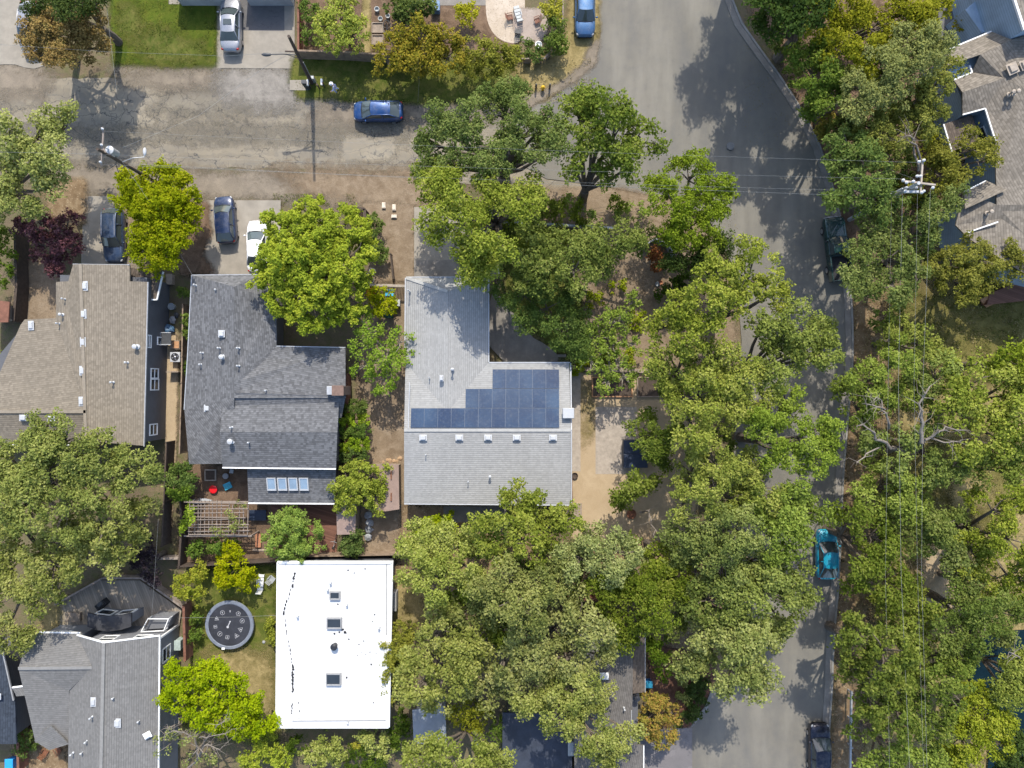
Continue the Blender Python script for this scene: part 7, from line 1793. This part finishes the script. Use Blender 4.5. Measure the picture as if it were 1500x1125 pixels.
tree('oak_tree', 'pale oak in the middle of the bottom mass over the house roof', 'oakpale', [(770, 918, 36), (812, 915, 36), (850, 905, 30), (785, 960, 36), (832, 965, 34), (735, 965, 28), (872, 925, 24), (710, 1000, 28), (750, 1005, 28), (880, 960, 18)], 8.6, base=(790, 910), **OK_)
tree('oak_tree', 'oak covering the dark navy flat roof near the bottom edge', 'oakpale', [(800, 1010, 34), (848, 1008, 32), (815, 1045, 32), (858, 1045, 28), (880, 1020, 20), (868, 1075, 26), (905, 1088, 20), (890, 1105, 20), (770, 1030, 20), (920, 1070, 14)], 8.0, base=(815, 985), **OK_)
tree('oak_tree', 'oak cut by the bottom edge below the dark shade bush', 'oakpale', [(620, 1108, 30), (665, 1105, 30), (715, 1092, 26), (640, 1085, 18), (700, 1118, 24), (735, 1110, 16)], 6.8, **OK_)
tree('cypress_tree', 'dark olive bush tree in the shade below the bottom oaks', 'olive', [(688, 1038, 22), (672, 1048, 16), (705, 1050, 16), (690, 1062, 14)], 3.6, tuft=.5, leaf=.2, dens=200)
shrub('bright green bush glimpsed under the bottom oaks', 'green', [(730, 1065, 18), (650, 905, 14), (748, 870, 14)], 2.5)
tree('ornamental_tree', 'orange tinted tree beside the dark house and driveway', 'orange', [(960, 1042, 26), (945, 1068, 18), (976, 1072, 20), (962, 1020, 16), (985, 1045, 14), (955, 1085, 12)], 3.2, tuft=.5, leaf=.22, dens=230)
shrub('dark bamboo like clump between dark house and mulch bed', 'green', [(962, 935, 15), (966, 960, 16), (972, 985, 13), (955, 950, 10)], 2.6)
shrub('low dark ground cover filling the kerbed mulch bed', 'dark', [(1018, 1015, 17), (1022, 1035, 15), (1000, 1050, 14), (1030, 1000, 10)], .6, dens=330)
shrub('pale grey bush in the mulch bed', 'willow', [(998, 1020, 8), (1000, 1000, 7)], .8)
# top right
tree('oak_tree', 'tall oak past the top edge shading the wide road', 'dark', [(1110, -190, 50), (1150, -150, 50), (1105, -125, 36), (1170, -80, 50), (1130, -230, 50), (1165, -35, 36), (1205, -110, 50), (1200, -50, 40), (1135, -300, 52), (1190, -290, 50), (1125, -265, 40), (1205, -235, 50), (1165, -210, 50), (1240, -180, 45)], 10.5, base=(1075, -90), **OK_)
tree('evergreen_tree', 'dark green tree at the kerb by the top edge', 'dark', [(1118, 10, 24), (1112, 38, 14), (1140, 38, 22), (1135, 8, 26), (1158, 20, 22), (1165, -20, 34), (1185, 20, 28), (1150, -50, 34), (1200, -30, 32)], 9.0, base=(1140, 85), **OK_)
tree('eucalyptus_tree', 'tall olive yellow tree along the top right edge', 'olive', [(1200, 32, 34), (1240, 22, 34), (1282, 42, 36), (1322, 20, 34), (1232, 78, 26), (1275, 86, 28), (1172, 8, 20), (1350, 30, 24), (1370, 10, 22)], 9.0, tuft=.65, leaf=.26, dens=200, base=(1195, 95))
tree('maple_tree', 'fresh green maple overhanging the kerb at the top right', 'green', [(1178, 92, 26), (1208, 108, 28), (1182, 132, 24), (1214, 150, 26), (1162, 80, 14), (1198, 72, 18), (1226, 128, 18), (1190, 165, 16)], 8.0, base=(1200, 172), tuft=.6, leaf=.28, dens=170)
tree('willow_tree', 'soft grey green willow beside the blue house', 'willow', [(1332, 72, 36), (1292, 102, 36), (1350, 88, 28), (1262, 132, 30), (1245, 162, 20), (1310, 128, 30), (1368, 60, 22), (1285, 140, 24), (1345, 58, 26), (1375, 80, 18)], 9.6, tuft=.75, leaf=.16, dens=460, flat=.9)
tree('eucalyptus_tree', 'olive brown tree between willow and crowded pole', 'olive', [(1338, 152, 32), (1370, 128, 28), (1318, 190, 32), (1358, 182, 30), (1290, 200, 28), (1392, 106, 22), (1300, 228, 26), (1270, 185, 20)], 7.5, tuft=.65, leaf=.26, dens=180, limbs=[[(1345, 250, 6, .09), (1338, 215, 7, .075), (1328, 203, 7.5, .05)], [(1349, 245, 6, .08), (1342, 212, 7.4, .07), (1334, 200, 8, .05), (1326, 196, 8, .03)]])
tree('maple_tree', 'green tree overhanging the kerb above the pickup', 'green', [(1240, 212, 26), (1230, 245, 28), (1264, 236, 26), (1250, 280, 32), (1280, 300, 28), (1226, 288, 14), (1290, 265, 20), (1310, 310, 20)], 9.0, base=(1250, 305), tuft=.65, leaf=.28, dens=170)
tree('eucalyptus_tree', 'olive gold tree over the lower roof of the blue house', 'olive', [(1380, 236, 28), (1410, 222, 26), (1440, 236, 20), (1394, 256, 24), (1360, 240, 22), (1450, 218, 12)], 6.2, tuft=.6, leaf=.25, dens=170, sparse=.15)
tree('oak_tree', 'green oak hiding the tail of the pickup', 'oakdeep', [(1282, 340, 34), (1258, 378, 26), (1300, 380, 34), (1338, 342, 28), (1270, 420, 24), (1308, 420, 26), (1340, 400, 24), (1366, 318, 22), (1400, 292, 16), (1240, 410, 14)], 9.0, base=(1268, 395), **OK_)
tree('olive_tree', 'broad golden green tree in front of the red brown deck', 'olive', [(1390, 390, 32), (1430, 380, 32), (1468, 384, 28), (1400, 418, 28), (1362, 402, 22), (1442, 410, 22), (1485, 372, 18)], 5.2, tuft=.6, leaf=.26, dens=210)
# right middle
OR = dict(tuft=.80, dens=255, leaf=.215, var=.2, low=-.1, cov=2.5, flat=.62)
tree('oak_tree', 'yellow green oak at the far kerb opposite the pale boughs', 'oakwarm', [(1265, 560, 34), (1308, 535, 32), (1328, 572, 28), (1254, 598, 30), (1288, 590, 22), (1240, 565, 18)], 7.0, **OR)
tree('oak_tree', 'oak with pale bare limbs spread over its crown', 'oakwarm', [(1370, 545, 30), (1345, 560, 24), (1330, 640, 22), (1285, 640, 18), (1372, 690, 24), (1400, 690, 22), (1310, 690, 22), (1360, 620, 16), (1270, 655, 14)], 7.2, base=(1325, 655), limbs=[[(1300, 662, 4, .22), (1330, 660, 6, .19), (1350, 648, 7.4, .15), (1352, 620, 8.0, .11), (1346, 592, 8.6, .075), (1362, 566, 9, .05)], [(1345, 650, 7, .13), (1365, 640, 7.8, .09), (1382, 630, 8.4, .065), (1414, 630, 8.8, .03)], [(1365, 642, 7.6, .07), (1390, 648, 8.2, .045), (1410, 644, 8.6, .025)], [(1312, 658, 6, .13), (1290, 645, 7, .10), (1275, 630, 7.8, .065), (1255, 624, 8.2, .035)], [(1302, 628, 6.5, .085), (1298, 605, 7.8, .065), (1285, 596, 8.2, .05), (1268, 590, 8.4, .03)], [(1297, 600, 7.8, .05), (1288, 584, 8.3, .035), (1275, 581, 8.5, .025)], [(1290, 650, 6, .07), (1268, 665, 7, .05), (1255, 678, 7.6, .035)]], **OR)
tree('oak_tree', 'oak right of the pale limbed one, reaching the right edge', 'oak', [(1420, 560, 34), (1400, 600, 34), (1448, 600, 36), (1478, 560, 32), (1490, 615, 32), (1432, 650, 32), (1478, 655, 30), (1500, 575, 20)], 7.6, **OR)
tree('oak_tree', 'yellowish oak below the pale limbs along the bank', 'oakwarm', [(1290, 712, 32), (1268, 732, 20), (1318, 722, 28), (1328, 752, 26), (1300, 745, 24), (1345, 735, 18)], 6.6, **OR)
tree('oak_tree', 'oak covering the kerb right of the turquoise car', 'oakdeep', [(1250, 762, 22), (1280, 785, 30), (1266, 822, 28), (1298, 832, 28), (1252, 850, 18), (1222, 748, 14), (1300, 800, 20)], 7.0, **OR)
tree('oak_tree', 'oak above the tan clearing at the right', 'oakdeep', [(1378, 772, 28), (1342, 790, 28), (1360, 760, 20), (1405, 775, 26)], 7.0, **OR)
tree('oak_tree', 'oak near the right edge beside the tan clearing', 'oak', [(1422, 800, 34), (1458, 745, 30), (1480, 790, 34), (1440, 845, 34), (1480, 850, 34), (1488, 730, 26), (1420, 730, 18), (1500, 820, 24)], 7.4, **OR)
tree('oak_tree', 'oak between tan clearing and the large bottom right tree', 'oakdeep', [(1300, 878, 24), (1328, 868, 22), (1282, 868, 14), (1345, 890, 20), (1318, 895, 18)], 6.2, **OR)
tree('oak_tree', 'oak above the dark creek at the right', 'oakdeep', [(1408, 892, 34), (1440, 905, 28), (1392, 925, 26), (1475, 900, 24), (1425, 930, 20), (1445, 880, 24)], 7.0, **OR)
tree('bay_tree', 'large deep green tree at the bottom right beside the guard rail', 'oakdeep', [(1255, 935, 36), (1298, 952, 38), (1248, 975, 28), (1290, 1005, 36), (1275, 1030, 22), (1335, 945, 32), (1238, 905, 20)], 7.6, **OR)
tree('bay_tree', 'deep green tree right of the one beside the guard rail', 'oakdeep', [(1375, 955, 34), (1340, 1005, 38), (1385, 1005, 36), (1315, 1050, 34), (1358, 1055, 36), (1275, 1060, 26), (1400, 965, 22)], 7.4, **OR)
tree('maple_tree', 'bright yellow green tree at the bottom right by the creek', 'yellowgreen', [(1440, 1045, 34), (1410, 1085, 32), (1455, 1080, 26), (1435, 1012, 24), (1385, 1105, 24), (1468, 1055, 18), (1410, 1045, 22)], 6.4, tuft=.62, leaf=.27, dens=190)
tree('oak_tree', 'small oak cut by the bottom edge under the power lines', 'oakwarm', [(1300, 1105, 24), (1335, 1110, 24), (1275, 1110, 16), (1360, 1118, 18)], 6.0, **OR)
tree('oak_tree', 'pale oak at the right edge over the dark creek', 'oak', [(1482, 985, 28), (1472, 1015, 22), (1498, 1010, 24), (1490, 960, 14)], 7.0, limbs=[[(1500, 968, 6, .07), (1488, 960, 7, .05), (1478, 955, 7.4, .03)]], **OR)
tree('evergreen_tree', 'very dark tree in the lower right corner', 'dark', [(1485, 1105, 30), (1498, 1085, 20), (1470, 1120, 18)], 6.0, **OR)
tree('oak_tree', 'oak behind the olive meadow at the right edge', 'oakwarm', [(1478, 530, 20), (1495, 520, 18), (1460, 545, 16), (1500, 540, 20)], 7.0, **OR)
shrub('orange brown bush at the foot of the tall pale blue wall', 'goldbrown', [(1410, 34, 12), (1422, 26, 11), (1418, 46, 12)], 1.6)
shrub('dark underwood below the olive brown tree on the bank', 'dark', [(1225, 200, 16), (1245, 180, 16), (1300, 270, 18), (1340, 290, 20), (1320, 250, 18), (1350, 365, 18), (1268, 70, 20)], 2.0)
shrub('brown and green underwood on the bank below the maple', 'goldbrown', [(1205, 185, 14), (1215, 175, 12), (1280, 170, 18), (1200, 200, 10)], 1.2)
tree('oak_tree', 'oak between the golden green tree and the far kerb', 'oak', [(1330, 470, 14), (1300, 500, 20), (1345, 505, 22), (1375, 515, 18)], 6.0, **OR)
tree('oak_tree', 'oak in the middle of the right bank under the wires', 'oakwarm', [(1352, 704, 16), (1440, 690, 24), (1470, 690, 24), (1490, 665, 22)], 6.2, **OR)
tree('oak_tree', 'low oak joining the tan clearing to the right edge', 'oakdeep', [(1400, 830, 22), (1412, 858, 22), (1385, 800, 18), (1500, 890, 24), (1470, 940, 16)], 5.6, **OR)
tree('oak_tree', 'oak wedged between the road and the heart of the bottom mass', 'oakdeep', [(1000, 872, 28), (1040, 880, 30), (1060, 860, 26), (985, 905, 22), (1075, 905, 20)], 6.6, **OK_)
tree('oak_tree', 'oak filling in below the fire bowl clearing', 'oak', [(966, 818, 20), (988, 818, 24), (950, 822, 14)], 6.8, **OK_)
tree('oak_tree', 'low deep green oak under the bottom mass beside the rusty fence', 'oakdeep', [(700, 870, 24), (845, 870, 22), (690, 960, 22), (735, 925, 24), (720, 895, 20), (665, 880, 22)], 5.4, **OK_)
shrub('dim green underwood under the big road side oaks', 'green', [(1035, 640, 20), (1020, 660, 18), (1062, 650, 16), (975, 575, 14), (1045, 540, 18), (1005, 520, 16), (1075, 745, 18)], 2.2, leaf=.26, dens=190)
shrub('green brushwood along the far bank under the wires', 'oakdeep', [(1290, 470, 16), (1310, 455, 14), (1270, 660, 14), (1300, 765, 18), (1310, 912, 20), (1360, 905, 18)], 1.8, leaf=.26, dens=170)
shrub('dim brushwood below the bottom oaks on the litter', 'dark', [(700, 800, 20), (760, 830, 22), (830, 835, 20), (790, 800, 16), (880, 855, 18), (690, 860, 20), (640, 830, 18), (740, 900, 20), (670, 915, 18), (930, 865, 16), (985, 850, 18), (1020, 890, 18), (1080, 860, 16), (1120, 850, 14)], 1.6, leaf=.26, dens=170)
shrub('green brushwood behind the fence in the front yard', 'oakdeep', [(755, 285, 16), (785, 295, 18), (815, 306, 17), (845, 312, 15), (735, 300, 14), (770, 355, 18), (745, 365, 14), (905, 300, 12), (745, 330, 12)], 1.5, leaf=.24, dens=190)
shrub('mixed dark brushwood on the bank behind the kerb at the top right', 'oakdeep', [(1150, 60, 20), (1170, 40, 18), (1195, 5, 20), (1215, 60, 20), (1245, 60, 18), (1165, 110, 14), (1300, 60, 22), (1260, 110, 20), (1230, 190, 18), (1260, 200, 18), (1285, 230, 18), (1320, 225, 18), (1310, 165, 18), (1260, 30, 18), (1340, 45, 18)], 2.4, leaf=.26, dens=180)
shrub('golden underwood on the bank below the crowded pole', 'olive', [(1330, 285, 20), (1355, 300, 18), (1380, 280, 16), (1370, 205, 20), (1345, 220, 18), (1305, 275, 14), (1395, 210, 14)], 2.0, leaf=.24, dens=190)
# low growth nobody could count
def scatter(name, label, cat, sp, regions, n, leaf=.16, zmax=.25):
    Cs = []
    tot = sum(abs((r[2] - r[0]) * (r[3] - r[1])) for r in regions)
    for r in regions:
        k = int(n * abs((r[2] - r[0]) * (r[3] - r[1])) / tot)
        U = NR.uniform(r[0], r[2], k); V = NR.uniform(r[1], r[3], k)
        keep = np.array([mnoise.noise(Vector((u * .06, v * .06, r[0]))) + .25 * mnoise.noise(Vector((u * .25, v * .25, 3))) > -.02 for u, v in zip(U, V)])
        U, V = U[keep], V[keep]
        Cs.append(np.stack([(U - 750) / PX, (562.5 - V) / PX, NR.uniform(.06, zmax, len(U))], 1))
    C = np.concatenate(Cs)
    N = unit(NR.normal(size=C.shape) + np.array([0, 0, .6]))
    o = leaf_mesh(name, C, N, leaf * NR.uniform(.6, 1.4, len(C)), NR.uniform(0, 1, len(C)), L[sp], aspect=.35)
    return tag(o, label, cat, kind='stuff')
scatter('dry_grass', 'dry tan grass tufts on the banks and verges', 'grass', 'dry', [(1250, 430, 1500, 1120), (745, 85, 870, 150), (290, 950, 402, 1060), (1250, 640, 1460, 900)], 52000)
scatter('green_grass', 'short green grass on verges and back lawn', 'grass', 'weed', [(430, 84, 770, 150), (290, 835, 404, 1050), (742, 335, 850, 530), (1300, 430, 1500, 560), (168, 2, 316, 96), (400, 284, 520, 302)], 50000, .13, .14)
scatter('fallen_leaves', 'scattered brown fallen leaves under the oaks', 'leaves', 'brown', [(840, 280, 1080, 540), (1090, 20, 1230, 220), (580, 740, 1060, 900), (60, 262, 128, 320), (540, 520, 595, 815), (1240, 430, 1290, 900)], 26000, .1, .09)
# ------------------------------------------------------------------ light and camera
EL, AZ = 46.0, 4.0      # sun height; degrees east of the top of the view
w = bpy.data.worlds.new("World"); scene.world = w; w.use_nodes = True
nt = w.node_tree; nt.nodes.clear()
sky = nt.nodes.new('ShaderNodeTexSky'); sky.sky_type = 'NISHITA'; sky.sun_disc = False
sky.sun_elevation = R(EL); sky.sun_rotation = R(AZ); sky.air_density = 1.0; sky.dust_density = 1.5; sky.ozone_density = 1.0
bg = nt.nodes.new('ShaderNodeBackground'); bg.inputs[1].default_value = 0.15
out = nt.nodes.new('ShaderNodeOutputWorld')
nt.links.new(sky.outputs[0], bg.inputs[0]); nt.links.new(bg.outputs[0], out.inputs[0])
sd = bpy.data.lights.new('sun', 'SUN'); sd.energy = 2.55; sd.angle = R(0.6); sd.color = (1.0, 0.94, 0.83)
so = bpy.data.objects.new('sun', sd); COL.objects.link(so)
dirv = Vector((math.sin(R(AZ)) * math.cos(R(EL)), math.cos(R(AZ)) * math.cos(R(EL)), math.sin(R(EL))))
so.rotation_euler = dirv.to_track_quat('Z', 'Y').to_euler(); so.location = (0, 20, 55)
cd = bpy.data.cameras.new('camera'); cam = bpy.data.objects.new('camera', cd); COL.objects.link(cam)
cam.location = (0, 0, H); cam.rotation_euler = (0, 0, 0)
cd.sensor_width = 36.0; cd.lens = 36.0 * H / (1500 / PX); cd.clip_end = 1000
scene.camera = cam
vs = scene.view_settings; vs.view_transform = 'Standard'; vs.look = 'None'; vs.gamma = 1.0; vs.exposure = 1.1; vs.use_curve_mapping = False
scene.cycles.max_bounces = 6; scene.cycles.transparent_max_bounces = 12
